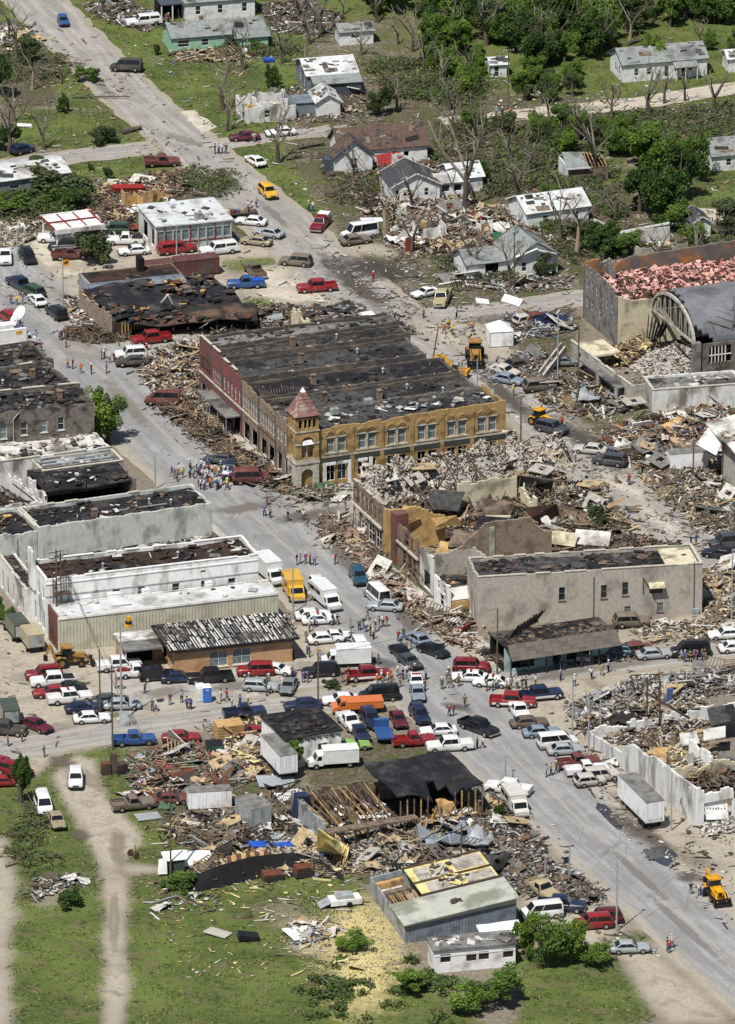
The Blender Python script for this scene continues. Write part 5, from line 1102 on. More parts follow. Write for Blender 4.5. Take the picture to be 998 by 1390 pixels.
for i in range(3):
    for j in range(2): m = MB();m.b2(b.W*i/3+.12,b.L*(j*.52)+.12,3.45,b.W*(i+1)/3-.12,b.L*(j*.52+.46),3.6);b.part('ceiling_panel',m,white_metal)
for i in range(4): m = MB();bar(m,(b.W*i/3,0,3.58),(b.W*i/3,b.L,3.58),.18,.28);b.part('cross_beam',m,red_metal)
for j in (0,.5,1): m = MB();bar(m,(-.1,b.L*j,3.7),(b.W+.1,b.L*j,3.7),.2,.2);b.part('long_beam',m,red_metal if j == .5 else white_metal)
for x,y in ((.3,.3),(b.W-.3,.3),(.3,b.L-.3),(b.W-.3,b.L-.3)): m = MB();m.tube((x,y,0),(x,y,3.45),.12,n=8);b.part('post',m,white_metal)
m = MB();bar(m,(-.2,-.1,3.3),(b.W+.2,-.1,3.3),.12,.7);b.part('fascia',m,dirty_white)
def container(label,A,Bp,h,L,m_,name='trailer_body',cat='container',ribs=14,rz=None):
    b = B(name,label,A,Bp,h,L=L,cat=cat,rz=rz);q = MB();q.b2(0,0,.25,b.W,b.L,h);b.part('body',q,m_);q = MB()
    for i in range(ribs): x = b.W*(i+.5)/ribs;q.b2(x-.06,-.05,.35,x+.06,-.002,h-.15)
    o = b.part('wall_rib',q,m_);o['kind'] = 'stuff';q = MB();q.b2(-.05,-.05,h,b.W+.05,b.L+.05,h+.1);b.part('roof_rail',q,m_);return b
container('burnt maroon box trailer lying beside the red pickup, long ribs on its side',(240,356),(298,350),2.7,2.6,maroon_metal)
container('burnt maroon box body with sagging roof, left of the other maroon trailer',(192,362),(238,357),2.3,2.5,maroon_metal)
b = B('brown_store','low store with brown gravel roof and grey metal side',(121,386),(248,372),3.6,D=(104,371));
mb = MB();n = int(b.L/.5)
b.wall('l',grey_metal);b.wall('n',blue_metal);b.wall('r',brown_brick);b.wall('b',brown_brick);b.roof(burnt_brown,3.5,.1,3);MATS['burnt_brown'];b.inner();m = MB();m.slab([(-.2,-2.2,3.3),(b.W,-2.2,3.3),(b.W,-.05,3.5),(-.2,-.05,3.5)],.12);b.part('lean_to_roof',m,blue_metal);m = MB();m.b2(b.W*.6,b.L*.6,3.5,b.W*.66,b.L*.9,5.6);b.part('chimney',m,dark_in);clutter(b,60,4,CHAR+[rust,wood_old])
b = B('burnt_store','collapsed store with a black sagging roof and brick end wall, left of the blue pickup',(153,428),(333,400),3.6,D=(136,388));
b.wall('l',mat('scorched_wall',(150,134,122),(118,104,96),1.2,.9),3.6,top=jag(3.2,.7,14));b.wall('n',wood_dark,2.6,top=jag(2.2,.9,4));b.roof(black_roof,3.5,.8,5,tilt=(-1.2,.4),holes=.13);b.inner(m=wood_dark);clutter(b,160,5,CHAR+[rust,wood_old,wood_new],z=3.3,sz=(.3,1.8))
for i in range(12): m = MB();bar(m,(1.5+i*.5,-.1,.3),(1.5+i*.5,-.15,2.2),.12,.2);b.part('stud',m,wood_new)
m = MB();p = b.loc(208,424,1.5);m.tube(p,b.loc(228,400,5),.12,n=6);m.tube(b.loc(228,400,5),b.loc(234,412,3.4),.12,n=6);b.part('bent_gutter',m,white_metal)
b = B('burnt_store','collapsed black and rusty metal roof lying over the cross street corner',(176,446),(350,440),1.5,D=(170,428))
b.roof(mat('burnt_rusty_roof',(52,48,46),(34,32,32),.6,.9,.03,(98,76,62),.2,.5),2.0,.5,8,x0=0,y0=0,x1=b.W,y1=b.L,tilt=(.6,.5));m = MB();m.b2(.4,.8,-.1,b.W-.5,b.L-.5,.8);b.part('burnt_floor',m,dark_in)
for i in range(9): m = MB();bar(m,(i*2.2,-.1,1.0),(i*2.2+.8,b.L*.5,2.6),.1,.22);b.part('rafter',m,wood_dark)
clutter(b,150,8,CHAR+[rust,wood_old,rust],z=2.6,x0=0,y0=0)
b = B('burnt_store','low burnt store with a white tank, at the head of the brick row',(420,441),(505,424),3.0,L=8,rz=RZ);b.wall('n',dark_brick,top=jag(2.5,.6,3));b.wall('l',cream_wall,top=jag(3.2,.9,5));b.wall('r',dark_brick,top=jag(3,.5,4));b.wall('b',dark_brick,top=jag(2.9,.6,6));b.roof(black_roof,2.3,.5,4,holes=.08);b.inner();clutter(b,160,4,CHAR+[rust,wood_old,concrete,grey_metal],z=2.6,sz=(.3,1.8))
m = MB();m.b2(b.W-2.4,-.8,0,b.W-.4,1.0,3.6);b.part('white_tank_box',m,white_metal)
# ---------------------------------------------------------------- debris
BOXF = np.array(((0,2,3,1),(4,5,7,6),(0,1,5,4),(2,6,7,3),(0,4,6,2),(1,3,7,5)))
BOXV = np.array([(x,y,z) for z in (-.5,.5) for y in (-.5,.5) for x in (-.5,.5)])
def rotm(rs,n,tilt):
    a = rs.uniform(0,2*np.pi,n);b = rs.normal(0,tilt,n);c = rs.normal(0,tilt,n)
    ca,sa,cb,sb,cc,sc_ = np.cos(a),np.sin(a),np.cos(b),np.sin(b),np.cos(c),np.sin(c);z = np.zeros(n);o = np.ones(n)
    Z = np.stack([ca,-sa,z,sa,ca,z,z,z,o],-1).reshape(n,3,3);X = np.stack([o,z,z,z,cb,-sb,z,sb,cb],-1).reshape(n,3,3);Y = np.stack([cc,z,sc_,z,o,z,-sc_,z,cc],-1).reshape(n,3,3)
    return Z @ X @ Y
def np_mesh(name,V,F,mi,mats_):
    me = bpy.data.meshes.new(name);k = F.shape[1]
    me.vertices.add(len(V));me.vertices.foreach_set('co',V.astype(np.float32).ravel());me.loops.add(F.size);me.loops.foreach_set('vertex_index',F.astype(np.int32).ravel())
    me.polygons.add(len(F));me.polygons.foreach_set('loop_start',np.arange(len(F),dtype=np.int32)*k)
    for m in mats_: me.materials.append(m)
    me.polygons.foreach_set('material_index',mi.astype(np.int32));me.update(calc_edges=True);return me
def boxes(name,P,S,Rm,mi,mats_,jit,rs):
    n = len(P);V = BOXV[None]*S[:,None,:]
    if jit: V = V*(1+rs.uniform(-jit,jit,V.shape))
    V = np.einsum('nij,nkj->nki',Rm,V)+P[:,None,:]
    F = (BOXF[None]+np.arange(n)[:,None,None]*8).reshape(-1,4)
    return np_mesh(name,V.reshape(-1,3),F,np.repeat(mi,6),mats_)
d_mat = dict(
 w=mat('debris_old_wood',(122,108,92),(82,70,59),1.5,.9),n=mat('debris_new_wood',(182,160,126),(142,122,94),1.5,.9),k=mat('debris_char_and_gap_shade',(54,49,45),(36,33,31),1.5,.95),
 s=mat('debris_white_siding',(204,202,196),(160,156,148),1.5,.7),g=mat('debris_grey_roofing',(120,118,114),(92,90,88),1.5,.9),t=mat('debris_tin',(158,162,164),(126,130,132),1.5,.5,metal=.2),
 b=mat('debris_brick',(146,120,106),(116,94,82),1.5,.95),p=mat('debris_pale_rubble',(202,190,180),(150,138,128),1.2,.95),c=mat('debris_concrete',(168,164,156),(140,136,128),1.5,.95),
 y=mat('debris_yellow_foam',(212,200,152),(186,172,122),1.5,.95),r=mat('debris_red',(124,66,58),(112,46,42),1.5,.8),u=mat('debris_blue',(92,104,126),(58,80,120),1.5,.7),e=mat('debris_soil',(92,83,71),(62,55,47),1.5,.95),o=mat('debris_rust',(112,84,66),(82,60,48),1.5,.9),G=mat('debris_green',(70,104,76),(56,88,62),1.5,.7))
SH_ = []
for v in range(5):
    r_ = random.Random(40+v);m = MB();H_ = [[(i/5-.5,j/4-.5,r_.uniform(-.5,.5)*(.22 if v else .5)+.35*math.sin(i*.9+v)*math.cos(j*.8)) for j in range(5)] for i in range(6)]
    for i in range(5):
        for j in range(4):
            if r_.random() < .1: continue
            q = [H_[i][j],H_[i+1][j],H_[i+1][j+1],H_[i][j+1]];m.face(q);m.face([(a,c,z-.06) for a,c,z in q[::-1]])
    SH_.append(m)
US = {}
def usheet(m,v):
    if (m.name,v) not in US: US[m.name,v] = SH_[v].mesh('sheet',m)
    return US[m.name,v]
def poly_dist(X,Y,P):
    d = np.full(X.shape,1e9);n = len(P)
    for i in range(n):
        a,b = P[i],P[(i+1) % n];ex,ey = b[0]-a[0],b[1]-a[1];t = np.clip(((X-a[0])*ex+(Y-a[1])*ey)/(ex*ex+ey*ey+1e-9),0,1)
        d = np.minimum(d,np.hypot(X-a[0]-t*ex,Y-a[1]-t*ey))
    return d
FR_ = []
m = MB()  # wreck pieces: stud frame, wall with a window hole, roof truss
for i in range(7): bar(m,(-1.8+.6*i,-1.2,0),(-1.8+.6*i,1.2,0),.09,.1)
for y in (-1.2,1.2): bar(m,(-1.85,y,.02),(1.85,y,.02),.1,.1)
FR_.append(m);m = MB();m.b2(-1.8,-1.2,-.06,-.5,1.2,.06);m.b2(.5,-1.2,-.06,1.8,1.2,.06);m.b2(-.5,-1.2,-.06,.5,-.4,.06);m.b2(-.5,.7,-.06,.5,1.2,.06);FR_.append(m);m = MB()
for a_,c_ in (((-2.4,0,0),(2.4,0,0)),((-2.4,0,0),(0,1.3,0)),((0,1.3,0),(2.4,0,0)),((0,0,0),(0,1.3,0)),((-1.2,.65,0),(0,0,0)),((1.2,.65,0),(0,0,0))): bar(m,a_,c_,.08,.14)
FR_.append(m);FM = {}
def frame_piece(k,q):
    if (k,q) not in FM: FM[k,q] = FR_[k].mesh(('stud_frame','wall_section','roof_truss')[k],d_mat[q])
    return FM[k,q]
def debris(label,pp,n,pal,h=.6,seed=1,boards=10,kinds=(.45,.3,.25),sz=(.15,.8),tilt=.35,z=0.0,name='debris_pile',cat='debris',bsz=1.0,mound=True,soil='e',group=None,edge=None):
    """a heap: small scraps as one mass, larger boards and sheets each on their own"""
    n = int(n*DENS);boards = int(boards*1.5);bsz *= 1.12
    rs = np.random.RandomState(seed+11);P = np.array([tuple(v) for v in wp(pp,z)]);lo,hi = P.min(0),P.max(0);c = P.mean(0)
    pts = np.zeros((0,2))
    while len(pts) < n+boards:
        q = rs.uniform(lo,hi,(4*n+40,2));pts = np.concatenate([pts,q[inside(q[:,0],q[:,1],[tuple(v) for v in P])]])
    pts = pts[:n+boards];d = poly_dist(pts[:,0],pts[:,1],P);dm = max(d.max(),.5)
    ph = rs.uniform(0,6,6)
    def hz(X,Y,D): return h*np.clip(D/(edge or dm*.75),0,1)**.7*(.55+.45*(np.sin(X*.8+ph[0])*np.sin(Y*.7+ph[1])+.5*np.sin(X*1.9+ph[2]+Y*1.3))*.7)
    far = rs.rand(len(pts)) < .16;pts[far] += rs.normal(0,1.6,(far.sum(),2));d[far] = 0
    H = np.maximum(hz(pts[:,0],pts[:,1],d),0)+.03
    root = thing(name,label,cat,(c[0],c[1],z),0,group)
    k = rs.choice(3,n,p=kinds);s = np.exp(rs.uniform(np.log(sz[0]),np.log(sz[1]),n))
    S = np.where((k == 0)[:,None],np.stack([s*2.6,s*.28+.03,s*.12+.03],-1),np.where((k == 1)[:,None],np.stack([s*1.2,s*.9,s*.04+.025],-1),np.stack([s*.7,s*.55,s*.4],-1)))
    keys = [q for q in pal];pal2 = keys+['e']*max(1,len(keys)//5)+['w']*max(1,len(keys)//4)+['k']*(len(keys)//8);uk = sorted(set(pal2));w = np.array([pal2.count(q) for q in uk],float);mi = rs.choice(len(uk),n,p=w/w.sum())  # black scraps added to longer palettes paint the dark gaps between pieces
    PP = np.stack([pts[:n,0]-c[0],pts[:n,1]-c[1],H[:n]+rs.uniform(-.05,.12,n)+S[:,2]*.3],-1)
    me = boxes('scrap',PP,S,rotm(rs,n,tilt),mi,[d_mat[q] for q in uk],.25,rs)
    o = link('scrap',me,root);o['kind'] = 'stuff'
    if mound and h > .35:
        g = 1.0;nx = int((hi[0]-lo[0])/g)+2;ny = int((hi[1]-lo[1])/g)+2;X,Y = np.meshgrid(lo[0]+np.arange(nx)*g,lo[1]+np.arange(ny)*g);D = poly_dist(X,Y,P);ins = inside(X,Y,[tuple(v) for v in P])
        Z = np.where(ins,np.maximum(hz(X,Y,D),0)-.05,-.15);idx = np.arange(nx*ny).reshape(ny,nx);keep = (ins[:-1,:-1] | ins[1:,1:] | ins[:-1,1:] | ins[1:,:-1])
        F = np.stack([idx[:-1,:-1],idx[:-1,1:],idx[1:,1:],idx[1:,:-1]],-1)[keep];V = np.stack([X-c[0],Y-c[1],Z],-1).reshape(-1,3)
        me = np_mesh('heap_core',V,F,np.zeros(len(F)),[d_mat[soil]]);link('heap_core',me,root)
    r = random.Random(seed)
    for i in range(boards):
        q = r.choice(keys);x,y = pts[n+i]-c;zz = float(H[n+i]);t = r.random();L = r.uniform(1.3,3.4)*bsz
        sc = (L,r.uniform(.16,.34),.06) if t < .5 else ((L*.7,r.uniform(.7,1.5)*bsz,.05) if t < .8 else (L*1.2,.16,.2))
        cr_ = .5 <= t < .8 and r.random() < .75
        if cr_: sc = (sc[0]*1.15,sc[1]*1.15,r.uniform(.3,.9))
        link('board' if t < .5 else ('sheet' if t < .8 else 'beam'),usheet(d_mat[q],r.randrange(5)) if cr_ else ubox(d_mat[q]),root,(x,y,zz+(.3 if cr_ else .12)+.1*r.random()),(r.gauss(0,tilt*.7),r.gauss(0,tilt*.6),r.uniform(0,6.28)),sc)
    for i in range(boards//9 if boards >= 24 else 0):
        k = r.randrange(3);q = r.choice('wwnk' if k != 1 else 'ssgnc');x,y = pts[r.randrange(n)]-c;j = r.uniform(.7,1.15);link(('stud_frame','wall_section','roof_truss')[k],frame_piece(k,q),root,(x,y,h*.45+r.uniform(.3,.8)),(r.gauss(0,.45),r.gauss(0,.35),r.uniform(0,6.28)),(j,j,j))
    return root
DENS = 1.15
debris('long heap of brown splintered timber along the street before the brick row',[(215,535),(262,545),(300,585),(345,625),(400,655),(392,672),(345,655),(290,610),(240,575),(215,552)],2600,'wwwwkwnokeb',1.2,1,60,(.7,.12,.18))
debris('heap of scorched planks at the street corner beside the red pickup',[(88,447),(130,440),(175,444),(185,462),(130,468),(92,462)],700,'wwkkweo',.7,2,14,(.75,.1,.15))
debris('mixed heap of cream plaster, planks and wire beside the far end of the brick row',[(195,490),(230,470),(268,462),(272,540),(240,548),(205,530),(190,510)],1700,'wnscpbkwn',1.3,3,40,(.5,.25,.25))
debris('pile of broken planks and siding behind the metal roofed shop',[(120,262),(180,240),(250,232),(262,262),(180,282),(185,320),(150,330),(118,292)],1900,'wwnnskowr',.9,4,40,(.6,.22,.18))
debris('strip of scattered lumber left of the carport',[(0,345),(50,325),(62,300),(40,295),(0,300)],350,'wnsc',.3,5,8)
debris('pale rubble mound of broken plaster filling the collapsed corner store',[(482,668),(560,649),(640,632),(770,614),(774,630),(690,645),(600,660),(506,684)],6500,'ppppppcpbpsp',5.0,6,40,(.12,.22,.66),soil='c',sz=(.1,.5),edge=1.3,tilt=.6)
debris('tangle of timbers and steel in the middle of collapsed corner store',[(512,692),(600,666),(690,651),(768,638),(768,690),(720,718),(640,726),(575,722)],3000,'wwkkwoncp',3.2,7,110,(.7,.12,.18),tilt=.55)
debris('splintered timber and roofing behind the stepped brick wall',[(700,690),(780,655),(830,680),(860,720),(800,745),(740,740)],1900,'wwkkwscne',1.6,8,50,(.6,.2,.2))
debris('burnt boards and plaster lying inside the gutted store',[(575,760),(640,735),(745,730),(745,755),(650,770),(590,782)],1500,'wkkwncps',2.0,9,40,(.6,.2,.2))
debris('brick and plank rubble along the pavement before the collapsed stores',[(445,708),(480,715),(520,765),(560,805),(610,855),(640,880),(610,872),(560,835),(500,780),(450,730)],3200,'bbbpcwwnpb',1.3,10,50,(.35,.15,.5))
debris('white and tan wall pieces fallen before the low white storefront',[(585,835),(630,828),(645,862),(640,885),(612,868)],700,'ssncpwr',.9,11,16)
debris('rubble at the foot of the corner tower',[(400,662),(440,660),(480,664),(478,678),(430,682),(402,676)],600,'wknbpcsG',.8,12,16,(.6,.2,.2))
debris('thin scatter of brick and boards on the corner of the cross street',[(430,700),(470,700),(478,730),(450,745),(430,722)],300,'bpcwe',.3,13,6)
debris('wide heap of smashed house parts right of the side street',[(820,590),(880,565),(985,545),(1000,600),(975,640),(905,650),(850,625)],4200,'nnssrowcgnuo',2.0,14,110,(.45,.35,.2),bsz=1.15)
debris('low spread of broken boards and foil below the white cargo trailer',[(870,645),(970,640),(1000,680),(1000,735),(950,715),(900,680)],2200,'wgcsnwe',.6,15,36)
debris('heap of boards and brick behind the right end of the beige building',[(952,775),(1000,765),(1000,840),(960,845)],1100,'wnscbnw',1.2,16,24)
debris('crushed cars and house debris heap below the entrance wing',[(735,500),(800,510),(870,525),(860,560),(800,570),(735,548)],1700,'wnscokgt',1.0,17,40)
debris('heap of twisted metal and boards along the street near the white tent',[(690,490),(730,470),(750,500),(730,525),(690,510)],900,'tgkwso',.8,18,20)
debris('wreckage of cars and planks in front of the stone armory',[(680,430),(770,425),(785,448),(740,458),(695,455)],900,'tgkwsu',.9,19,24)
debris('broken white concrete block heap inside the armory hall',[(855,500),(880,478),(930,468),(945,490),(935,512),(885,515)],2400,'ppscccs',1.6,20,10,(.05,.25,.7),soil='c',sz=(.15,.6))
debris('timber and insulation spilling from the armory into its court',[(820,480),(870,455),(900,462),(860,495),(830,500)],900,'wnyowk',1.0,21,24)
debris('field of house wreckage beyond side street with white panels and red boards',[(540,300),(600,280),(700,280),(760,300),(740,345),(640,355),(550,345),(520,325)],4200,'nsswwgkorn',.9,22,120,(.45,.35,.2),bsz=1.1)
debris('broken boards between the grey roofed white house and the leafy trees',[(740,300),(800,300),(870,330),(870,350),(770,345)],1000,'nwskwg',.7,23,26)
debris('planks and boards around the brown roofed house',[(440,205),(560,215),(620,205),(620,235),(530,250),(440,235)],1500,'wwnsko',.5,24,34,(.65,.2,.15))
debris('sparse scatter of boards on the lawn below the mint green house',[(225,62),(300,62),(360,72),(330,84),(240,84)],500,'nwsyw',.5,25,20,(.65,.2,.15))
debris('heap of white metal and branches by the big bare tree',[(350,5),(420,0),(470,25),(440,50),(370,45)],700,'stwkw',.8,26,16)
debris('debris around the roofless white house and the white barn',[(320,130),(480,108),(500,150),(470,165),(340,168)],900,'wnsgw',.4,27,22)
debris('boards and sheets scattered left of the blue car',[(-10,30),(40,35),(60,55),(30,70),(-10,70)],300,'nsyu',.3,28,12)
debris('broken shed parts by the white pickup at the top',[(110,5),(170,0),(225,25),(200,45),(130,25)],600,'wstwe',.5,29,14)
debris('low debris around the white cottage, pale planks and siding',[(480,262),(530,265),(640,262),(640,290),(560,300),(490,290)],900,'wwnsc',.4,30,26)
debris('litter strip in front of the house with torn gable',[(600,360),(700,370),(770,372),(775,395),(690,398),(610,385)],700,'wscgt',.35,31,18)
debris('scatter of roof pieces below roofless block house',[(860,352),(940,345),(1000,340),(1000,360),(930,362),(800,375),(790,360)],1000,'wsngcw',.6,32,26)
# lower left yard of wreckage
debris('yard of planks, doors and tin left of the white trailers',[(172,1030),(240,1010),(330,1020),(350,1060),(260,1075),(230,1100),(180,1075)],1700,'nwwsgortGw',.7,33,90,(.5,.35,.15),bsz=1.1)
debris('timber heap between the two white trailers',[(300,985),(350,975),(358,1020),(350,1055),(300,1040)],1100,'nnwsyn',1.2,34,30)
debris('boards and tin sheets spread around the grey shed box',[(250,1100),(330,1080),(420,1070),(440,1130),(380,1165),(270,1160),(215,1130)],1700,'wnstgwkw',.5,35,90,(.5,.35,.15),bsz=1.15)
debris('long wreck of the flattened shed with wood panels and blue tarps',[(262,1178),(330,1160),(420,1150),(470,1165),(468,1190),(380,1188),(270,1200)],2300,'nnwsnouyt',1.4,36,60,(.45,.4,.15))
debris('large tangle of tin, timber and blocks below the timber ruin',[(470,1125),(560,1115),(640,1120),(680,1150),(640,1175),(560,1190),(480,1185)],4200,'wwntgckcsn',1.6,37,110,(.45,.3,.25),bsz=1.1)
debris('crumpled tin and beams at the street end of timber ruin',[(610,1085),(660,1070),(690,1110),(740,1150),(740,1180),(680,1165),(630,1130)],2200,'wtgnsok',1.2,38,60)
debris('pale yellow foam scraps blown over the grass left of the metal shop',[(425,1225),(490,1215),(545,1265),(560,1330),(420,1340),(400,1270)],2600,'yyyyyyyy',.06,39,3,(.0,.35,.65),sz=(.05,.2))
debris('sheet of white metal and boards lying on grass',[(390,1262),(430,1250),(470,1262),(440,1280),(400,1282)],160,'stn',.3,40,10,bsz=1.2)
debris('tree trunk pieces and brush beside the parked navy pickup',[(750,1195),(800,1200),(825,1222),(790,1228),(755,1215)],400,'wwet',.6,41,10)
debris('litter and planks beside the tan wrecked pickup',[(690,1165),(770,1175),(770,1205),(720,1215),(690,1195)],700,'wotkgs',.5,42,18)
debris('small scraps on the lawn by the dirt road',[(205,1195),(290,1190),(300,1240),(215,1235)],80,'swt',.1,43,6);debris('scrap heap on the bare patch left of the dirt road',[(40,1195),(110,1185),(118,1200),(70,1215),(45,1225)],160,'wtse',.3,44,6)
# white ruin fill
debris('white block rubble filling the upper part of white ruin',[(782,985),(830,945),(905,935),(960,960),(950,1000),(880,1020),(800,1000)],3800,'spcckwwen',1.2,45,80,(.3,.25,.45))
debris('tan fallen ceiling boards inside the white ruin',[(880,1025),(955,1000),(975,1040),(930,1060),(895,1050)],1300,'nnyws',1.4,46,40,(.3,.55,.15))
debris('dark timber wreckage in the lower part of the white ruin',[(905,1060),(1000,1035),(1000,1085),(950,1092)],1600,'kkwwow',1.6,47,70,(.65,.15,.2),tilt=.5)
debris('broken concrete spilling from the end of white ruin',[(950,1120),(1000,1105),(1000,1130),(955,1138)],500,'ssccp',.6,48,8,(.1,.3,.6))
debris('grey sheet metal and beams heaped along the cross street behind white ruin',[(770,960),(850,925),(1000,905),(1000,940),(900,955),(800,990)],2300,'gtcscswt',.9,49,70)
debris('low rubble along the outside of the white wall',[(800,1020),(830,1040),(850,1062),(820,1058),(790,1035)],500,'sscw',.4,50,6)
debris('timber scraps and a fallen canopy in front of the shingled storefront',[(650,880),(700,885),(840,880),(880,880),(880,895),(760,905),(660,900)],800,'wsckbt',.5,51,20)
debris('thin litter over the bare lot behind shingled storefront',[(850,845),(950,840),(1000,850),(1000,870),(870,880)],400,'wscn',.2,52,10)
debris('dark soil and bricks scattered over the site beyond the beige building',[(690,745),(860,725),(930,745),(760,765)],1100,'kweb',.8,53,16)
debris('burnt scraps on the ground between the collapsed roofs',[(318,415),(420,416),(445,446),(350,458),(268,455)],1900,'kwwkoct',1.0,54,50)
debris('charred beams behind the top of the brick row',[(500,430),(545,437),(590,470),(560,455),(520,448)],160,'kwc',.4,55,6)
debris('planks between the brown store and the collapsed black roof',[(85,400),(135,415),(140,440),(100,440)],350,'wstkn',.5,56,10)
def loose(label,px,py,sc,mk,rot=0,tilt=(.1,.05),z=.25,name='sheet',cat='sheet',group=None):
    p = G(px,py);o = link(name,ubox(mk),None,(p.x,p.y,z),(tilt[0],tilt[1],R(rot)),sc);return setp(o,label,cat,group)
LS = [('white torn roof sheet standing on the flattened shed',268,1170,(4.2,3.0,.08),white_metal,25,(.7,.2)),('broad grey tarpaulin sheet spread beside the white box trailer',375,1063,(5,3.2,.1),grey_metal,10,(.1,.1)),
 ('blue plastic tarp draped over the planks of flattened shed',372,1148,(6.5,1.6,.25),blue_tarp,20,(.1,.1)),('short blue tarp roll beside the longer blue tarp',392,1152,(3.6,1.2,.5),blue_tarp,20,(.1,.1)),
 ('grey board lying on grass left of the plank yard',201,1110,(3.2,2.2,.1),grey_metal,20,(.03,.03)),('white panel leaning in front of old burnt pickup',206,1062,(3.4,1.8,.1),white_metal,15,(.3,.1)),
 ('white sheet lying on the grass right of the white van with mud',505,300,(3.6,1.5,.1),white_metal,20,(.1,.1)),('pale flat slab lying beside beige pickup wreck',612,380,(3.5,3.0,.15),grey_roof,30,(.25,.1)),
 ('white crumpled sheet by the street kerb below torn gable house',655,412,(2.0,1.4,.3),white_metal,10,(.2,.2)),('grey square paving slab on the lower lawn',296,1268,(2.0,3.2,.12),concrete,60,(.05,.05)),
 ('dark brown rusty door sheet in front of the black fallen wall',370,1194,(2.6,1.6,.9),rust,20,(.1,.1)),('orange rusty appliance at right end of the black fallen wall',412,1190,(2.4,1.4,1.4),rust,25,(.1,.1)),
 ('blue awning sheet propped by the beam in white ruin',908,962,(.7,.6,2.8),flat('faded_blue',(76,98,140),.7),20,(.05,.1)),('white wall panel leaning in the house wreckage',870,590,(3.0,.12,2.0),white_metal,25,(.3,.0)),
 ('yellow plywood sheet on the white ruin rubble',815,980,(2.4,1.4,.3),wood_new,25,(.2,.2)),('white tarpaulin lying on mud left of cargo trailer',893,628,(3.0,2.4,.3),white_metal,20,(.2,.25)),
 ('red corrugated sheet standing in brick rubble at the storefront',632,862,(2.4,.15,1.4),red_metal,60,(.3,.1)),('red painted board on plank pile behind the metal roofed shop',174,263,(5,1.3,1.2),red_metal,12,(.2,.05)),
 ('white metal roof sheet below utility pole with mud',695,412,(3.0,1.6,.5),white_metal,-20,(.4,.2)),('white box lid sheet lying by the metal shop',415,1268,(5.0,3.4,.12),white_metal,30,(.08,.1)),
 ('pale grey roof panel lying left of the long timber ruin',395,1082,(4.0,2.2,.2),white_metal,40,(.2,.1)),('weathered board fan on grass at the end of plank yard',258,1120,(3.4,2.8,.2),wood_old,40,(.1,.1)),
 ('blue tarp bundle on the lawn below the barn',365,84,(1.8,1.0,.5),blue_tarp,10,(.1,.1)),('white sheet on the lawn left of evergreen bush',33,172,(2.4,1.0,.2),white_metal,10,(.1,.1)),
 ('black tarp heap on the lower lawn beside a stake',337,1276,(2.6,1.4,.7),black_plastic,10,(.1,.2)),('crumpled dark blue tarp hanging at the left wall of the timber ruin',408,1112,(1.6,1.4,3.4),flat('navy_tarp',(34,42,70),.7),30,(.1,.1))]
for lb,x,y,sc,mk,ro,ti in LS: loose(lb,x,y,sc,mk,ro,ti,z=sc[2]/2+.15,name='tarp' if 'tarp' in lb else 'sheet',cat='tarp' if 'tarp' in lb else 'sheet')
# the fallen black wall and the yellow panels
t = thing('fallen_wall','long curved black wall fallen in front of the flattened shed','wall',G(265,1208),R(20))
A = [t.matrix_world.inverted()] ;m = MB();a = G(268,1212);pts = [(266,1211),(300,1205),(345,1194),(390,1185),(425,1182),(468,1196)]
w_ = [G(*p) for p in pts];rzi = Matrix.Rotation(-R(20),3,'Z');o_ = G(265,1208)
hs = [1.6,2.4,2.6,2.2,1.8,.6];L0 = [rzi @ (p-o_) for p in w_]
black_wall = mat('black_felt_wall',(30,29,31),(22,21,23),.8,.9)
for i in range(5):
    q = MB();p0,p1 = L0[i],L0[i+1];up0,up1 = Vector((0,1.4,hs[i])),Vector((0,1.4,hs[i+1]));q.slab([p0,p1,p1+up1,p0+up0],.15);link('wall_panel',q.mesh('wall_panel',black_wall),t)
def ipx(pts,z): return [G(x,y,zz) for (x,y),zz in zip(pts,z)]
def plate(name,label,cat,pts,zs,m_,t_=.15,back=(0,0,0),kids=()):
    q = [G(x,y,zz) for (x,y),zz in zip(pts,zs)];c = sum(q,Vector())/len(q);c.z = 0;o = thing(name,label,cat,c)
    mb = MB();mb.slab([p-c for p in q],t_);link('panel',mb.mesh('panel',m_),o);return o,c
o,c = plate('yellow_panel','large yellow insulated panel leaning on end beside the long timber ruin','panel',[(430,1160),(466,1146),(452,1140),(432,1125)],(0.1,.6,4.2,5.6),insul_yellow)
mb = MB();q = [G(430,1162,0)-c,G(472,1166,.2)-c,G(462,1140,2.0)-c,G(442,1142,5.2)-c];mb.slab(q,.12);link('panel',mb.mesh('panel',insul_yellow),o)
mb = MB();mb.slab([G(450,1172,0)-c,G(470,1178,0)-c,G(474,1150,1.4)-c,G(458,1140,2.4)-c],.1);link('panel',mb.mesh('panel',insul_yellow),o)
for i in range(5): mb = MB();bar(mb,G(446+i*5,1176,.3)-c,G(452+i*5,1146,2.2)-c,.12,.2);link('stud',mb.mesh('stud',wood_new),o)
o = thing('wood_panel_stack','row of bare plywood panels standing on the flattened shed','panels',G(335,1185),R(20))
for i in range(9): q = MB();q.slab([(-2.6+i*.62,-1,.6),(-2.1+i*.62,-1,.6),(-1.9+i*.62,.6,2.5),(-2.4+i*.62,.6,2.5)],.1);link('plywood_panel',q.mesh('plywood_panel',wood_new if i % 2 else rust),o)
for pp,lb in (([(395,1203),(408,1200)],''),): pass

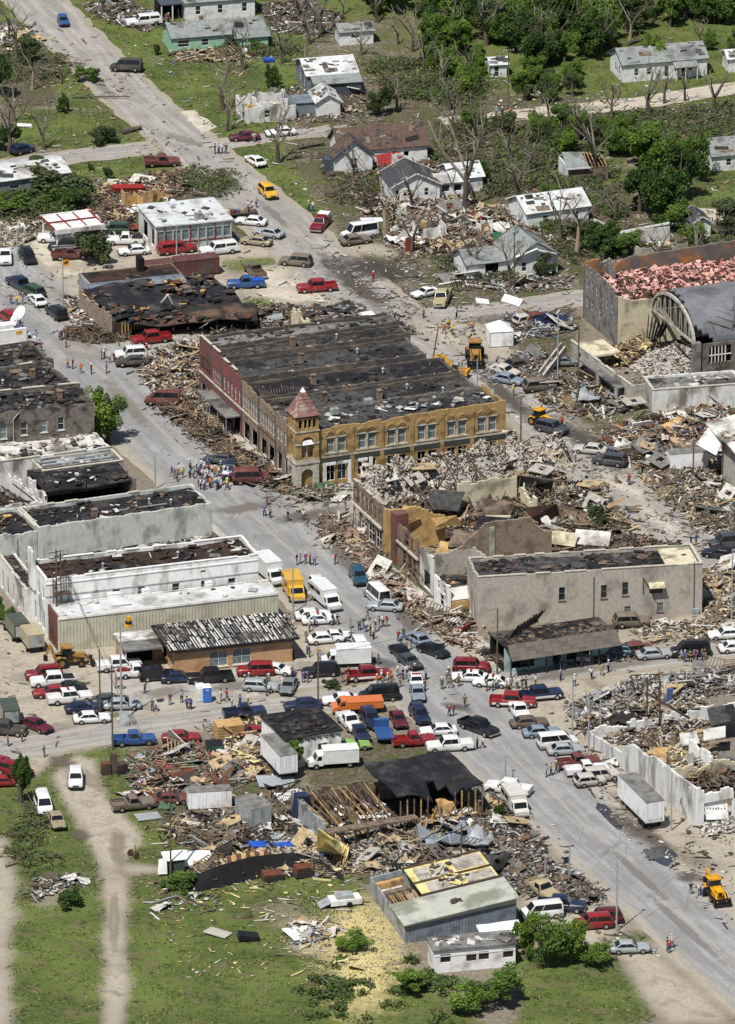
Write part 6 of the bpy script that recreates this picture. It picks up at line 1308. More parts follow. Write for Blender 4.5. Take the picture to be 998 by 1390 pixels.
def crump(label,px,py,sc,mk,v,rz): p = G(px,py);o = link('crumpled_sheet',usheet(mk,v),None,(p.x,p.y,sc[2]*.5+.3),(.2,.1,R(rz)),sc);return setp(o,label,'sheet')
for i,a in enumerate((('big crumpled blue grey tin sheet in the wreckage above the metal shop',612,1150,(8,4.5,2.6),blue_metal),('crumpled pale tin sheet at the right of the big blue grey one',655,1152,(5,3.4,2.2),grey_metal),('torn white ceiling sheet over rubble right of the timber ruin',628,1120,(4.5,2.6,1.6),white_metal),('curled dark roofing sheet above the tan wrecked pickup',672,1178,(6,2.6,1.6),tar_roof),('tan folded plywood sheet beside the black sagging roof',610,1104,(3.6,2.4,2.4),wood_new),('grey roof section lying on the rubble left of the white cargo trailer',880,616,(6,4,1.8),grey_roof),('tan wall section on the smashed house heap near the annex',915,590,(5,3.6,1.6),wood_new),('pale wall section at the foot of smashed house heap',850,612,(5,3,1.6),white_roof),('white roof section in the wreckage field left of pale roofed house',690,318,(5,3.4,1.4),white_roof),('tan roof section in the wreckage field near splintered trunk',575,315,(5,3.2,1.6),wood_old),('white siding sheet among wreckage below the white cottage',545,330,(4.5,2.6,1.2),white_metal),('grey tin sheet across the rubble by the entrance wing',800,545,(6,3,1.6),grey_metal),('torn black roofing on the white ruin rubble',860,985,(6,3.4,1.6),asphalt_roof),('tan ceiling section in the middle of white ruin',905,1030,(5,4,1.4),wood_new),('rusty roofing sheet in the plank yard',262,1052,(8,2.6,.6),rust),('second rusty roofing sheet by the green dumpster',300,1062,(6,2.2,.6),rust))): crump(*a,i % 5,20+i*47 % 90)
stain('dust',[(390,1330),(580,1330),(570,1205),(430,1200)],(206,190,134),0,.004)
stain('dust',[(410,1400),(560,1400),(570,1250),(440,1240)],(206,190,134),0,.006)
# ---------------------------------------------------------------- trees and brush
def leaf_mat(name,c1,c2):
    m = mat(name,c1,c2,.9,.75,0,spec=.25);b = m.node_tree.nodes['Principled BSDF']
    tr = nn(m.node_tree,'ShaderNodeBsdfTranslucent');mx = nn(m.node_tree,'ShaderNodeMixShader');mx.inputs[0].default_value = .3;out = m.node_tree.nodes['Material Output']
    src = b.inputs['Base Color'].links[0].from_socket;m.node_tree.links.new(src,tr.inputs[0]);m.node_tree.links.new(b.outputs[0],mx.inputs[1]);m.node_tree.links.new(tr.outputs[0],mx.inputs[2]);m.node_tree.links.new(mx.outputs[0],out.inputs[0]);return m
LF = {'d': [leaf_mat('dark_leaves',(64,88,40),(46,68,32)),leaf_mat('deep_leaves',(84,108,48),(62,84,40))],'g': [leaf_mat('green_leaves',(106,134,56),(80,106,46)),leaf_mat('mid_leaves',(92,118,54),(70,94,46))],
      'l': [leaf_mat('light_leaves',(124,150,60),(100,126,52)),leaf_mat('spring_leaves',(104,130,54),(82,106,46))],'y': [leaf_mat('grey_green_leaves',(96,108,72),(74,88,56)),leaf_mat('olive_leaves',(84,92,58),(66,74,46))]}
def crown_mesh(name,seed,ncl,nl,shape,leaf,tone,gap=0.0):
    """leaf-sized faces gathered in clumps through the crown's volume (unit size: radius 1, height 1)"""
    rs = np.random.RandomState(seed);C = [];LB = rs.normal(0,1,(7,3));LB = LB/np.linalg.norm(LB,axis=1)[:,None]*rs.uniform(.3,.72,7)[:,None]
    while len(C) < ncl:
        p = LB[rs.randint(7)]+rs.normal(0,.2,3);r = np.linalg.norm(p)
        if r > 1.05: continue
        if shape == 'bush' and p[2] < -.35: continue
        if shape == 'tree': p = p*np.array((1,1,1))*(1-.15*max(p[2],0))
        C.append(p)
    C = np.array(C);cr = rs.uniform(.13,.33,ncl);ci = np.repeat(np.arange(ncl),nl//ncl);n = len(ci)
    o = rs.normal(0,1,(n,3));o /= np.linalg.norm(o,axis=1)[:,None];P = C[ci]+o*(cr[ci]*rs.uniform(.3,1.05,n)**.6)[:,None]
    s = leaf*rs.uniform(.6,1.4,n);Rm = rotm(rs,n,.9);Q = np.array([(-.5,-.3,0),(.5,-.3,0),(.6,.3,.1),(-.4,.4,-.1)])
    V = np.einsum('nij,nkj->nki',Rm,Q[None]*s[:,None,None])+P[:,None,:];F = np.arange(n*4).reshape(-1,4)
    V = V.reshape(-1,3);V[:,2] = (V[:,2]+1)/2
    return np_mesh(name,V,F,(rs.rand(ncl) < .5)[ci].astype(int),LF[tone])
CR = {}
for tone in 'dgly':
    for v in range(2):
        CR['t',tone,v] = crown_mesh('crown',10+v*7+ord(tone),36,5600,'tree',.075,tone);CR['b',tone,v] = crown_mesh('foliage',50+v*7+ord(tone),22,3000,'bush',.09,tone)
def limbs(mb,rr,p,d,L,r,lev,twig):
    if lev == 0 or r < .005: return
    n = 3 if lev > 1 else 2
    for i in range(n):
        q = p+d*(L/n);mb.tube(p,q,r,r*.86,5 if r > .06 else 3,False);p = q;r *= .86
        d = (d+Vector((rr.gauss(0,.12),rr.gauss(0,.12),rr.gauss(.02,.08)))).normalized()
        if i or lev < 3:
            for _ in range(rr.choice((1,2)) if lev > 1 else twig):
                e = (d*rr.uniform(.4,.8)+Vector((rr.gauss(0,.6),rr.gauss(0,.6),rr.uniform(-.1,.7)))).normalized();limbs(mb,rr,p,e,L*rr.uniform(.45,.75),r*rr.uniform(.45,.65),lev-1,twig)
BARE = []
for v in range(6):
    rr = random.Random(100+v);t = MB();l = MB();H = 1.0
    p = Vector((0,0,-.02));d = Vector((rr.gauss(0,.05),rr.gauss(0,.05),1)).normalized();r = .034;pts_ = []
    nseg = 4
    for i in range(nseg):
        q = p+d*(.42/nseg if v % 2 else .3/nseg);t.tube(p,q,r*(1.25 if i == 0 else 1),r*.92,8,i == nseg-1);p = q;r *= .92;d = (d+Vector((rr.gauss(0,.07),rr.gauss(0,.07),.1))).normalized();pts_.append((p,r))
    for k in range(5 if v != 3 else 3):
        pp_,rr_ = pts_[-1] if k < 3 else pts_[-2];e = (Vector((math.cos(k*2.2+v),math.sin(k*2.2+v),0))*rr.uniform(.35,.8)+Vector((0,0,1))).normalized();limbs(l,rr,pp_,e,rr.uniform(.3,.5),rr_*rr.uniform(.6,.85),3,2 if v != 3 else 0)
    BARE.append((t.mesh('trunk',bark_pale if v == 3 else bark),l.mesh('limbs',bark_grey)))
tk = MB();tk.loft([[(math.cos(a*1.0472)*r_+ox,math.sin(a*1.0472)*r_,z) for a in range(6)] for z,r_,ox in ((-.02,.05,0),(.06,.036,0),(.3,.028,.01),(.6,.02,.02),(.8,.012,.0))])
for k in range(4): a = k*1.57+.4;tk.tube((0.01,0,.3+.06*k),(math.cos(a)*.2,math.sin(a)*.2,.58+.05*k),.016,.007,5,False)
TRK = tk.mesh('trunk',bark)
def leafy(px,py,h,w,tone,label,group=None,name='leafy_tree',v=None,low=.2,cat='tree',seed=0):
    p = G(px,py);rr = random.Random(int(px*7+py*13+seed));o = thing(name,label,cat,(p.x,p.y,0),rr.uniform(0,6.28),group)
    link('trunk',TRK,o,None,None,(h,h,h));link('crown',CR['t',tone,rr.randrange(2) if v is None else v],o,(0,0,h*low),None,(w/2,w/2*rr.uniform(.85,1.1),h*(1-low)));return o
def bush(px,py,h,w,tone,label,group=None,name='bush'):
    p = G(px,py);rr = random.Random(int(px*7+py*13));o = link(name,CR['b',tone,rr.randrange(2)],None,(p.x,p.y,-h*.28),(0,0,rr.uniform(0,6.28)),(w/2,w/2,h*1.3));return setp(o,label,'bush',group)
def bare(px,py,h,v,label,group=None,lean=0.0,name='bare_tree'):
    p = G(px,py);rr = random.Random(int(px*3+py));o = thing(name,label,'tree',(p.x,p.y,0),rr.uniform(0,6.28),group);o.rotation_euler = (lean,lean*.5,rr.uniform(0,6.28))
    link('trunk',BARE[v][0],o,None,None,(h,h,h));link('limbs',BARE[v][1],o,None,None,(h,h,h));return o
leafy(147,602,9.5,6.8,'l','single airy green street tree beside main street by the grey brick store',low=.12)
for px,py,h,v,lb in ((44,122,8,3,'broken bare tree with stubby forked limbs on the left lawn'),(13,208,12,2,'tall bare tree at the left edge behind long low building'),(302,148,11,0,'tall bare tree on the lawn left of the roofless white house'),(308,178,9,5,'thin bare tree at the street corner by maroon car'),
  (382,87,8,1,'bare tree beside the blue tarp bundle'),(417,109,9,3,'stripped tree in front of the white metal roofed barn'),(435,50,13,2,'large bare forked tree right of mint green house'),(405,28,10,4,'bare tree behind the heap of white metal'),(140,22,9,4,'bare tree beside the white pickup at the top'),
  (377,221,12,0,'dark bare tree by the street in front of white police car'),(523,318,11,3,'tall splintered trunk right of the mud stained white van'),(632,283,15,1,'tall split bare tree between white cottage and wrecked houses'),(617,188,9,5,'bare trunk beside brown roofed house'),(600,112,8,2,'dark bare tree in brush below the wood'),
  (545,205,8,4,'bare tree in front of the right white gable'),(660,62,13,0,'tall pale bare tree at the edge of the wood'),(558,345,9,2,'bare tree among the house wreckage, nearest the street'),(645,375,9,4,'bare tree left of the house with torn gable'),(692,392,9,1,'bare tree at the foot of utility pole by torn gable house'),
  (783,350,13,3,'big stripped tree with pale broken limbs beside the white house'),(806,245,12,1,'bare tree before the wrecked house in the trees'),(880,160,11,0,'bare tree on the verge below long white house'),(902,140,8,4,'bare tree on the verge near the dark blue van'),(968,150,9,2,'spreading bare tree on the verge at the right edge'),
  (930,137,7,5,'small bare tree right of the dark blue van on the verge'),(893,360,8,4,'dark bare tree in front of the roofless block house'),(945,352,8,2,'bare tree right of roofless block house'),(785,190,9,5,'thin bare tree in the brush above wrecked house'),(980,505,12,0,'bare tree standing before the barrel roof at right'),
  (512,30,9,5,'thin bare tree behind the small shed'),(560,70,9,1,'bare tree in the clearing below the wood'),(490,75,7,4,'broken bare tree right of the white barn'),(722,70,10,2,'bare tree in the wood near small white shed'),(855,60,9,3,'pale bare tree behind long white house'),(330,95,9,5,'thin bare tree on the lawn above roofless house')):
    bare(px,py,h,v,lb)
for px,py,h,w,tn,lb in ((88,152,3.6,3.2,'d','round evergreen bush on the left lawn'),(145,243,2.6,2.2,'d','dark clipped bush near the side street'),(124,232,1.6,1.6,'d','small dark bush left of the clipped bush'),(371,117,4.6,4.0,'d','dark round shrub above the roofless white house'),(348,68,2.2,3,'g','green bush at the right end of mint green house'),(310,66,3,6,'y','brushy bush before the mint green house'),
  (214,74,2,2,'d','left one of two dark bushes by the mint green house'),(238,70,2,1.8,'d','right one of two dark bushes by the mint green house'),(115,112,3,5.5,'g','leafy fallen tree top on the left lawn'),(140,195,3,6,'y','grey green brush heap beside the fallen log on the left lawn'),(60,262,5,15,'y','wide heap of felled green tree tops before long low building'),(95,285,4,10,'d','dark felled tree top left of the carport'),(20,285,3.5,8,'g','felled leafy branches at left edge before long low building'),
  (128,360,6,7,'y','leafy shrub tree beside the yellow sign and parked trucks'),(215,290,3,2.5,'g','bush at the corner of metal roofed shop'),(740,375,3.5,4.5,'y','brown green bush in front of the torn gable'),(810,720,4.5,3.4,'y','lone small green tree in the rubble beyond the beige building'),(100,1230,2.6,5,'d','dark green bush on the bare patch left of dirt road'),(245,1205,2.4,6,'g','bush at the left end of the flattened shed'),
  (404,1045,5.5,4.6,'g','leafy bush tree between the white box trailer and the truck'),(12,845,3,3.5,'g','green hedge bush beside the white rear wing'),(-2,838,3.4,3.5,'d','dark hedge bush at left edge by white rear wing'),(20,642,3.4,7,'g','green creeper bush inside the roofless ruin at left'),(680,1112,2.6,2.4,'d','small bush at the street end of the timber ruin'),(222,425+93,1.2,1.5,'g','low weed clump beside main street rubble'),(797,502,1.4,2.2,'l','bright green bush by entrance wing'),(450,935,1.6,3,'y','low shrub on the verge beside the lamp pole')):
    bush(px,py,h,w,tn,lb)
for px,py,h,w,tn,lb in ((28,1090,7.5,3.4,'d','narrow dark tree by the parked red vehicles at the left edge'),(715,1302,7,5,'l','left one of the pale green trees at bottom edge'),(742,1312,7.5,5.5,'g','middle one of the pale green trees at bottom edge'),(775,1308,6,5,'l','right one of the pale green trees at bottom edge'),(805,1312,3.5,5,'l','low pale green bush tree before the silver car at bottom edge'),(560,1345,3.2,6,'l','pale weed tree left of the mobile home'),(680,1360,5,7,'g','green tree below the mobile home'),(640,1375,4,6,'l','pale tree at the bottom below mobile home'),(480,1290,2.4,5,'l','pale leafy sapling clump on the lower lawn')):
    leafy(px,py,h,w,tn,lb,low=.1)
# the big dark trees at right, the trees at the long white house
for px,py,h,w,tn,lb in ((868,290,9,9,'d','leftmost dark leafy tree of the tall clump beside the bright lawn'),(897,300,10,10,'d','largest dark leafy tree of the tall clump beside bright lawn'),(925,270,10,8,'d','rear dark leafy tree of the tall clump beside bright lawn'),(945,245,9,6,'g','green leafy tree at the upper end of the clump beside bright lawn'),(870,225,8,9,'l','bright green leafy tree above the tall dark clump'),(845,210,6,7,'g','green leafy tree right of the wrecked house'),
  (900,235,8,8,'g','green leafy tree between the bright tree and dark clump'),(820,345,6,8,'d','dark bushy tree left of the roofless block house'),(850,350,5,6,'g','green bushy tree touching the roofless block house'),(800,330,4.5,6,'y','grey green bushy tree right of big stripped tree'),(915,312,5,7,'g','green bushy tree before the dark shed roof'),(940,335,5,5,'l','pale tree between dark shed and block house'),(985,310,5,8,'y','grey green tree at right edge below the gravel drive'),(890,98,8,4.5,'l','green tree standing right in front of the long white house'),
  (752,278,4.5,5,'g','green tree lying over the roof of pale roofed white house'),(765,215,5,5,'l','pale leafy tree left of the wrecked house'),(745,195,4,6,'y','grey green tree in the brush field'),(640,175,4,5,'g','small green tree beside the gravel road end'),(690,180,4,5,'y','small grey green tree right of gravel road end'),(650,250,4,6,'d','dark tree behind the pale metal shed'),(580,60,6,6,'g','leafy tree in the clearing near the middle top'),(515,155,6,5,'y','dim leafy tree behind the brown shingle roof'),(510,20,6,5,'y','leafy tree at the top right of the small shed'),(-8,130,8,7,'d','dark tree at left edge above the lawn'),(5,205,5,6,'d','dark tree at the left edge behind the low building'),(35,85,5,5,'y','scraggy leafy tree on the upper left lawn')):
    leafy(px,py,h,w,tn,lb,low=.08)
rr = random.Random(21);WOODS = [[(500,-25),(640,-30),(690,60),(640,80),(560,50)],[(620,-30),(850,-40),(850,55),(760,90),(690,95),(650,60)],[(850,-40),(1010,-40),(1010,45),(930,45),(850,35)],[(570,60),(660,75),(690,130),(600,130)],[(700,95),(780,100),(840,110),(760,140),(700,145)],[(730,165),(860,175),(880,210),(800,220),(720,200)],[(955,50),(1010,50),(1010,85),(965,78)]]
WN = (30,74,36,16,20,20,8);wl = ('of wood beside the small grey shed','of wood left of long white house','of wood behind long white house','of brush below the wood','of tree row along gravel road','of brush above wrecked house','of grove right of long white house')
for q,(pp,n) in enumerate(zip(WOODS,WN)):
    W_ = [tuple(v) for v in pp];k = 0;x0_,x1_ = min(v[0] for v in pp),min(998,max(v[0] for v in pp))
    while k < n:
        x,y = rr.uniform(500,1010),rr.uniform(-40,225)
        if not inside(np.array([x]),np.array([y]),W_)[0]: continue
        tn = rr.choice('dggdyl' if q < 3 else 'ggyyl');h = rr.uniform(4.5,9.5) if q < 3 else rr.uniform(2.5,5);k += 1
        leafy(x,y,h,h*rr.uniform(.75,1.1),tn,('low ' if h < (6 if q < 3 else 3.6) else 'tall ')+{'d': 'dark','g': 'green','y': 'grey green','l': 'bright green'}[tn]+' tree, '+('left' if x < x0_+(x1_-x0_)/3 else 'middle' if x < x0_+(x1_-x0_)*2/3 else 'right')+' part '+wl[q],'trees '+wl[q],low=.06,seed=k)
for q,(px,py) in enumerate(((540,60),(575,95),(612,60),(640,105),(668,40),(700,60),(730,30),(755,70),(780,45),(815,70),(840,30),(610,150),(650,200),(690,215),(720,240),(745,165),(830,165),(700,270),(480,240),(560,285),(590,320),(700,345),(760,330),(835,300),(420,60),(465,20),(540,150),(22,78),(12,55),(60,203),(250,60),(20,165),(530,8),(600,20),(885,30),(950,60))): bare(px,py,6+(q*37 % 5),(0,2,4,5,1,4)[q % 6],('thin' if q % 2 else 'spreading')+' bare tree '+('between top left roads' if px < 300 else 'near the mint house barn' if px < 500 else 'in the wood' if py < 110 else 'in the brush field' if py < 260 else 'among house wreckage')+(', left side' if px < 600 else ', right side'),'bare storm stripped trees')
# brush: tangles of broken branches
def brush(label,pp,n,seed,h=.8,leaves=0,L=(1.0,3.5)):
    rs = np.random.RandomState(seed);P = np.array([tuple(v) for v in wp(pp)]);lo,hi = P.min(0),P.max(0);c = P.mean(0);pts = np.zeros((0,2))
    while len(pts) < n: q = rs.uniform(lo,hi,(4*n,2));pts = np.concatenate([pts,q[inside(q[:,0],q[:,1],[tuple(v) for v in P])]])
    cl = pts[rs.randint(0,n,max(6,n//45))];k_ = rs.rand(len(pts)) < .72;pts[k_] = cl[rs.randint(0,len(cl),k_.sum())]+rs.normal(0,1.3,(k_.sum(),2));pts = pts[:int(n*.72)];n = len(pts);leaves = int(leaves*1.7);s = rs.uniform(L[0],L[1],n);S = np.stack([s,rs.uniform(.03,.09,n),rs.uniform(.03,.09,n)],-1);big = rs.rand(n) < .03;S[big] *= np.array((1.7,3.6,3.6))
    Z = rs.uniform(.05,h,n);root = thing('brush_pile',label,'brush',(c[0],c[1],0))
    me = boxes('branches',np.stack([pts[:,0]-c[0],pts[:,1]-c[1],Z],-1),S,rotm(rs,n,.3),rs.randint(0,3,n),[bark_grey,bark,wood_old],0,rs);o = link('branches',me,root);o['kind'] = 'stuff'
    if leaves:
        pi = pts[rs.randint(0,n,leaves)]+rs.normal(0,.4,(leaves,2));Rm = rotm(rs,leaves,.9);Q = np.array([(-.5,-.3,0),(.5,-.3,0),(.6,.3,.1),(-.4,.4,-.1)])*.38
        V = np.einsum('nij,kj->nki',Rm,Q)+np.stack([pi[:,0]-c[0],pi[:,1]-c[1],rs.uniform(.1,h*1.15,leaves)],-1)[:,None,:]
        me = np_mesh('leaves',V.reshape(-1,3),np.arange(leaves*4).reshape(-1,4),rs.randint(0,4,leaves),LF['y']+LF['g']);o = link('leaves',me,root);o['kind'] = 'stuff'
for i,(lb,pp,n,h,lv) in enumerate((('wide brush field of broken branches right of the brown roofed house',[(580,170),(700,165),(760,190),(740,250),(660,265),(600,230)],1500,1.2,2600),('brush and branches below the gravel road',[(760,165),(998,140),(998,200),(940,200),(860,185),(780,180)],1100,1.0,2200),('tangled branches between white cottage and pale roofed house',[(440,235),(540,225),(560,250),(480,280),(450,262)],700,.9,600),('brush along the foot of the wood',[(500,85),(620,90),(680,120),(640,150),(520,130)],1100,1.1,2400),
  ('brush around the wrecked house in the trees',[(700,200),(780,200),(850,240),(850,300),(790,285),(720,250)],900,1.1,2000),('branches heaped at the stripped tree beside pale roofed house',[(740,305),(830,310),(860,345),(780,360),(745,340)],800,1.2,1400),('branches strewn before the torn gable house',[(590,350),(690,355),(700,385),(610,380)],500,.8,400),('branches strewn on the left lawn near the broken bare tree',[(0,60),(60,70),(110,95),(60,120),(0,110)],500,.7,500),('branches and leaves heaped before long low building',[(0,250),(110,245),(130,270),(100,300),(0,295)],900,1.4,3000),
  ('branches by the mint green house',[(290,55),(350,50),(420,60),(380,80),(300,75)],400,1.0,700),('branches strewn over the corner lawn above the metal roofed shop',[(250,235),(300,228),(330,262),(290,280),(255,262)],400,.7,600),('branches at right edge along the armory back wall',[(860,345),(998,320),(998,350),(880,362)],500,1.0,900),('twigs and weeds along the bare strip left of dirt road',[(20,1080),(50,1090),(62,1180),(40,1220),(20,1160)],250,.5,500),('weeds on the lawn left of the mobile home',[(420,1300),(540,1290),(620,1340),(620,1400),(420,1400)],120,.6,1800))):
    brush(lb,pp,n,300+i,h,lv)
def log(label,a,b,r=.35,z=.3,m_=None):
    p,q = G(*a),G(*b);d = q-p;o = thing('fallen_log',label,'log',((p.x+q.x)/2,(p.y+q.y)/2,z),math.atan2(d.y,d.x));L = d.length/2;mb = MB();mb.tube((-L,0,0),(0,.1,.06),r,r*.85,8);mb.tube((0,.1,.06),(L,0,.12),r*.85,r*.6,8);link('log_stem',mb.mesh('log_stem',m_ or bark),o,None)
    mb = MB();
    for i in range(6): x = L*(.1+.15*i);mb.tube((x,0,0),(x+.6,(.9 if i % 2 else -.9),.5+.2*(i % 3)),.08,.03,5)
    link('limbs',mb.mesh('limbs',bark_grey),o)
for a in (('fallen trunk lying across grass left of the street, pale plank shaped',(98,134),(176,134),.16),('thick fallen trunk at corner of the left lawn',(165,182),(192,176),.5),('fallen trunk left of the white cottage',(443,240),(520,228),.45),('fallen trunk with roots left of the white cottage',(445,268),(498,248),.7),('fallen trunk below the wood, pale',(540,122),(600,116),.3),('fallen trunk beside brown roofed house front',(405,203),(440,197),.35),('fallen trunk in the brush field',(595,215),(680,196),.3),('fallen trunk lying in front of the mint green house',(228,76),(270,68),.35),('fallen trunk behind the long white house',(852,62),(872,55),.3),('fallen trunk before torn gable house',(720,392),(775,378),.35),('fallen trunk on side street edge near blue car',(70,85),(116,90),.14)): log(*a)

rs = np.random.RandomState(5);paved = sum(inside(XX,YY,[tuple(v) for v in p]) for p in ROADS) > 0;gi = np.argwhere((msk['g'] > .5) & ~paved);q = gi[rs.randint(0,len(gi),150000)];tx = gx[q[:,1]]+rs.uniform(-.3,.3,len(q));ty = gy[q[:,0]]+rs.uniform(-.3,.3,len(q))
kp = (np.sin(tx*.7+np.sin(ty*.5)*2)+np.sin(ty*.9+tx*.31)+rs.normal(0,.8,len(q))) > .5;tx,ty = tx[kp],ty[kp];n = len(tx);s = rs.uniform(.07,.24,n)
Q = np.array([(-.5,-.3,0),(.5,-.3,0),(.35,.3,.7),(-.4,.3,.6)]);V = np.einsum('nij,nkj->nki',rotm(rs,n,.35),Q[None]*s[:,None,None])+np.stack([tx,ty,np.full(n,.0)],-1)[:,None,:]
me = np_mesh('grass_tufts',V.reshape(-1,3),np.arange(n*4).reshape(-1,4),rs.choice(4,n,p=(.4,.25,.15,.2)),[LF['g'][1],LF['l'][1],LF['y'][1],mat('dry_grass',(150,138,92),(120,108,70),2,.9)]);setp(link('grass',me),'tufts of long grass and weeds growing over the lawns','grass',kind='stuff')
# ---------------------------------------------------------------- vehicles
PAINT = {}
def paint(n,c,rough=.3,coat=.35,dust=.25):
    PAINT[n] = mat('paint_'+n,c,tuple(v*.93 for v in c),.8,rough,0,tuple(v*.8+28 for v in c),.7,dust,spec=.5,coat=coat)
for n_,c_ in dict(white=(222,222,220),offwhite=(206,202,192),silver=(158,162,164),grey=(118,120,122),darkgrey=(66,68,71),black=(26,26,29),navy=(32,40,66),blue=(46,80,134),lightblue=(126,138,152),teal=(36,74,92),red=(138,34,36),darkred=(118,26,32),maroon=(88,28,40),tan=(168,154,124),brown=(104,88,74),green=(52,72,54),army=(70,78,60),sand=(170,158,124),lime=(134,170,82),orange=(206,112,52),yellow=(216,166,52),gold=(150,138,110)).items(): paint(n_,c_)
paint('wreck',(110,98,86),.8,0,.6);paint('wreckdark',(64,58,54),.85,0,.6);paint('wreckred',(98,52,46),.8,0,.6);paint('wreckwhite',(178,172,164),.7,0,.6)
lamp_w = flat('lamp_glass',(210,212,210),.15);lamp_r = flat('tail_lamp',(150,24,22),.2);car_glass = mat('car_glass',(26,30,34),(18,21,24),1,.08,0,spec=.6)
DIM = dict(  # L, W, H, belt, hood height, cabin x (base front, roof front, roof rear, base rear), deck height
 sedan=(4.9,1.82,1.42,.92,.86,(.95,.25,-1.15,-1.85),.92),coupe=(4.5,1.74,1.32,.88,.82,(.75,.1,-.9,-1.6),.9),hatch=(4.1,1.7,1.5,.95,.9,(1.0,.35,-1.5,-1.98),.95),suv=(4.9,1.9,1.8,1.08,1.05,(1.05,.5,-2.0,-2.4),1.08),wagon=(4.8,1.8,1.5,.95,.9,(.95,.3,-1.95,-2.35),.95),
 van=(5.2,1.98,2.05,1.15,1.12,(1.75,.95,-2.4,-2.56),1.15),pickup=(5.6,1.95,1.82,1.1,1.08,(.95,.4,-.6,-.75),1.1),crew=(6.0,2.0,1.88,1.12,1.1,(1.25,.7,-1.05,-1.2),1.12),longvan=(5.7,2.0,2.5,1.2,1.15,(1.9,1.2,-2.7,-2.8),1.2))
CARM = {}
def car_mesh(kind):
    if kind in CARM: return CARM[kind]
    L,Wd,H,belt,hood,cab,deck = DIM[kind];hw = Wd/2;xf,xr = L/2,-L/2;pk = kind in ('pickup','crew');out = []
    def sec(x,zb,zt,w,rnd_=.1):
        return [(x,-w*.9,zb),(x,-w,zb+.14),(x,-w*1.0,zb+(zt-zb)*.55),(x,-w*.97,zt-rnd_),(x,-w*.86,zt),(x,w*.86,zt),(x,w*.97,zt-rnd_),(x,w*1.0,zb+(zt-zb)*.55),(x,w,zb+.14),(x,w*.9,zb)]
    m = MB();st = [(xr,.42,deck*.8,hw*.86),(xr+.12,.3,deck*.97,hw*.95),(xr+.6,.26,deck,hw),(cab[3],.24,belt,hw),(0,.22,belt,hw),(cab[0],.24,belt,hw),(xf-.55,.26,hood,hw*.98),(xf-.12,.3,hood*.92,hw*.92),(xf,.42,hood*.72,hw*.82)]
    if pk:  # open box behind the cab
        cb = cab[3]-.12;st = [(cb,.26,belt,hw),(0,.24,belt,hw),(cab[0],.24,belt,hw),(xf-.5,.28,hood,hw*.98),(xf-.1,.32,hood*.94,hw*.93),(xf,.45,hood*.75,hw*.85)]
        m.b2(xr,-hw,.45,cb-.02,-hw+.1,belt);m.b2(xr,hw-.1,.45,cb-.02,hw,belt);m.b2(xr,-hw+.1,.45,xr+.08,hw-.1,belt-.02);m.b2(xr+.08,-hw+.1,.45,cb-.02,hw-.1,.62);m.b2(cb-.1,-hw+.1,.62,cb-.02,hw-.1,belt)
        for s in (-1,1): m.b2(-xf*.62-.42+.0,s*hw*.8-.0,.62,-xf*.62+.42,s*(hw-.1),.82)
    m.loft([sec(*q) for q in st])
    wb,wt = hw*.93,hw*.74;a,b_,c,d = cab;z0,z1 = belt-.02,H
    def cs(x,z,w): return [(x,-w,z),(x,w,z)]
    R4 = [[(a,-wb,z0),(d,-wb,z0),(d,wb,z0),(a,wb,z0)],[(b_+.06,-wt-.03,z1-.08),(c-.06,-wt-.03,z1-.08),(c-.06,wt+.03,z1-.08),(b_+.06,wt+.03,z1-.08)],[(b_-.1,-wt*.88,z1),(c+.12,-wt*.88,z1),(c+.12,wt*.88,z1),(b_-.1,wt*.88,z1)]]
    m.loft([r[::-1] for r in R4]);out.append(('body',m.mesh('body',PAINT['white'],38),None,True))
    zt = z1-.1;f = lambda t: (lambda x0,x1,w0,w1: (x0+(x1-x0)*t,w0+(w1-w0)*t,z0+(zt-z0)*t))
    def slab_q(q,nm): g = MB();g.slab(q,.03);out.append((nm,g.mesh(nm,car_glass),None,False))
    def P(xa,xb,t,off=0): return xa+(xb-xa)*t
    o = .018
    t0,t1 = .12,.95
    xw = lambda t: a+(b_+.06-a)*t;xq = lambda t: d+(c-.06-d)*t;ww = lambda t: wb+(wt+.03-wb)*t;zz = lambda t: z0+(z1-.08-z0)*t
    slab_q([(xw(t0)+o+.01,-ww(t0)*.9,zz(t0)+o),(xw(t0)+o+.01,ww(t0)*.9,zz(t0)+o),(xw(t1)+o+.01,ww(t1)*.88,zz(t1)+o),(xw(t1)+o+.01,-ww(t1)*.88,zz(t1)+o)],'windscreen')
    slab_q([(xq(t0)-o-.01,ww(t0)*.88,zz(t0)+o),(xq(t0)-o-.01,-ww(t0)*.88,zz(t0)+o),(xq(t1)-o-.01,-ww(t1)*.84,zz(t1)+o),(xq(t1)-o-.01,ww(t1)*.84,zz(t1)+o)],'rear_window')
    ns = {'sedan': 2,'coupe': 1,'pickup': 1,'crew': 2}.get(kind,3)
    for s in (-1,1):
        for i in range(ns):
            e = .09;q = []
            for t in (t0,.92):
                x0 = xq(t)+(.12 if i == 0 else 0);x1 = xw(t)-.12;u0 = x0+(x1-x0)*i/ns+e*.5;u1 = x0+(x1-x0)*(i+1)/ns-e*.5;q.append((u0,u1,s*(ww(t)+o),zz(t)))
            (a0,a1,y0,q0),(b0,b1,y1,q1) = q;Q = [(a0,y0,q0),(a1,y0,q0),(b1,y1,q1),(b0,y1,q1)];slab_q(Q if s < 0 else Q[::-1],'side_window')
    tk = MB();r = .34 if kind not in ('pickup','crew','suv') else .39;tk.tube((0,-.11,0),(0,.11,0),r,n=14);rm = MB();rm.tube((0,-.125,0),(0,.125,0),r*.56,n=8)
    tm,rmm = tk.mesh('wheel',rubber,40),rm.mesh('rim',chrome);ax = (xf-.95,xr+1.0+(.15 if pk else 0))
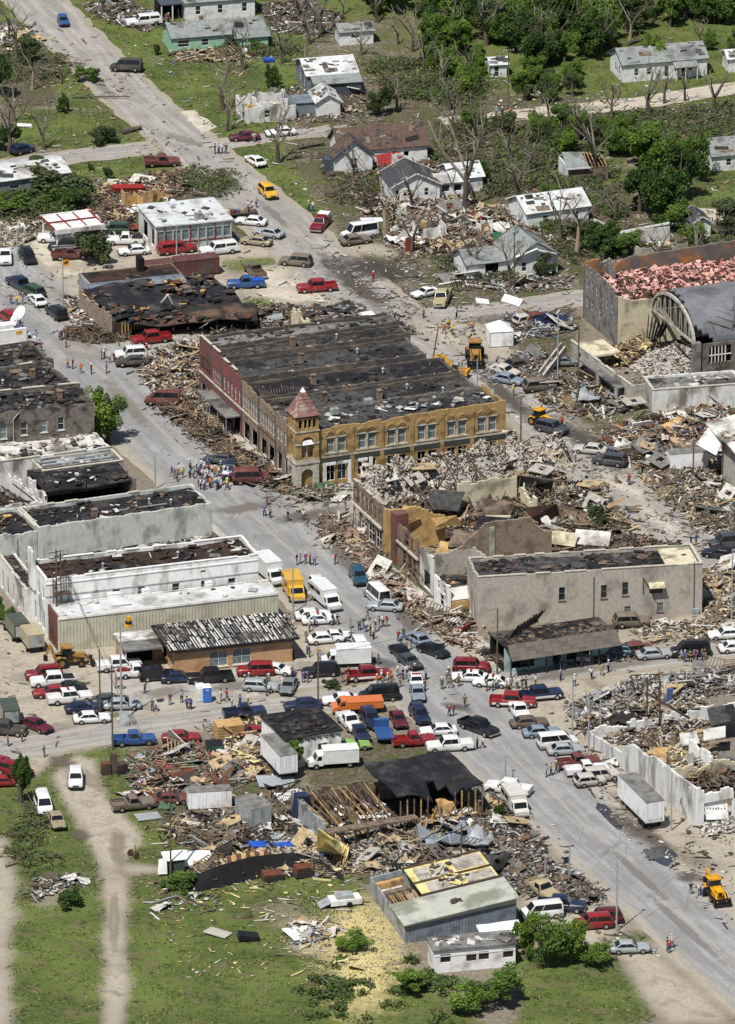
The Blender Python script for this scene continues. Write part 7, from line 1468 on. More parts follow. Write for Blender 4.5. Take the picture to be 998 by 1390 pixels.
    for x in ax:
        for s in (-1,1): out.append(('wheel',tm,(x,s*(hw-.07),r),rmm))
    g = MB();g.box((0,0,0),(.06,.34,.15));hm = g.mesh('headlight',lamp_w);g = MB();g.box((0,0,0),(.06,.22,.2));tl = g.mesh('tail_light',lamp_r)
    for s in (-1,1): out.append(('headlight',hm,(xf-.05,s*hw*.6,hood*.66),False));out.append(('tail_light',tl,(xr+.02,s*hw*.72,deck*.7),False))
    for nm,x in (('front_bumper',xf-.03),('rear_bumper',xr+.03)): g = MB();g.box((0,0,0),(.16,Wd*.9,.2));out.append((nm,g.mesh(nm,black_plastic if kind in ('sedan','suv','hatch','van') else chrome),(x,0,.46),False))
    g = MB();g.box((0,0,0),(.04,Wd*.42,.16));out.append(('grille',g.mesh('grille',black_plastic),(xf+.0,0,hood*.66),False))
    for s in (-1,1): g = MB();g.box((0,0,0),(.12,.16,.13));out.append(('mirror',g.mesh('mirror',black_plastic),(cab[0]-.25,s*(hw+.06),belt+.08),False))
    CARM[kind] = out;return out
def car(kind,px,py,head,col,label,cat=None,group=None,roll=0,dz=0.0,sc=1.0,name=None):
    p = G(px,py);nm = name or {'sedan': 'parked_car','coupe': 'parked_car','hatch': 'parked_car','wagon': 'station_wagon','suv': 'sport_utility_car','van': 'passenger_van','longvan': 'high_roof_van','pickup': 'pickup_truck','crew': 'pickup_truck'}[kind]
    root = thing(nm,label,cat or {'sedan': 'car','coupe': 'car','hatch': 'car','wagon': 'car','suv': 'suv','van': 'van','longvan': 'van'}.get(kind,'pickup'),(p.x,p.y,dz+.02),R(head),group);root.scale = (sc*1.03,)*3
    if roll: root.rotation_euler = (R(roll),R(roll*.3),R(head))
    for n_,me,loc,fl in car_mesh(kind):
        o = link(n_,me,root,loc,mat=PAINT[col] if fl is True else None)
        if n_ == 'wheel': link('rim',fl,o)
    return root
def lightbar(c,z=1.46): link('light_bar',ubox(lamp_r),c,(-.25,0,z),None,(.28,1.1,.14))
def topper(c,col,x0=-2.75,x1=-.8,z=1.82):
    m = MB();m.loft([[(x0,-.95,1.1),(x1,-.95,1.1),(x1,.95,1.1),(x0,.95,1.1)][::-1],[(x0+.1,-.85,z),(x1,-.85,z),(x1,.85,z),(x0+.1,.85,z)][::-1]]);link('bed_topper',m.mesh('bed_topper',PAINT[col]),c)
    for s in (-1,1): m = MB();m.slab([(x0+.25,s*.93,1.3),(x1-.15,s*.93,1.3),(x1-.15,s*.885,1.68),(x0+.25,s*.885,1.68)][::s*-1],.03);link('side_window',m.mesh('side_window',car_glass),c)
def box_truck(px,py,head,label,L=6.6,bw=2.3,bh=2.9,col='white',cabcol=None,name='box_truck',cat='truck',box='white',cabL=1.9,z0=.75,win=False):
    p = G(px,py);root = thing(name,label,cat,(p.x,p.y,.02),R(head));xf = L/2;hw = bw/2;cw = hw*.88
    m = MB();pr = [(xf,.5),(xf,1.05),(xf-.75,1.22),(xf-1.15,1.95),(xf-cabL,2.05),(xf-cabL,.5)];m.loft([[(x,y,z) for x,z in pr] for y in (-cw,cw)]);link('cab',m.mesh('cab',PAINT[cabcol or col],30),root)
    m = MB();m.slab([(xf-.76,-cw*.86,1.27),(xf-.76,cw*.86,1.27),(xf-1.13,cw*.82,1.92),(xf-1.13,-cw*.82,1.92)],.04);link('windscreen',m.mesh('windscreen',car_glass),root,(.02,0,.012))
    for s in (-1,1): m = MB();q = [(xf-1.7,s*(cw+.012),1.28),(xf-1.0,s*(cw+.012),1.28),(xf-1.22,s*(cw+.012),1.85),(xf-1.7,s*(cw+.012),1.85)];m.slab(q if s < 0 else q[::-1],.03);link('side_window',m.mesh('side_window',car_glass),root)
    m = MB();m.b2(-xf,-hw,z0,xf-cabL-.03,hw,bh);bo = link('cargo_box',m.mesh('cargo_box',PAINT[box]),root);m = MB();m.b2(-xf-.03,-hw-.03,bh,xf-cabL,hw+.03,bh+.05);link('roof_rail',m.mesh('roof_rail',PAINT[box]),bo)
    m = MB();m.b2(-xf-.03,-hw*.8,z0+.1,-xf-.003,hw*.8,bh-.2);link('rear_door',m.mesh('rear_door',grey_metal if bh > 2 else PAINT[box]),bo)
    m = MB();m.b2(-xf+.2,-.45,.45,xf-.3,.45,z0-.01);link('chassis',m.mesh('chassis',black_plastic),root)
    tk = MB();tk.tube((0,-.14,0),(0,.14,0),.42,n=14);rm = MB();rm.tube((0,-.155,0),(0,.155,0),.22,n=8);tm,rm = tk.mesh('wheel',rubber,40),rm.mesh('rim',chrome)
    for x in (xf-.95,-xf+1.2):
        for s in (-1,1): o = link('wheel',tm,root,(x,s*(hw-.16),.42));link('rim',rm,o)
    for s in (-1,1): link('headlight',ubox(lamp_w),root,(xf+.01,s*cw*.7,.88),None,(.05,.26,.16))
    link('front_bumper',ubox(chrome),root,(xf+.03,0,.55),None,(.14,bw*.85,.2))
    if win:
        for s in (-1,1):
            for i in range(win): x = -xf+.6+(L-cabL-1)*i/win;link('side_window',ubox(car_glass),root,(x+.4,s*(hw+.004),bh-.75),None,((L-cabL-1)/win-.2,.03,.6))
    return root
def trailer(px,py,head,label,L,Wd,h,z0=1.1,m_=None,legs=True,rear='rear_door',name='box_trailer',wheels=2,ribs=0,mark=False):
    p = G(px,py);m_ = m_ or white_metal;root = thing(name,label,'trailer',(p.x,p.y,.02),R(head));a = L/2;w = Wd/2
    m = MB();m.b2(-a,-w,z0,a,w,h);link('body',m.mesh('body',m_),root);m = MB();m.b2(-a-.02,-w-.02,h,a+.02,w+.02,h+.06);link('roof',m.mesh('roof',grey_roof),root)
    for y in (-w*.5,w*.5): d = link('door_leaf',ubox(m_),root,(a+.022,y,(z0+h)/2),None,(.05,w*.94,h-z0-.24));link('door_bar',ubox(grey_metal),d,(.6,.25,0),None,(.3,.04,.95))
    for z in (z0+.05,h-.06): link('frame_rail',ubox(grey_metal),root,(a+.02,0,z),None,(.06,Wd,.1))
    tk = MB();r = .5 if z0 > .9 else .34;tk.tube((0,-.13,0),(0,.13,0),r,n=14);tm = tk.mesh('wheel',rubber,40)
    for i in range(wheels):
        for s in (-1,1): link('wheel',tm,root,((a-1.4 if z0 > .9 else -.3)-i*(1.15 if z0 > .9 else .75),s*(w-.2),r))
    m = MB();m.b2(-a+.3,-.5,z0-.2,a-.1,.5,z0-.002);link('underframe',m.mesh('underframe',black_plastic),root)
    if legs:
        for s in (-1,1): m = MB();m.tube((-a+1.6,s*w*.7,0),(-a+1.6,s*w*.7,z0-.2),.08,n=6);link('landing_leg',m.mesh('landing_leg',galv),root)
    if mark:  # worn lettering low on the doors
        r = random.Random(3)
        for i in range(9): link('worn_letter',ubox(trim_dark),root,(a+.053,-w*.72+i*w*.17,z0+.42+r.uniform(-.03,.03)),(r.uniform(-.3,.3),0,0),(.02,.1,r.uniform(.14,.4) if i in (1,8) else .1))
    for i in range(ribs):
        for s in (-1,1): link('side_post',ubox(m_),root,(-a+.3+i*(L-.6)/max(ribs-1,1),s*(w+.012),(z0+h)/2),None,(.07,.04,h-z0-.1))
    return root
V_,U_ = 24,-67
CARS = '''sedan 347 223 118 white|white sedan parked on the street verge near the top bare tree
hatch 86 33 -82 blue|small blue car alone on the side street at the top left
crew 195 34 195 white t|white pickup with camper shell by the broken shed parts at the top
pickup 220 225 8 wreckred w|damaged red pickup on grass beside the side street, upper left
sedan 332 190 190 maroon|maroon sedan facing left at the upper street corner
sedan 381 184 194 white L|white police sedan just right of the maroon sedan
hatch 30 208 40 navy w|dark wrecked car under the tree at the left edge
van 172 97 170 wreckdark w|burnt dark van wreck on grass beside the side street
suv 364 266 -70 yellow o|yellow open utility jeep in the side street
sedan 341 305 165 white|white sedan, uppermost of the three small cars by the metal roofed shop
sedan 365 321 150 silver|silver sedan, rightmost of the three small cars by metal roofed shop
sedan 348 332 160 gold|dull gold sedan, lowest of the three small cars by metal roofed shop
crew 435 309 -105 darkred L|red fire pickup with white load in the side street
longvan 488 323 205 white|white mud stained high roof van beside the side street
sedan 482 331 25 wreck w|mud covered car pressed against the high roof white van
crew 297 344 200 white t|white service pickup with topper in front of the metal roofed shop
crew 240 343 20 red t|bright red pickup with topper in front of the metal roofed shop
suv 402 360 165 wreck|dust coloured open suv on the concrete lot
pickup 346 373 110 brown|grey brown pickup with its bed toward the camera on concrete lot
pickup 334 390 185 blue|blue pickup with a blue tarp load on the concrete lot
crew 430 395 192 red|red pickup facing left on the concrete lot
coupe 577 402 215 white|white car parked by the wreckage at the side street bend
crew 601 411 -100 sand w|mud splashed beige pickup beside the white car at bend
pickup 7 354 -85 white|white pickup at left edge of the upper parking lot
suv 38 354 -75 black|black suv alone on the upper parking lot
pickup 76 328 180 white|white pickup under the right end of filling station canopy
suv 88 340 170 black|black suv under the shade before the filling station canopy
pickup 95 351 10 wreckred|red pickup with long load left of the shrub tree
pickup 170 331 180 white|white pickup with dark load right of the shrub tree
sedan 182 345 192 white|long white sedan right of the shrub tree
suv 155 317 180 green|dark green suv behind the shrub tree
crew 27 391 120 navy|dark navy pickup on upper left street lot
suv 43 401 130 green|dark green suv below the navy pickup on upper left lot
sedan 51 412 110 white|white sedan below the dark green suv on upper left lot
suv 12 436 115 red|red suv at left edge near the satellite truck
suv 77 430 115 black|black suv parked on main street at upper left
crew 205 465 200 red|red pickup standing under the collapsed black roof
suv 177 486 192 white|white suv on the cross street beside brown rubble
sedan 180 497 185 wreckdark w|dark crushed car at the edge of cream rubble heap
van 222 550 170 wreckred w|crushed red van buried in timber heap
suv 312 645 -95 navy|navy and white suv behind the crowd in main street
van 340 655 10 wreckred w|crushed dark red van against rubble below the brick row
sedan 300 630 160 darkgrey w|dark wrecked car on the timber heap above the crowd
suv 433 803 -75 white|white suv behind the white camper truck on main street
suv 487 789 -80 teal|blue grey suv with black bumper right of main street
sedan 523 828 170 silver|silver sedan behind the blue striped white van
sedan 425 840 10 white|white sedan, upper of the pair by the garage wall
sedan 434 846 8 white L|white police sedan, lower of the pair by the garage wall
sedan 442 872 12 white|white sedan nearest brick garage in the second white pair
coupe 458 868 8 white|white coupe behind the second white sedan pair
suv 490 885 -80 white|small white suv between ambulance and the workers
suv 436 917 192 black|black suburban in front of the white ambulance
suv 347 916 185 red|red suv beside the brick garage windows
coupe 378 914 -20 white|white coupe right of the red suv at brick garage
wagon 354 937 -8 silver|silver wagon in front of the red suv
sedan 392 937 -100 grey|grey sedan facing the camera beside the silver wagon
crew 285 925 190 black|black pickup before the brick garage
sedan 243 925 8 navy|dark blue car left of the black pickup at garage
suv 214 922 10 black|black suv at left corner of the brick garage
pickup 332 973 12 navy|navy pickup on the cross street before white workshop
sedan 411 962 190 navy|navy sedan on the cross street behind the workshop roof
crew 500 922 12 darkred|red and white pickup beside the ambulance rear
van 515 950 190 black|black van behind the orange truck
sedan 462 955 190 white|white sedan hidden behind the orange truck
pickup 475 986 -70 white|white pickup in front of the orange truck
suv 503 982 -75 navy|navy suv right of the white pickup at orange truck
sedan 489 1000 -75 navy|navy sedan in front of the white pickup
coupe 480 1017 12 lime|lime green car beside white workshop
sedan 541 982 -80 maroon|dark maroon sedan behind the blue flatbed
suv 570 977 -75 navy|navy suv standing alone right of the maroon sedan
sedan 595 997 188 white|large white sedan across the lane by timber ruin
pickup 562 1011 10 red|red pickup between the white sedan and the timber ruin
crew 610 1018 190 white|white pickup behind the black ruin roof
crew 650 993 -46 black|black pickup alone in main street
sedan 565 930 -85 white L|white police sedan in mid street, behind the blue sedan
sedan 567 946 -85 lightblue|pale blue sedan directly below white police sedan
sedan 545 891 -65 black|black sedan in mid street, upper of two in line
sedan 556 903 -62 darkgrey|dark grey sedan in mid street, lower of two in line
sedan 567 872 120 lightblue|pale blue sedan near the yellow vested workers
sedan 588 888 -45 black|black sedan with its door open in mid street
suv 640 911 -4 darkred|dark red suv at the shingled storefront
sedan 637 924 175 white L|white police sedan left of two at the intersection
sedan 667 931 172 white L|white police sedan right of two at the intersection
crew 696 958 -5 red|red and white pickup at the right kerb
crew 733 949 15 navy|dark blue pickup behind the red and white pickup
pickup 705 972 102 white|white pickup parked nose away at the right kerb
sedan 718 986 12 brown|grey brown sedan, first in the right kerb row
sedan 735 999 10 lightblue|grey blue sedan, second in the right kerb row
van 757 1014 14 white|white van with black windows in the right kerb row
sedan 768 1023 10 silver|silver green sedan before the white van in kerb row
pickup 785 1041 15 wreckred|damaged red and white pickup by the rubble of the white wall
pickup 797 1051 12 white|white pickup with open red bed by the rubble
suv 816 1059 15 wreckwhite|dusty white suv nearest semi trailer
hatch 800 1066 20 wreckwhite w|crumpled pale car at the end of the kerb row
sedan 888 893 12 silver|silver sedan on the cross street beside the black van
van 937 890 190 black|long black van with people beside it on cross street
sedan 985 866 190 white|white sedan on the bare lot behind the black van
sedan 1000 884 10 white|white car at right edge on the cross street
van 795 893 -100 silver|silver minivan before the shingled storefront
hatch 838 891 170 teal w|blue green car among scraps at the storefront
suv 857 850 10 wreck w|brown wrecked suv against the beige building
hatch 866 887 20 wreckred w|dark red wreck beside the blue green car
van 989 743 195 darkgrey|dark grey van on the gravel side street at right
sedan 977 757 160 black|black sedan below the dark grey van
sedan 801 615 165 wreckwhite|dusty pale sedan with crushed roof on the side street
suv 828 631 160 darkgrey|dark dusty suv below the crushed pale sedan
suv 749 587 -35 darkgrey|dark suv beside the yellow loader truck
sedan 686 509 -40 wreckwhite w|pale dusty car nose on in front of wheel loader
sedan 690 520 -30 lightblue|pale blue white car in front of wheel loader
sedan 703 500 30 wreckdark w|crushed dark car on the rubble near the wheel loader
suv 732 530 20 wreck w|crushed grey suv below the armory entrance
sedan 766 496 8 grey|long grey car before the entrance wing
hatch 712 440 40 wreckwhite w|crushed white car in wreckage behind the tent
sedan 748 440 12 navy w|dark blue car in the wreckage behind the tent
sedan 728 437 30 wreckred w|crushed dark red car near the white tent
suv 818 1252 188 maroon|maroon suburban, rear one of two red vehicles at bottom
suv 805 1259 190 red|bright red suv half hidden behind the bottom trees
crew 762 1235 -10 navy|navy pickup near the brush at the bottom
van 735 1245 195 white|white van between metal shop and the navy pickup
sedan 855 1292 5 silver|silver sedan at the bottom edge beyond the trees
pickup 738 1215 -60 tan w|tan battered pickup on the debris near metal shop
crew 690 1076 160 white|white pickup beside the timber ruin street end
suv 103 1064 -88 white|white suv at the head of the dirt road
van 59 1099 -80 white|white minivan on the dirt road verge
sedan 77 1119 -78 gold|dull silver sedan behind the white minivan
pickup 180 1098 18 wreck w|old burnt out pickup on the grass
suv 4 1046 -30 red|red suv at left edge by the narrow dark tree
suv 20 1052 -30 darkred|dark red suv in front of the left edge red suv
coupe 8 1066 10 red|red car lowest of three at the left edge
sedan 50 990 -45 maroon|maroon sedan alone on pale lot
crew 5 996 -10 wreckdark|dark red black pickup at the left edge
crew 72 930 190 white|white crew pickup with dark bed on the pale lot
suv 60 921 190 darkred|dark red suv behind the white crew pickup
sedan 70 945 190 red|red car beside the black car on the pale lot
sedan 92 939 185 black|black car beside the red car on the pale lot
crew 95 953 14 white L|white pickup with door emblem on the pale lot
sedan 114 966 12 navy|navy car below the white emblem pickup
sedan 125 980 8 white|white sedan front of the row on the pale lot
sedan 150 956 8 darkgrey|dark grey car before the two lamp poles
sedan 166 962 5 silver|silver car with open hood by lamp pole
pickup 186 918 10 white s|white pickup with red cargo left of the garage
crew 162 909 10 white|white pickup, rear one beside the garage canopy
pickup 182 1010 8 blue|bright blue pickup below the utility pole
sedan 246 1006 5 red|red sedan on the lower cross street
pickup 347 1004 195 red|red pickup beside the lumber stack
sedan 330 999 190 maroon|maroon car half behind the lumber stack
sedan 232 1090 10 wreckred w|dark red wreck in the plank yard'''
for ln in CARS.split('\n'):
    a,lb = ln.split('|');q = a.split();fl = q[5:] ;k,x,y,h,c = q[0],float(q[1]),float(q[2]),float(q[3]),q[4]
    o = car(k,x,y,h,c,lb,roll=6 if 'w' in fl else 0,dz=.12 if 'w' in fl else 0)
    if 't' in fl: topper(o,c)
    if 'L' in fl: lightbar(o,DIM[k][2]+.07)
    if 's' in fl:
        for i in range(4): link('cargo',ubox(PAINT['red'] if i % 2 else d_mat['r']),o,(-1.2-.4*i,-.3+.25*(i % 3),1.0),(0,0,i),(.7,.5,.6))
    if 'blue tarp load' in lb: link('tarp_load',ubox(blue_tarp),o,(-1.7,0,1.05),(0,0,.1),(1.8,1.5,.5))
    if 'with a blue tarp' in lb: pass
    if 'dark load' in lb or 'dark bed' in lb: link('bed_load',ubox(black_plastic),o,(-1.9,0,.95),None,(1.6,1.6,.5))
    if 'long load' in lb: [link('ladder_bar',ubox(galv),o,(-.6,s*.5,1.95),None,(4.4,.08,.08)) for s in (-1,1)]
    if 'white load' in lb: link('equipment_box',ubox(white_metal),o,(-2.0,0,1.35),None,(1.8,1.7,.8))
    if 'red and white pickup' in lb or 'red and white ' in lb and k == 'pickup': [link('side_stripe',ubox(white_metal),o,(0,s*(DIM[k][1]/2+.012),.62),None,(DIM[k][0]*.86,.03,.26)) for s in (-1,1)]
    if 'door emblem' in lb: [link('emblem_disc',ubox(PAINT['gold']),o,(.4,s*(DIM[k][1]/2+.015),.8),None,(.4,.03,.36)) for s in (-1,1)]
    if 'door open' in lb: link('open_door',ubox(PAINT[c]),o,(.1,1.35,.75),(0,0,1.1),(1.1,.1,.8))
    if 'open hood' in lb: link('open_hood',ubox(PAINT[c]),o,(1.5,0,1.5),(0,-1.0,0),(1.2,1.5,.05))
    if 'navy and white' in lb: link('white_hood',ubox(PAINT['white']),o,(1.75,0,1.04),(0,.06,0),(1.2,1.6,.06))
    if 'blue striped' in lb: pass
box_truck(367,786,U_,'white box truck beside the white building on main street',6.8,2.4,3.0)
b_ = box_truck(399,809,-78,'yellow short bus facing the camera on main street',6.2,2.3,2.75,'yellow',box='yellow',name='school_bus',cat='bus',z0=.6,win=4)
box_truck(443,821,U_,'white camper van truck facing camera right of the yellow bus',6.6,2.2,2.7,name='camper_truck',z0=.65,win=2)
box_truck(470,903,186,'white ambulance with its rear doors open among the parked cars',6.6,2.3,2.75,name='ambulance',cat='ambulance',z0=.65)
vv = car('longvan',512,816,112,'white','white van with a pale blue stripe seen from behind on main street')
for s in (-1,1): link('side_stripe',ubox(PAINT['lightblue']),vv,(0,s*1.012,.85),None,(5.0,.03,.3))
link('rear_stripe',ubox(PAINT['lightblue']),vv,(-2.86,0,.85),None,(.04,1.7,.25));link('roof_unit',ubox(white_metal),vv,(-.4,0,2.56),None,(1.0,.8,.2))
box_truck(485,966,188,'orange utility service truck with tool boxes in the crowded lot',6.8,2.3,1.75,'orange',box='orange',name='utility_truck',z0=.8,win=0)
box_truck(452,1040,190,'white box truck parked in front of the white workshop',6.6,2.2,2.6)
o = box_truck(520,1000,100,'blue flatbed truck with its empty bed toward camera',6.0,2.2,1.0,'blue',box='blue',name='flatbed_truck',z0=.85,cabL=2.1)
box_truck(700,1100,-75,'cream camper truck beside the white pickup at timber ruin',6.4,2.2,2.6,'offwhite',box='offwhite',name='camper_truck',z0=.7,win=2)
for x,y,c,lb in ((22,862,'army','dark green army truck with canvas cover at left edge'),(41,876,'sand','sand coloured army truck with square canvas back beside white wing'),(12,978,'army','olive army truck at the left edge of pale lot')): box_truck(x,y,108 if x < 45 and y < 900 else 100,lb,6.4,2.3,2.7,c,box=c,name='army_truck',z0=.9)
# satellite truck
st = box_truck(18,470,20,'white satellite uplink truck with raised dishes at left edge',7.4,2.4,3.0,name='satellite_truck')
for x,z,r_,ti in ((1.2,5.0,1.25,.9),(.4,4.0,.9,1.2)):
    m = MB();rings = []
    for k in range(6): rr_ = r_*k/5;rings.append([(math.cos(a*.3927)*max(rr_,.02),math.sin(a*.3927)*max(rr_,.02),.28*(rr_/r_)**2) for a in range(16)])
    m.loft(rings,cap=False);m.loft([[(x_,y_,z_-.05) for x_,y_,z_ in q[::-1]] for q in rings],cap=False);d = link('satellite_dish',m.mesh('satellite_dish',white_metal,40),st,(x,0,z),(ti,0,-1.3));m = MB();m.tube((0,0,.05),(0,0,.9),.04,n=5);link('feed_horn',m.mesh('feed_horn',galv),d)
m = MB();m.tube((.8,0,3.0),(1.0,0,4.9),.14,n=8);link('dish_mast',m.mesh('dish_mast',white_metal),st);link('roof_equipment',ubox(white_metal),st,(-1.2,0,3.4),None,(2.2,1.5,.7));link('yellow_sign',ubox(yellow_paint),st,(.6,-1.22,2.5),None,(1.0,.04,.5))
# trailers
trailer(870,1108,-70,'long white semi trailer standing by the white ruin wall',9.8,2.55,4.0,mark=True)
trailer(379,1046,-70,'white box trailer beside leafy bush and white workshop',7.6,2.5,3.7)
trailer(284,1097,8,'small white cargo trailer lying in the plank yard',5.6,2.1,2.7,.4,ribs=6,legs=False,wheels=1,name='cargo_trailer')
trailer(344,1117,-62,'pale grey shed box with blue grey roof in the plank yard',4.6,2.9,2.9,.12,m_=grey_metal,legs=False,wheels=0,name='storage_box')
trailer(933,636,12,'clean white cargo trailer parked beside house debris at right',5.6,2.2,2.7,.45,legs=False,ribs=0,name='cargo_trailer')
# machines
def backhoe(px,py,head,label,m_,arm=True,sc=1.0,name='backhoe_loader',up=True):
    p = G(px,py);r = thing(name,label,'backhoe',(p.x,p.y,.02),R(head));r.scale = (sc,)*3
    def part(nm,f,mm,par=None): m = MB();f(m);return link(nm,m.mesh(nm,mm),par or r)
    part('chassis',lambda m: m.b2(-1.9,-.5,.6,1.9,.5,1.05),m_)
    part('hood',lambda m: m.loft([[(.3,-.5,1.05),(2.0,-.42,1.05),(2.0,.42,1.05),(.3,.5,1.05)][::-1],[(.3,-.48,1.75),(1.95,-.38,1.6),(1.95,.38,1.6),(.3,.48,1.75)][::-1]]),m_)
    part('grille',lambda m: m.b2(1.98,-.25,1.1,2.03,.25,1.5),black_plastic)
    c = part('cab',lambda m: m.loft([[(-1.1,-.75,1.05),(.3,-.75,1.05),(.3,.75,1.05),(-1.1,.75,1.05)][::-1],[(-1.0,-.68,2.55),(.1,-.68,2.55),(.1,.68,2.55),(-1.0,.68,2.55)][::-1]]),car_glass)
    part('cab_roof',lambda m: m.b2(-1.2,-.82,2.56,.35,.82,2.72),m_,c)
    for s in (-1,1):
        for x in (-1.05,.2): part('cab_post',lambda m: m.tube((x,s*.76,1.05),(x-.05*(x > 0),s*.7,2.56),.05,n=5),black_plastic,c)
        part('loader_arm',lambda m: (bar(m,(-.2,s*.62,1.7),(2.0,s*.62,1.2),.14,.22),bar(m,(2.0,s*.62,1.2),(2.7,s*.62,.5),.14,.22)),m_)
        part('fender',lambda m: m.b2(-1.7,s*.62,1.3,-.6,s*1.1,1.42),m_)
        for x,rr_,w_ in ((-1.15,.72,.45),(1.35,.48,.34)):
            o = part('wheel',lambda m: m.tube((x,s*.78-w_/2*s*0,rr_),(x,s*(.78+w_),rr_),rr_,n=16),rubber);part('rim',lambda m: m.tube((x,s*.8,rr_),(x,s*(.79+w_),rr_),rr_*.5,n=10),m_,o)
    part('front_bucket',lambda m: (m.b2(2.6,-1.15,.12,2.72,1.15,.95),m.b2(2.72,-1.15,.12,3.3,1.15,.2),m.b2(2.72,-1.15,.2,3.1,-1.08,.8),m.b2(2.72,1.08,.2,3.1,1.15,.8)),black_plastic)
    if arm: part('backhoe_boom',lambda m: (bar(m,(-1.9,0,1.0),(-2.5,0,3.0),.24,.34),bar(m,(-2.5,0,3.0),(-3.1,0,1.6),.2,.26)),m_);part('backhoe_bucket',lambda m: m.b2(-3.4,-.35,.9,-2.9,.35,1.6),black_plastic)
    return r
backhoe(970,1219,-72,'bright yellow backhoe with a black bucket beside main street, bottom right',yellow_paint)
backhoe(95,903,10,'worn orange backhoe by the wall of beige metal annex',rust_yellow,sc=1.05)
w = backhoe(645,490,-88,'dusty yellow wheel loader with a wide raised bucket near the white tent',rust_yellow,arm=False,sc=1.15,name='wheel_loader')
w2 = backhoe(735,577,-40,'yellow loader with a red sign and vests beside the dark suv',yellow_paint,arm=False,sc=.9,name='wheel_loader')
p = G(622,512);ex = thing('excavator','yellow excavator with bent arm behind the yellow brick building','excavator',(p.x,p.y,.02),R(160));ex.scale = (.66,)*3
for nm,a_,mm in (('track',(-1.8,-1.4,0,1.8,-.8,.8),rubber),('track',(-1.8,.8,0,1.8,1.4,.8),rubber),('turntable',(-.9,-.8,.4,.9,.8,1.0),black_plastic),('house',(-2.0,-1.2,1.0,1.0,1.2,2.0),rust_yellow),('cab',(0,.2,2.0,1.2,1.1,2.9),car_glass),('counterweight',(-2.5,-1.2,1.0,-2.01,1.2,2.1),yellow_paint)): m = MB();m.b2(*a_);link(nm,m.mesh(nm,mm),ex)
m = MB();bar(m,(1.0,-.3,1.8),(3.4,-.3,4.4),.4,.6);bar(m,(3.4,-.3,4.4),(5.2,-.3,4.6),.4,.5);link('boom',m.mesh('boom',yellow_paint),ex);m = MB();bar(m,(5.2,-.3,4.6),(7.2,-.3,2.6),.32,.42);link('stick',m.mesh('stick',yellow_paint),ex);m = MB();m.b2(6.9,-.8,1.8,7.9,.2,2.6);link('bucket',m.mesh('bucket',rust),ex)
# flatbed with things, small trailer, boat-like topper
p = G(327,294);t = thing('flatbed_trailer','dark flatbed trailer loaded with salvaged goods and people on it','trailer',(p.x,p.y,.02),R(12));link('deck',ubox(wood_dark),t,(0,0,.7),None,(5.2,2.1,.15))
tk = MB();tk.tube((0,-.1,0),(0,.1,0),.36,n=12);tm_ = tk.mesh('wheel',rubber)
for x in (-.4,.5):
    for s in (-1,1): link('wheel',tm_,t,(x,s*1.1,.36))
for i in range(9): link('load',ubox(d_mat['swrutngkb'[i]]),t,(-2.2+.5*i,.3*math.sin(i*2),1.0),(0,0,i),(.8,.7,.5))
p = G(468,1228);t = thing('utility_trailer','white small trailer body left upturned on the lower lawn','trailer',(p.x,p.y,.05),R(14));m = MB();m.b2(-2.0,-1,.3,2.0,1,1.0);link('body',m.mesh('body',white_metal),t);m = MB();m.b2(-1.2,-.8,1.0,1.0,.8,1.5);link('cover',m.mesh('cover',grey_metal),t);m = MB();m.slab([(-3.4,-1,.2),(-2.05,-1,.8),(-2.05,1,.8),(-3.4,1,.2)],.08);link('ramp',m.mesh('ramp',grey_metal),t)
for s in (-1,1): link('wheel',tm_,t,(.4,s*1.05,.36))
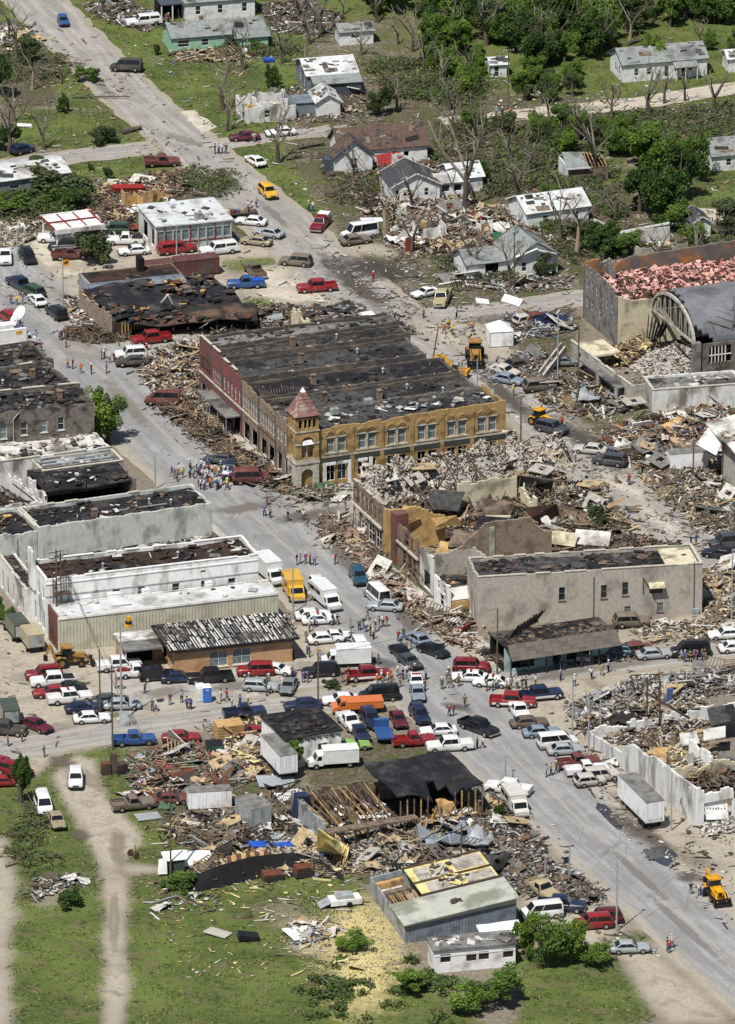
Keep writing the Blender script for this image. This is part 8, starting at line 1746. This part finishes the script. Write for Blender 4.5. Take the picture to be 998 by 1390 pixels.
# ---------------------------------------------------------------- people
def figure(pose):
    """one skinned body mesh per pose, with clothes and hair grown from its own surface"""
    P = {'pelvis': (0,0,.96),'waist': (0,0,1.1),'chest': (0,0,1.32),'neck': (0,.0,1.5),'head': (.02,0,1.62),'crown': (.01,0,1.74)}
    for s,n in ((1,'l'),(-1,'r')):
        P['sh'+n] = (0,s*.19,1.43);P['el'+n] = (-.02,s*.25,1.14);P['wr'+n] = (.05,s*.25,.9);P['ha'+n] = (.07,s*.25,.8);P['hip'+n] = (0,s*.1,.92);P['kn'+n] = (.02,s*.11,.5);P['an'+n] = (-.01,s*.12,.09);P['to'+n] = (.16,s*.14,.04)
    if pose == 'walk': P.update(knl=(.16,.1,.52),anl=(.26,.1,.1),tol=(.42,.1,.06),knr=(-.08,-.1,.5),anr=(-.3,-.1,.16),tor=(-.16,-.1,.05),elr=(.1,-.26,1.16),wrr=(.26,-.24,.98),har=(.34,-.23,.93),ell=(-.14,.26,1.17),wrl=(-.12,.27,.93),hal=(-.08,.27,.84))
    if pose == 'hips': P.update(ell=(-.1,.42,1.18),wrl=(.04,.24,1.02),hal=(.1,.17,1.0),elr=(-.1,-.42,1.18),wrr=(.04,-.24,1.02),har=(.1,-.17,1.0),knl=(.02,.16,.5),anl=(-.01,.2,.09),tol=(.15,.24,.04))
    if pose == 'point': P.update(elr=(.2,-.3,1.34),wrr=(.44,-.28,1.42),har=(.54,-.27,1.45))
    if pose == 'bend': P.update(waist=(.12,0,1.08),chest=(.32,0,1.2),neck=(.48,0,1.26),head=(.6,0,1.28),crown=(.7,0,1.3),shl=(.36,.19,1.24),shr=(.36,-.19,1.24),ell=(.42,.24,.95),wrl=(.5,.2,.7),hal=(.54,.18,.6),elr=(.42,-.24,.95),wrr=(.5,-.2,.7),har=(.54,-.18,.6))
    if pose == 'hold': P.update(ell=(.02,.26,1.14),wrl=(.24,.16,1.16),hal=(.32,.1,1.2),elr=(.02,-.26,1.14),wrr=(.24,-.16,1.12),har=(.32,-.1,1.14))
    RAD = {'pelvis': (.15,.11),'waist': (.14,.1),'chest': (.16,.11),'neck': (.055,.055),'head': (.085,.075),'crown': (.06,.055),'sh': .065,'el': .045,'wr': .032,'ha': .038,'hip': .09,'kn': .062,'an': .045,'to': .038}
    E = [('pelvis','waist'),('waist','chest'),('chest','neck'),('neck','head'),('head','crown')]
    for n in 'lr': E += [('chest','sh'+n),('sh'+n,'el'+n),('el'+n,'wr'+n),('wr'+n,'ha'+n),('pelvis','hip'+n),('hip'+n,'kn'+n),('kn'+n,'an'+n),('an'+n,'to'+n)]
    for n,s in (('l',1),('r',-1)):  # five fingers
        h = Vector(P['ha'+n]);w = Vector(P['wr'+n]);d = (h-w).normalized();sd_ = Vector((.02,0,0)) if pose not in ('hold',) else Vector((0,.02,0))
        for i,l in enumerate((.05,.075,.08,.072,.058)):
            nm = f'f{i}{n}';P[nm] = tuple(h+d*l*(.5 if i == 0 else 1)+sd_*(i-2)+(Vector((.03,0,.0)) if i == 0 else Vector()));RAD[nm] = .009;E.append(('ha'+n,nm))
    keys = list(P);ix = {k: i for i,k in enumerate(keys)};me = bpy.data.meshes.new('body');me.from_pydata([P[k] for k in keys],[(ix[a],ix[b]) for a,b in E],[])
    o = bpy.data.objects.new('body_source',me);COL.objects.link(o);o.modifiers.new('s','SKIN');
    for k in keys:
        r = RAD.get(k,RAD.get(k[:-1],.01));me.skin_vertices[0].data[ix[k]].radius = r if isinstance(r,tuple) else (r,r)
    me.skin_vertices[0].data[ix['pelvis']].use_root = True;sb = o.modifiers.new('d','SUBSURF');sb.levels = 1;sb.render_levels = 1
    dg = bpy.context.evaluated_depsgraph_get();ev = o.evaluated_get(dg).to_mesh();V = np.array([tuple(v.co) for v in ev.vertices]);F = [tuple(p.vertices) for p in ev.polygons];N = np.array([tuple(v.normal) for v in ev.vertices]);o.evaluated_get(dg).to_mesh_clear();bpy.data.objects.remove(o)
    seg = [(np.array(P[a]),np.array(P[b]),a,b) for a,b in E]
    hd = np.array(P['head']);f = np.linalg.norm(V-hd,axis=1) < .2
    zone = []
    for fc in F:
        c = V[list(fc)].mean(0);best = min(seg,key=lambda s: (lambda t: np.linalg.norm(s[0]+(s[1]-s[0])*t-c))(float(np.clip(np.dot(c-s[0],s[1]-s[0])/max(np.dot(s[1]-s[0],s[1]-s[0]),1e-9),0,1))));zone.append((best[2],best[3],c))
    def sub(name,test,off,mm):
        fs = [fc for fc,z in zip(F,zone) if test(z)];us = sorted({i for fc in fs for i in fc});mp = {u: i for i,u in enumerate(us)};q = bpy.data.meshes.new(name);q.from_pydata([tuple(V[u]+N[u]*off) for u in us],[],[tuple(mp[i] for i in fc) for fc in fs]);q.materials.append(mm);q.polygons.foreach_set('use_smooth',[True]*len(fs));return q
    body = bpy.data.meshes.new('body');body.from_pydata([tuple(v) for v in V],[],F);body.materials.append(skin);body.polygons.foreach_set('use_smooth',[True]*len(F))
    top = lambda z: (z[0] in ('waist','chest') and z[1] not in ('neck',)) or (z[0] == 'pelvis' and z[1] == 'waist') or z[0][:2] == 'sh' or (z[0] == 'chest' and z[1] == 'neck' and np.linalg.norm(z[2]-np.array(P['chest'])) < .13)
    leg = lambda z: z[0][:3] == 'hip' or z[1][:3] == 'hip' or z[0][:2] == 'kn'
    shoe = lambda z: z[0][:2] == 'an'
    up = np.array(P['crown'])-np.array(P['head']);up /= np.linalg.norm(up);fw = np.array((1,0,0)) if pose != 'bend' else np.array((0,0,-1))
    hair = lambda z: z[1] in ('crown','head') and (np.dot(z[2]-hd,up)-.55*np.dot(z[2]-hd,fw)) > .02
    F2 = MB();f1 = Vector(hd)+Vector(fw)*.085  # the face: nose, eyes, mouth, ears
    F2.box(f1+Vector((0,0,-.005)),(.03,.022,.04));fm = F2.mesh('nose',skin);E2 = MB()
    sd2 = Vector((0,1,0))
    for s in (-1,1): E2.box(f1-Vector(fw)*.008+sd2*.032*s+Vector(up)*.03,(.012,.02,.012))
    E2.box(f1-Vector(fw)*.006-Vector(up)*.045,(.012,.045,.01))
    hat = MB();hc = Vector(hd)+Vector(up)*.09;q = Vector(up).to_track_quat('Z','Y');hat.loft([[tuple(hc+q @ Vector((math.cos(a*.785)*r,math.sin(a*.785)*r,z))) for a in range(8)] for r,z in ((.145,-.02),(.135,.0),(.118,.03),(.1,.08),(.05,.115))]);
    return dict(body=body,shirt=sub('shirt',top,.016,skin),trousers=sub('trousers',leg,.014,skin),shoes=sub('shoes',shoe,.014,black_plastic),hair=sub('hair',hair,.016,black_plastic),face=E2.mesh('face_features',black_plastic),nose=fm,hat=hat.mesh('helmet',trim_white))
skin = mat('skin',(196,150,122),(180,134,108),6,.6,0);skin_d = mat('dark_skin',(120,84,64),(104,72,54),6,.6,0)
FIG = {p: figure(p) for p in ('stand','walk','hips','point','bend','hold')}
CL = {n: mat('cloth_'+n,c,tuple(v*.8 for v in c),5,.9,0) for n,c in dict(white=(222,222,220),grey=(128,130,132),black=(34,34,36),navy=(36,44,74),blue=(58,96,158),pale_blue=(142,170,202),red=(178,44,42),maroon=(104,38,46),orange=(226,116,38),yellow=(226,204,60),green=(62,110,70),tan=(178,156,116),brown=(104,80,60),olive=(92,92,66),lime=(188,214,64),purple=(122,78,146),denim=(70,92,130),khaki=(160,146,112),camouflage=(98,100,78),pink=(214,140,150)).items()}
HAIR = [mat('hair_'+n,c,None,6,.8,0) for n,c in (('dark',(44,36,30)),('brown',(92,70,50)),('grey',(150,146,140)))]
SEEN_L = {}
def plabel(shirt,tr,pose,place,hat):
    w = {'stand': 'standing','walk': 'walking','hips': 'hands on hips','point': 'pointing','bend': 'bending','hold': 'hands together'}[pose]
    a = f"person, {shirt.replace('_', ' ')} top, {tr} trousers";h = f', {hat[0]} {hat[1]}' if hat else ''
    for lb in (f'{a}{h}, {w}, {place}',f'{a}{h}, {place}',f'{a}, {place}'):
        if len(lb.split()) <= 16: return lb
    return lb
def person(px,py,face,shirt,tr,pose,place,hat=None,sc=1.0,group=None):
    p = G(px,py)
    lb = plabel(shirt,tr,pose,place,hat);SEEN_L[lb] = 1
    o = thing('person',lb,'person',(p.x,p.y,0),R(face),group);o.scale = (sc,)*3;f = FIG[pose];rr = random.Random(int(px*31+py*17))
    sk = skin_d if rr.random() < .08 else skin
    b = link('body',f['body'],o,mat=sk);link('face_features',f['face'],b);link('nose',f['nose'],b,mat=sk);link('shirt',f['shirt'],o,mat=CL[shirt]);link('trousers',f['trousers'],o,mat=CL[tr]);link('shoes',f['shoes'],o)
    if hat: link('helmet' if 'helmet' in hat[1] else 'cap',f['hat'],o,mat=CL[hat[0]] if hat[0] in CL else None)
    else: link('hair',f['hair'],o,mat=rr.choice(HAIR))
    return o
SH = ['white','white','navy','blue','pale_blue','grey','black','red','tan','green','maroon','white','olive','purple'];TRS = ['denim','denim','navy','black','khaki','grey','brown']
pr = random.Random(77);USED = {}
def people(place,pts,shirts=None,trs=None,hats=(),group=None,poses=('stand','stand','hips','walk','hold','point')):
    us = USED.setdefault(place,set())
    for x,y in pts:
        for _ in range(200):
            s,t,po = pr.choice(shirts or SH),pr.choice(trs or TRS),pr.choice(poses);h = pr.choice(hats) if hats else None
            if s != t and plabel(s,t,po,place,h) not in SEEN_L: break
        us.add((s,t,po,h));person(x,y,pr.uniform(-180,180),s,t,po,place,h,pr.uniform(1.0,1.08),group or 'people '+place)
HH = [None,('white','helmet'),('yellow','helmet')];CP = [None,None,None,('white','cap'),('navy','cap')]
cr = [];k = 0
while len(cr) < 44:
    a,r_ = pr.uniform(0,6.28),pr.uniform(0,1)**.6;q = (275+46*r_*math.cos(a),652+15*r_*math.sin(a)+.18*46*r_*math.cos(a)*.6)
    if all((q[0]-c[0])**2+((q[1]-c[1])*2)**2 > 22 for c in cr) and not (q[0] < 262 and q[1] > 655): cr.append(q)
people('in the street crowd by pale green building',cr,['white','white','pale_blue','white','tan','grey','navy','blue','yellow','purple','pale_blue','orange','lime','black'],hats=CP)
PL = [('beside the tall bare tree near the roofless house',[(318,163),(324,164),(331,164)]),('at the upper street corner by the maroon sedan',[(292,209),(297,209),(302,208),(307,209),(345,193)]),('on the gravel road below the wood',[(674,159),(682,159)]),('near the white camper shell pickup at the top',[(226,31),(229,32)]),
 ('by the navy pickup on the upper left street',[(15,413),(31,413)]),('at the flatbed trailer in the side street',[(337,286),(342,288),(348,282)]),('beside the red fire pickup',[(419,287),(425,287)]),('on the side street behind the brick row',[(520,440),(529,439),(536,438),(575,432),(620,433),(507,383)]),
 ('by the white satellite truck',[(50,472),(49,464),(82,462),(89,459),(56,478)]),('next to the white suv on the cross street',[(138,488),(142,487),(149,493),(155,492),(199,482),(203,481)]),('on main street below the cross street',[(92,500),(99,501),(145,507),(124,508)]),
 ('crossing the main intersection',[(363,686),(359,701),(367,703),(391,708),(412,707),(469,693)]),('in the small group in mid main street',[(403,767),(408,765),(415,766),(421,767),(427,768)]),('by the rubble at the right of main street',[(455,766)]),('under the yellow short bus',[(420,816),(427,812)]),
 ('by the dark suv on the side street',[(749,500),(763,580),(781,627)]),('on the pale gravel side street',[(854,659),(872,645),(938,742),(945,740)]),('on the pale lot by the lower cross street',[(60,1028),(11,1013),(30,1007)]),('on the lot left of the blue toilet',[(197,941),(207,965),(212,966),(231,957),(247,954),(254,962),(259,963)]),
 ('by the lamp poles of the garage lot',[(158,934),(165,936)]),('on the verge right of the blue toilet',[(300,952),(308,952),(315,961),(326,960),(337,957)]),('between the red suv and silver wagon',[(338,930),(365,932),(364,912),(358,900)]),('between brick garage and black suburban',[(397,920),(412,927),(418,927),(420,892),(432,895),(436,900),(398,895)]),
 ('at the garage end by the white sedans',[(381,845),(387,848),(393,849),(398,855),(420,858),(427,852),(416,872),(417,888)]),('right of the white police sedan pair',[(452,849),(458,849),(476,853),(488,856),(494,853)]),('beside the ambulance',[(477,872),(476,884),(470,930),(465,926),(473,922)]),
 ('in the talking group behind the silver sedan',[(499,842),(503,864),(507,868),(510,858),(515,853),(520,851),(525,851),(497,858)]),('by the pale blue sedan in mid street',[(541,871),(548,867),(552,884),(558,881),(545,876)]),('between the black sedans and police sedan in mid street',[(540,918),(547,923),(553,918),(563,917),(578,923),(543,933)]),
 ('beside white police sedan in mid street',[(577,938),(532,930)]),('in front of the police sedans at the intersection',[(661,938),(669,938),(674,936),(688,938),(694,935),(702,935),(709,936),(714,935),(727,932)]),('alone in mid street before the black pickup',[(610,973),(616,972)]),('at the white pickup behind timber ruin',[(648,1017),(655,1016)]),('by the kerb near the pale wrecked car',[(742,1055),(748,1053),(755,1050)]),
 ('on the cross street before the storefront',[(761,924),(780,932),(803,922),(817,917),(826,913),(761,910)]),('beside the long black van',[(925,897),(930,899),(937,899),(942,898),(947,898),(953,897),(957,896)]),('by the yellow backhoe',[(938,1214),(949,1216),(954,1217)]),('at the street edge below the main street',[(906,1290),(912,1287),(908,1294)]),('by the scorched planks at the corner',[(84,462),(90,461)])]
for pl,pts in PL: people(pl,pts,hats=CP)
people('in the worker group by the cross street',[(609,446),(603,454),(614,455),(642,450)],['yellow','orange','white','navy'],hats=HH)
people('on the gravel road below the wood',[(693,159)],['orange'],['orange','red']);people('beside the navy pickup at upper left',[(23,414)],['yellow']);people('on main street below the cross street',[(110,507)],['orange']);people('beside the yellow loader',[(735,563),(729,570),(722,563),(697,538),(674,500)],['lime','yellow','navy','red'],hats=HH)
people('by the house debris heap at right',[(818,600),(829,582)],['white','pale_blue'],hats=[('white','helmet')]);people('on the side street beyond the collapsed store',[(817,671),(825,669)],['tan','brown'],['khaki','black'],hats=[('yellow','helmet'),('black','helmet')])
people('in the hard hat group by the orange truck',[(512,932),(520,936),(526,930),(530,926),(518,926),(510,938)],['white','orange','grey','orange'],hats=[('white','helmet'),('orange','helmet')]);people('in the uniformed line at the ambulance rear',[(488,900),(495,896),(502,899),(514,902)],['orange','olive','brown','navy'])
people('in the soldier group at the intersection',[(600,936),(607,928),(612,934),(623,932),(609,922)],['camouflage'],['olive','camouflage','khaki','green','grey'],hats=CP[3:]+[('olive','cap')]);people('in the middle of the intersection',[(631,960)],['camouflage'],['olive'],hats=[('olive','cap')])
# ---------------------------------------------------------------- poles, signs, small street things
def pole(px,py,top,label,kind='wood',arms=0,lamp=None,name=None,lean=None,r=.13):
    p = G(px,py);h = (py-top)/(pxm(py)*math.cos(PITCH));o = thing(name or ('utility_pole' if kind == 'wood' else 'street_lamp' if lamp else 'metal_pole'),label,'pole',(p.x,p.y,0))
    m = MB();q = Vector((lean or 0,0,h));m.tube((0,0,-.3),q,r,r*.65,8);link('shaft',m.mesh('shaft',pole_wood if kind == 'wood' else galv,40),o)
    for i in range(arms):
        z = h-.4-i*.8;c = link('crossarm',ubox(wood_old),o,(q.x*z/h,0,z),(0,0,R(30)),(2.2,.12,.14))
        for x in (-.9,-.35,.35,.9): t = MB();t.tube((0,0,0),(0,0,.2),.06,.04,6);link('insulator',t.mesh('insulator',white_metal),o,(q.x*z/h+x*math.cos(R(30)),x*math.sin(R(30)),z+.07))
    if lamp:
        a = R(lamp);e = Vector((math.cos(a)*1.9,math.sin(a)*1.9,h+.15));m = MB();m.tube(q-Vector((0,0,.3)),e,.05,n=6);c = link('lamp_arm',m.mesh('lamp_arm',galv),o);m = MB();m.loft([[tuple(e+Vector((math.cos(k*.785)*w,math.sin(k*.785)*w*.6,z))) for k in range(8)] for w,z in ((.28,-.1),(.3,0),(.14,.12))]);link('lamp_head',m.mesh('lamp_head',grey_metal),c)
    return o,h
o,h = pole(165,978,850,'tall metal pole carrying a yellow warning siren','metal',r=.16,name='siren_pole')
m = MB();m.tube((0,0,h-.6),(1.1,0,h+.4),.06,n=6);link('bracket',m.mesh('bracket',galv),o)
for z,r_,c in ((.4,.55,yellow_paint),(.85,.48,black_plastic),(1.0,.42,yellow_paint),(1.4,.3,yellow_paint)): m = MB();m.tube((1.1,0,h+z-.3),(1.1,0,h+z+.05),r_,r_*.85,12);link('siren_horn',m.mesh('siren_horn',c),o)
m = MB();m.b2(-.6,-.6,0,.6,.6,.25);link('base',m.mesh('base',concrete),o)
POLES = [(136,968,880,'slim wooden pole left of the siren pole','wood',0,None),(153,1018,902,'leaf stained utility pole with crossarm behind the blue pickup','wood',1,None),(78,868,745,'utility pole at the brick end of the metal annex','wood',2,None),(84,866,750,'second utility pole close to annex wall','wood',1,None),(232,1188,1068,'dark leaning utility pole in the plank yard','wood',1,None),(432,957,888,'utility pole on the verge before the white workshop','wood',0,None),(398,832,772,'lamp pole before the yellow bus','metal',0,200),
 (777,1002,918,'pale metal pole at the upper end of white ruin','metal',0,None),(799,1020,938,'grey metal pole standing in rubble of the white wall','metal',0,None),(675,915,826,'utility pole beside the shingled storefront','wood',0,None),(686,1062,1024,'short lamp post at the street end of the timber ruin','metal',0,90),(837,1264,1168,'slim metal lamp pole beside the maroon suburban','metal',0,60),(911,1127,1048,'white lamp pole right of the semi trailer','metal',0,100),
 (648,532,487,'slim pole behind yellow brick building','metal',0,None),(707,604,538,'dark utility pole right of the yellow brick building','wood',0,None),(785,543,440,'utility pole before the armory entrance wing','wood',0,None),(757,522,425,'metal pole beside the armory ramp','metal',0,None),(86,425,352,'pole with yellow sign beside the brown store','metal',0,None),(24,355,310,'lamp pole at the upper parking lot','metal',0,20),(240,352,305,'lamp pole in front of the metal roofed shop','metal',0,None),
 (211,664,620,'lamp pole left of the street crowd','metal',0,10),(849,312,270,'dark pole among bushes by the pale roofed house','wood',0,None),(690,148,68,'tall utility pole beside the gravel road','wood',1,None),(941,648,580,'leaning utility pole at the white cargo trailer','wood',0,None),(993,840,745,'concrete pole at the right edge by the beige building','metal',0,None),(698,393,318,'utility pole in front of the torn gable house','wood',0,None),(626,1170,1118,'short timber post in the tin wreckage','wood',0,None),(130,560,530,'bare pole by the single green street tree','wood',0,None),(722,60,40,'slim pole in the wood','metal',0,None),(815,1000,950,'thin bent pole inside white ruin','metal',0,None),(740,1190,1160,'red striped post by the tan wrecked pickup','metal',0,None),(362,945,915,'dark stub pole on the garage lot','wood',0,None),(90,472,452,'short pole at the scorched planks','wood',0,None)]
TOPS = {}
for x,y,t,lb,k,a,l in POLES: o,h = pole(x,y,t,lb,k,a,l);TOPS[lb] = (o,h)
pole(587,490,443,'dark utility pole leaning at the back of the brick row','wood',0,None,lean=.9)
s_ = TOPS['pole with yellow sign beside the brown store'][0];link('sign_panel',ubox(yellow_paint),s_,(.5,-.1,TOPS['pole with yellow sign beside the brown store'][1]-.6),(0,0,R(20)),(1.0,.1,.9));link('sign_mark',ubox(black_plastic),s_,(.52,-.16,TOPS['pole with yellow sign beside the brown store'][1]-.6),(0,0,R(20)),(.5,.04,.25))
o,h = pole(773,1192,1147,'sign post with a blue panel at the street edge','metal',0,None,name='sign_post');link('sign_panel',ubox(PAINT['navy']),o,(-.35,0,h*.55),(0,0,R(20)),(.8,.08,.9));link('cross_board',ubox(black_plastic),o,(0,0,h-.1),(0,0,R(20)),(1.2,.1,.12))
o,h = pole(443,722,682,'traffic sign post at the corner of the cross street','metal',0,None,name='sign_post',r=.06);link('sign_panel',ubox(grey_metal),o,(0,-.06,h-.2),(0,0,R(20)),(.9,.06,.9))
def wire(a,b,za,zb,sag=.6):
    p,q = G(*a),G(*b);c = (p+q)/2;m = MB();n = 10;L = [Vector((p.x+(q.x-p.x)*i/n-c.x,p.y+(q.y-p.y)*i/n-c.y,za+(zb-za)*i/n-sag*4*(i/n)*(1-i/n))) for i in range(n+1)]
    for i in range(n): m.tube(L[i],L[i+1],.025,n=4,cap=False)
    o = m.build('power_line',black_plastic);o.location = (c.x,c.y,0);return o
for a,b,za,zb,lb in (((153,1018),(78,868),12,13,'overhead line from the annex pole to the leaf stained utility pole'),((84,866),(136,968),12.5,9.3,'overhead line from annex wall down to the slim wooden pole'),((232,1188),(153,1018),11.5,12.3,'overhead line between plank yard pole and leaf stained pole'),((432,957),(675,915),7.2,9.6,'overhead line across main street to the storefront pole')): setp(wire(a,b,za,zb),lb,'power line')
def small(name,label,cat,px,py,rot): p = G(px,py);return thing(name,label,cat,(p.x,p.y,.02),R(rot))
for x,y,c,lb in ((272,951,white_metal,'white portable toilet beside the blue one'),(281,952,flat('toilet_blue',(48,110,190),.5),'blue portable toilet on the garage lot verge')):
    o = small('portable_toilet',lb,'toilet',x,y,10);link('cabin',ubox(c),o,(0,0,1.1),None,(1.15,1.15,2.1));m = MB();m.loft([[(-.6,-.6,2.15),(.6,-.6,2.15),(.6,.6,2.15),(-.6,.6,2.15)],[(-.4,-.4,2.4),(.4,-.4,2.4),(.4,.4,2.4),(-.4,.4,2.4)]]);link('roof',m.mesh('roof',white_metal),o);d = link('door',ubox(c),o,(0,-.59,1.05),None,(.8,.04,1.8));link('vent',ubox(white_metal),d,(0,-.6,.42),None,(.5,.6,.06))
o = small('lumber_stack','stack of fresh lumber beside the red pickup','lumber',311,1002,15)
for j in range(6):
    for i in range(6): link('plank',ubox(wood_new),o,(0,-1.1+i*.44,.2+j*.38),(0,0,.02*((i*j) % 3-1)),(3.6,.38,.28))
m = MB();bar(m,(-1.2,-1.4,2.5),(1.6,-1.8,.3),.12,.2);link('loose_plank',m.mesh('loose_plank',wood_new),o)
o = small('dumpster','green dumpster in front of the lumber stack','dumpster',291,1022,10);m = MB();m.loft([[(-1,-.6,.1),(1,-.6,.1),(1,.6,.1),(-1,.6,.1)],[(-1.1,-.8,1.2),(1.1,-.8,1.2),(1.1,.8,1.5),(-1.1,.8,1.5)]]);link('bin',m.mesh('bin',flat('bin_green',(36,92,78),.5)),o);link('lid',ubox(black_plastic),o,(0,0,1.4),(.18,0,0),(2.2,1.6,.06))
o = small('canopy_tent','bright white peaked tent by the side street','tent',678,466,10);m = MB();s = 1.75;m.loft([[(-s,-s,.1),(s,-s,.1),(s,s,.1),(-s,s,.1)],[(-s,-s,2.5),(s,-s,2.5),(s,s,2.5),(-s,s,2.5)]],cap=False);link('side_sheet',m.mesh('side_sheet',white_metal),o);m = MB();m.loft([[(-s-.1,-s-.1,2.45),(s+.1,-s-.1,2.45),(s+.1,s+.1,2.45),(-s-.1,s+.1,2.45)],[(-.05,-.05,3.7),(.05,-.05,3.7),(.05,.05,3.7),(-.05,.05,3.7)]]);link('tent_roof',m.mesh('tent_roof',white_metal),o)
for sx in (-1,1):
    for sy in (-1,1): m = MB();m.tube((sx*(s+.05),sy*(s+.05),0),(sx*(s+.05),sy*(s+.05),2.45),.04,n=5);link('tent_pole',m.mesh('tent_pole',galv),o)
o = small('ticket_booth','small brown wooden booth before the shingled storefront','booth',776,890,15);link('cabin',ubox(wood_new),o,(0,0,1.2),None,(2.0,1.6,2.4));link('roof',ubox(mat('booth_roof',(170,150,96),(150,130,84),2,.8)),o,(0,0,2.5),(.12,0,0),(2.4,2.0,.15));w = link('window',ubox(trim_white),o,(-.4,-.82,1.5),None,(.6,.04,.9));link('pane',ubox(glass),w,(0,-.5,0),None,(.8,.5,.85));link('door',ubox(rust),o,(.5,-.82,1.0),None,(.7,.04,1.9))
o = small('old_boiler','grey horizontal tank half wrecked under the turquoise wall','tank',695,888,20);m = MB();m.loft([[(x,math.cos(a*.628)*r_,1.0+math.sin(a*.628)*r_) for a in range(10)] for x,r_ in ((-2.4,.3),(-2.0,.8),(1.8,.85),(2.3,.35))]);link('tank',m.mesh('tank',mat('boiler_grey',(120,124,120),(96,100,98),1.5,.6),40),o)
o = small('barrel','white barrel lying against the end of the flat annex','barrel',976,553,20);m = MB();m.tube((-.9,0,.5),(.9,0,.5),.5,n=14);link('drum',m.mesh('drum',white_metal,40),o)
for z in (-.3,.3): m = MB();m.tube((z-.04,0,.5),(z+.04,0,.5),.53,n=14);link('hoop',m.mesh('hoop',grey_metal),o)
o = small('burnt_stove','rusty stack of old appliances at the foot of leaf stained utility pole','appliance',152,1050,10);link('stove',ubox(rust),o,(-.8,0,.8),None,(1.2,1,1.6));link('tank',ubox(steel),o,(.2,.2,1.4),(0,.1,0),(.9,.9,2.8));link('locker',ubox(wood_dark),o,(1.3,-.2,.7),(0,0,.2),(1.4,.9,1.4))
o = small('farm_implement','rusty farm implement standing on the grass beside the dirt road','implement',181,1164,40);m = MB();bar(m,(-.8,0,.5),(.8,0,.7),.1);bar(m,(0,-.6,.5),(0,.6,.5),.1);bar(m,(.3,0,.6),(.5,.2,1.6),.1);link('frame',m.mesh('frame',rust),o)
for s in (-1,1): m = MB();m.tube((0,s*.6,.45),(0,s*.7,.45),.45,n=12);link('wheel',m.mesh('wheel',steel),o)
o = small('garden_shed','small dark green open shed beside the dark leaning pole','shed',236,1182,15);m = MB();m.b2(-1.2,-.9,0,1.2,.9,1.9);link('body',m.mesh('body',flat('shed_green',(66,78,70),.7)),o);m = MB();m.slab([(-1.4,-1.1,1.9),(1.4,-1.1,1.9),(1.4,1.1,2.3),(-1.4,1.1,2.3)],.1);link('roof',m.mesh('roof',white_metal),o);m = MB();m.slab([(-2.4,-1.3,.3),(-1.2,-1.5,.3),(-1.2,-1.2,2.4),(-2.2,-1.0,2.2)],.1);link('loose_sheet',m.mesh('loose_sheet',white_metal),o)
o = small('loose_panels','two grey panels standing askew on the lot verge below siren pole','panels',168,984,20);m = MB();m.slab([(-.5,-.4,0),(.6,-.8,0),(.4,-.2,2.0),(-.7,.2,2.0)],.08);link('panel',m.mesh('panel',grey_metal),o);m = MB();m.slab([(.8,-.6,0),(1.6,-.4,0),(1.4,0,1.4),(.7,-.1,1.4)],.08);link('panel',m.mesh('panel',grey_metal),o)
# the long runs of small litter over lawns and streets
LIT = [('thin litter of boards and scraps over the upper lawns',[(0,40),(420,20),(520,100),(480,300),(330,260),(0,250)],1300,'wnsgtwe'),('thin litter over the fields among the right upper houses',[(430,100),(998,120),(998,420),(560,420),(480,300)],3600,'wnsgtwecs'),('scraps strewn along the side street and its verges',[(420,330),(560,350),(800,560),(998,720),(998,780),(840,700),(640,520)],1400,'wecgsw'),('thin scraps over the upper parking lots',[(0,320),(500,320),(520,420),(120,440),(0,440)],450,'wecs'),('scraps strewn along main street between the stores',[(150,480),(230,530),(460,700),(620,860),(600,870),(440,720),(300,650)],420,'wecbw'),('litter over the lower right dirt apron',[(780,1010),(998,1140),(998,1270),(860,1150),(790,1070)],300,'wecsk'),('litter on the lower lawn and the dirt beside it',[(200,1100),(480,1180),(560,1330),(250,1330),(190,1200)],500,'swny'),('litter on the verge right of the metal shop',[(640,1120),(760,1180),(900,1300),(760,1290),(690,1200)],350,'wsktg'),('litter over the cross street and lots at lower left',[(0,850),(330,900),(640,900),(640,960),(100,1010),(0,1040)],160,'wec')]
for i,(lb,pp,n,pal) in enumerate(LIT):
    rs = np.random.RandomState(900+i);P = [tuple(v) for v in wp(pp)];A_ = np.array(P);lo,hi = A_.min(0),A_.max(0);pts = np.zeros((0,2))
    cl = rs.uniform(lo,hi,(60,2))
    while len(pts) < n: q = np.concatenate([rs.uniform(lo,hi,(n,2)),cl[rs.randint(0,60,n)]+rs.normal(0,2.2,(n,2))]);pts = np.concatenate([pts,q[inside(q[:,0],q[:,1],P)]])
    pts = pts[rs.permutation(len(pts))[:n]];s = np.exp(rs.uniform(np.log(.1),np.log(.7),n));k = rs.rand(n);S = np.where((k < .5)[:,None],np.stack([s*3,s*.25+.03,s*.1+.03],-1),np.stack([s*1.1,s*.8,s*.05+.03],-1));c = A_.mean(0);uk = sorted(set(pal))
    me = boxes('litter',np.stack([pts[:,0]-c[0],pts[:,1]-c[1],np.full(n,.06)+S[:,2]*.5],-1),S,rotm(rs,n,.08),rs.randint(0,len(uk),n),[d_mat[q] for q in uk],.25,rs);o = link('litter',me,None,(c[0],c[1],0));setp(o,lb,'litter',kind='stuff')
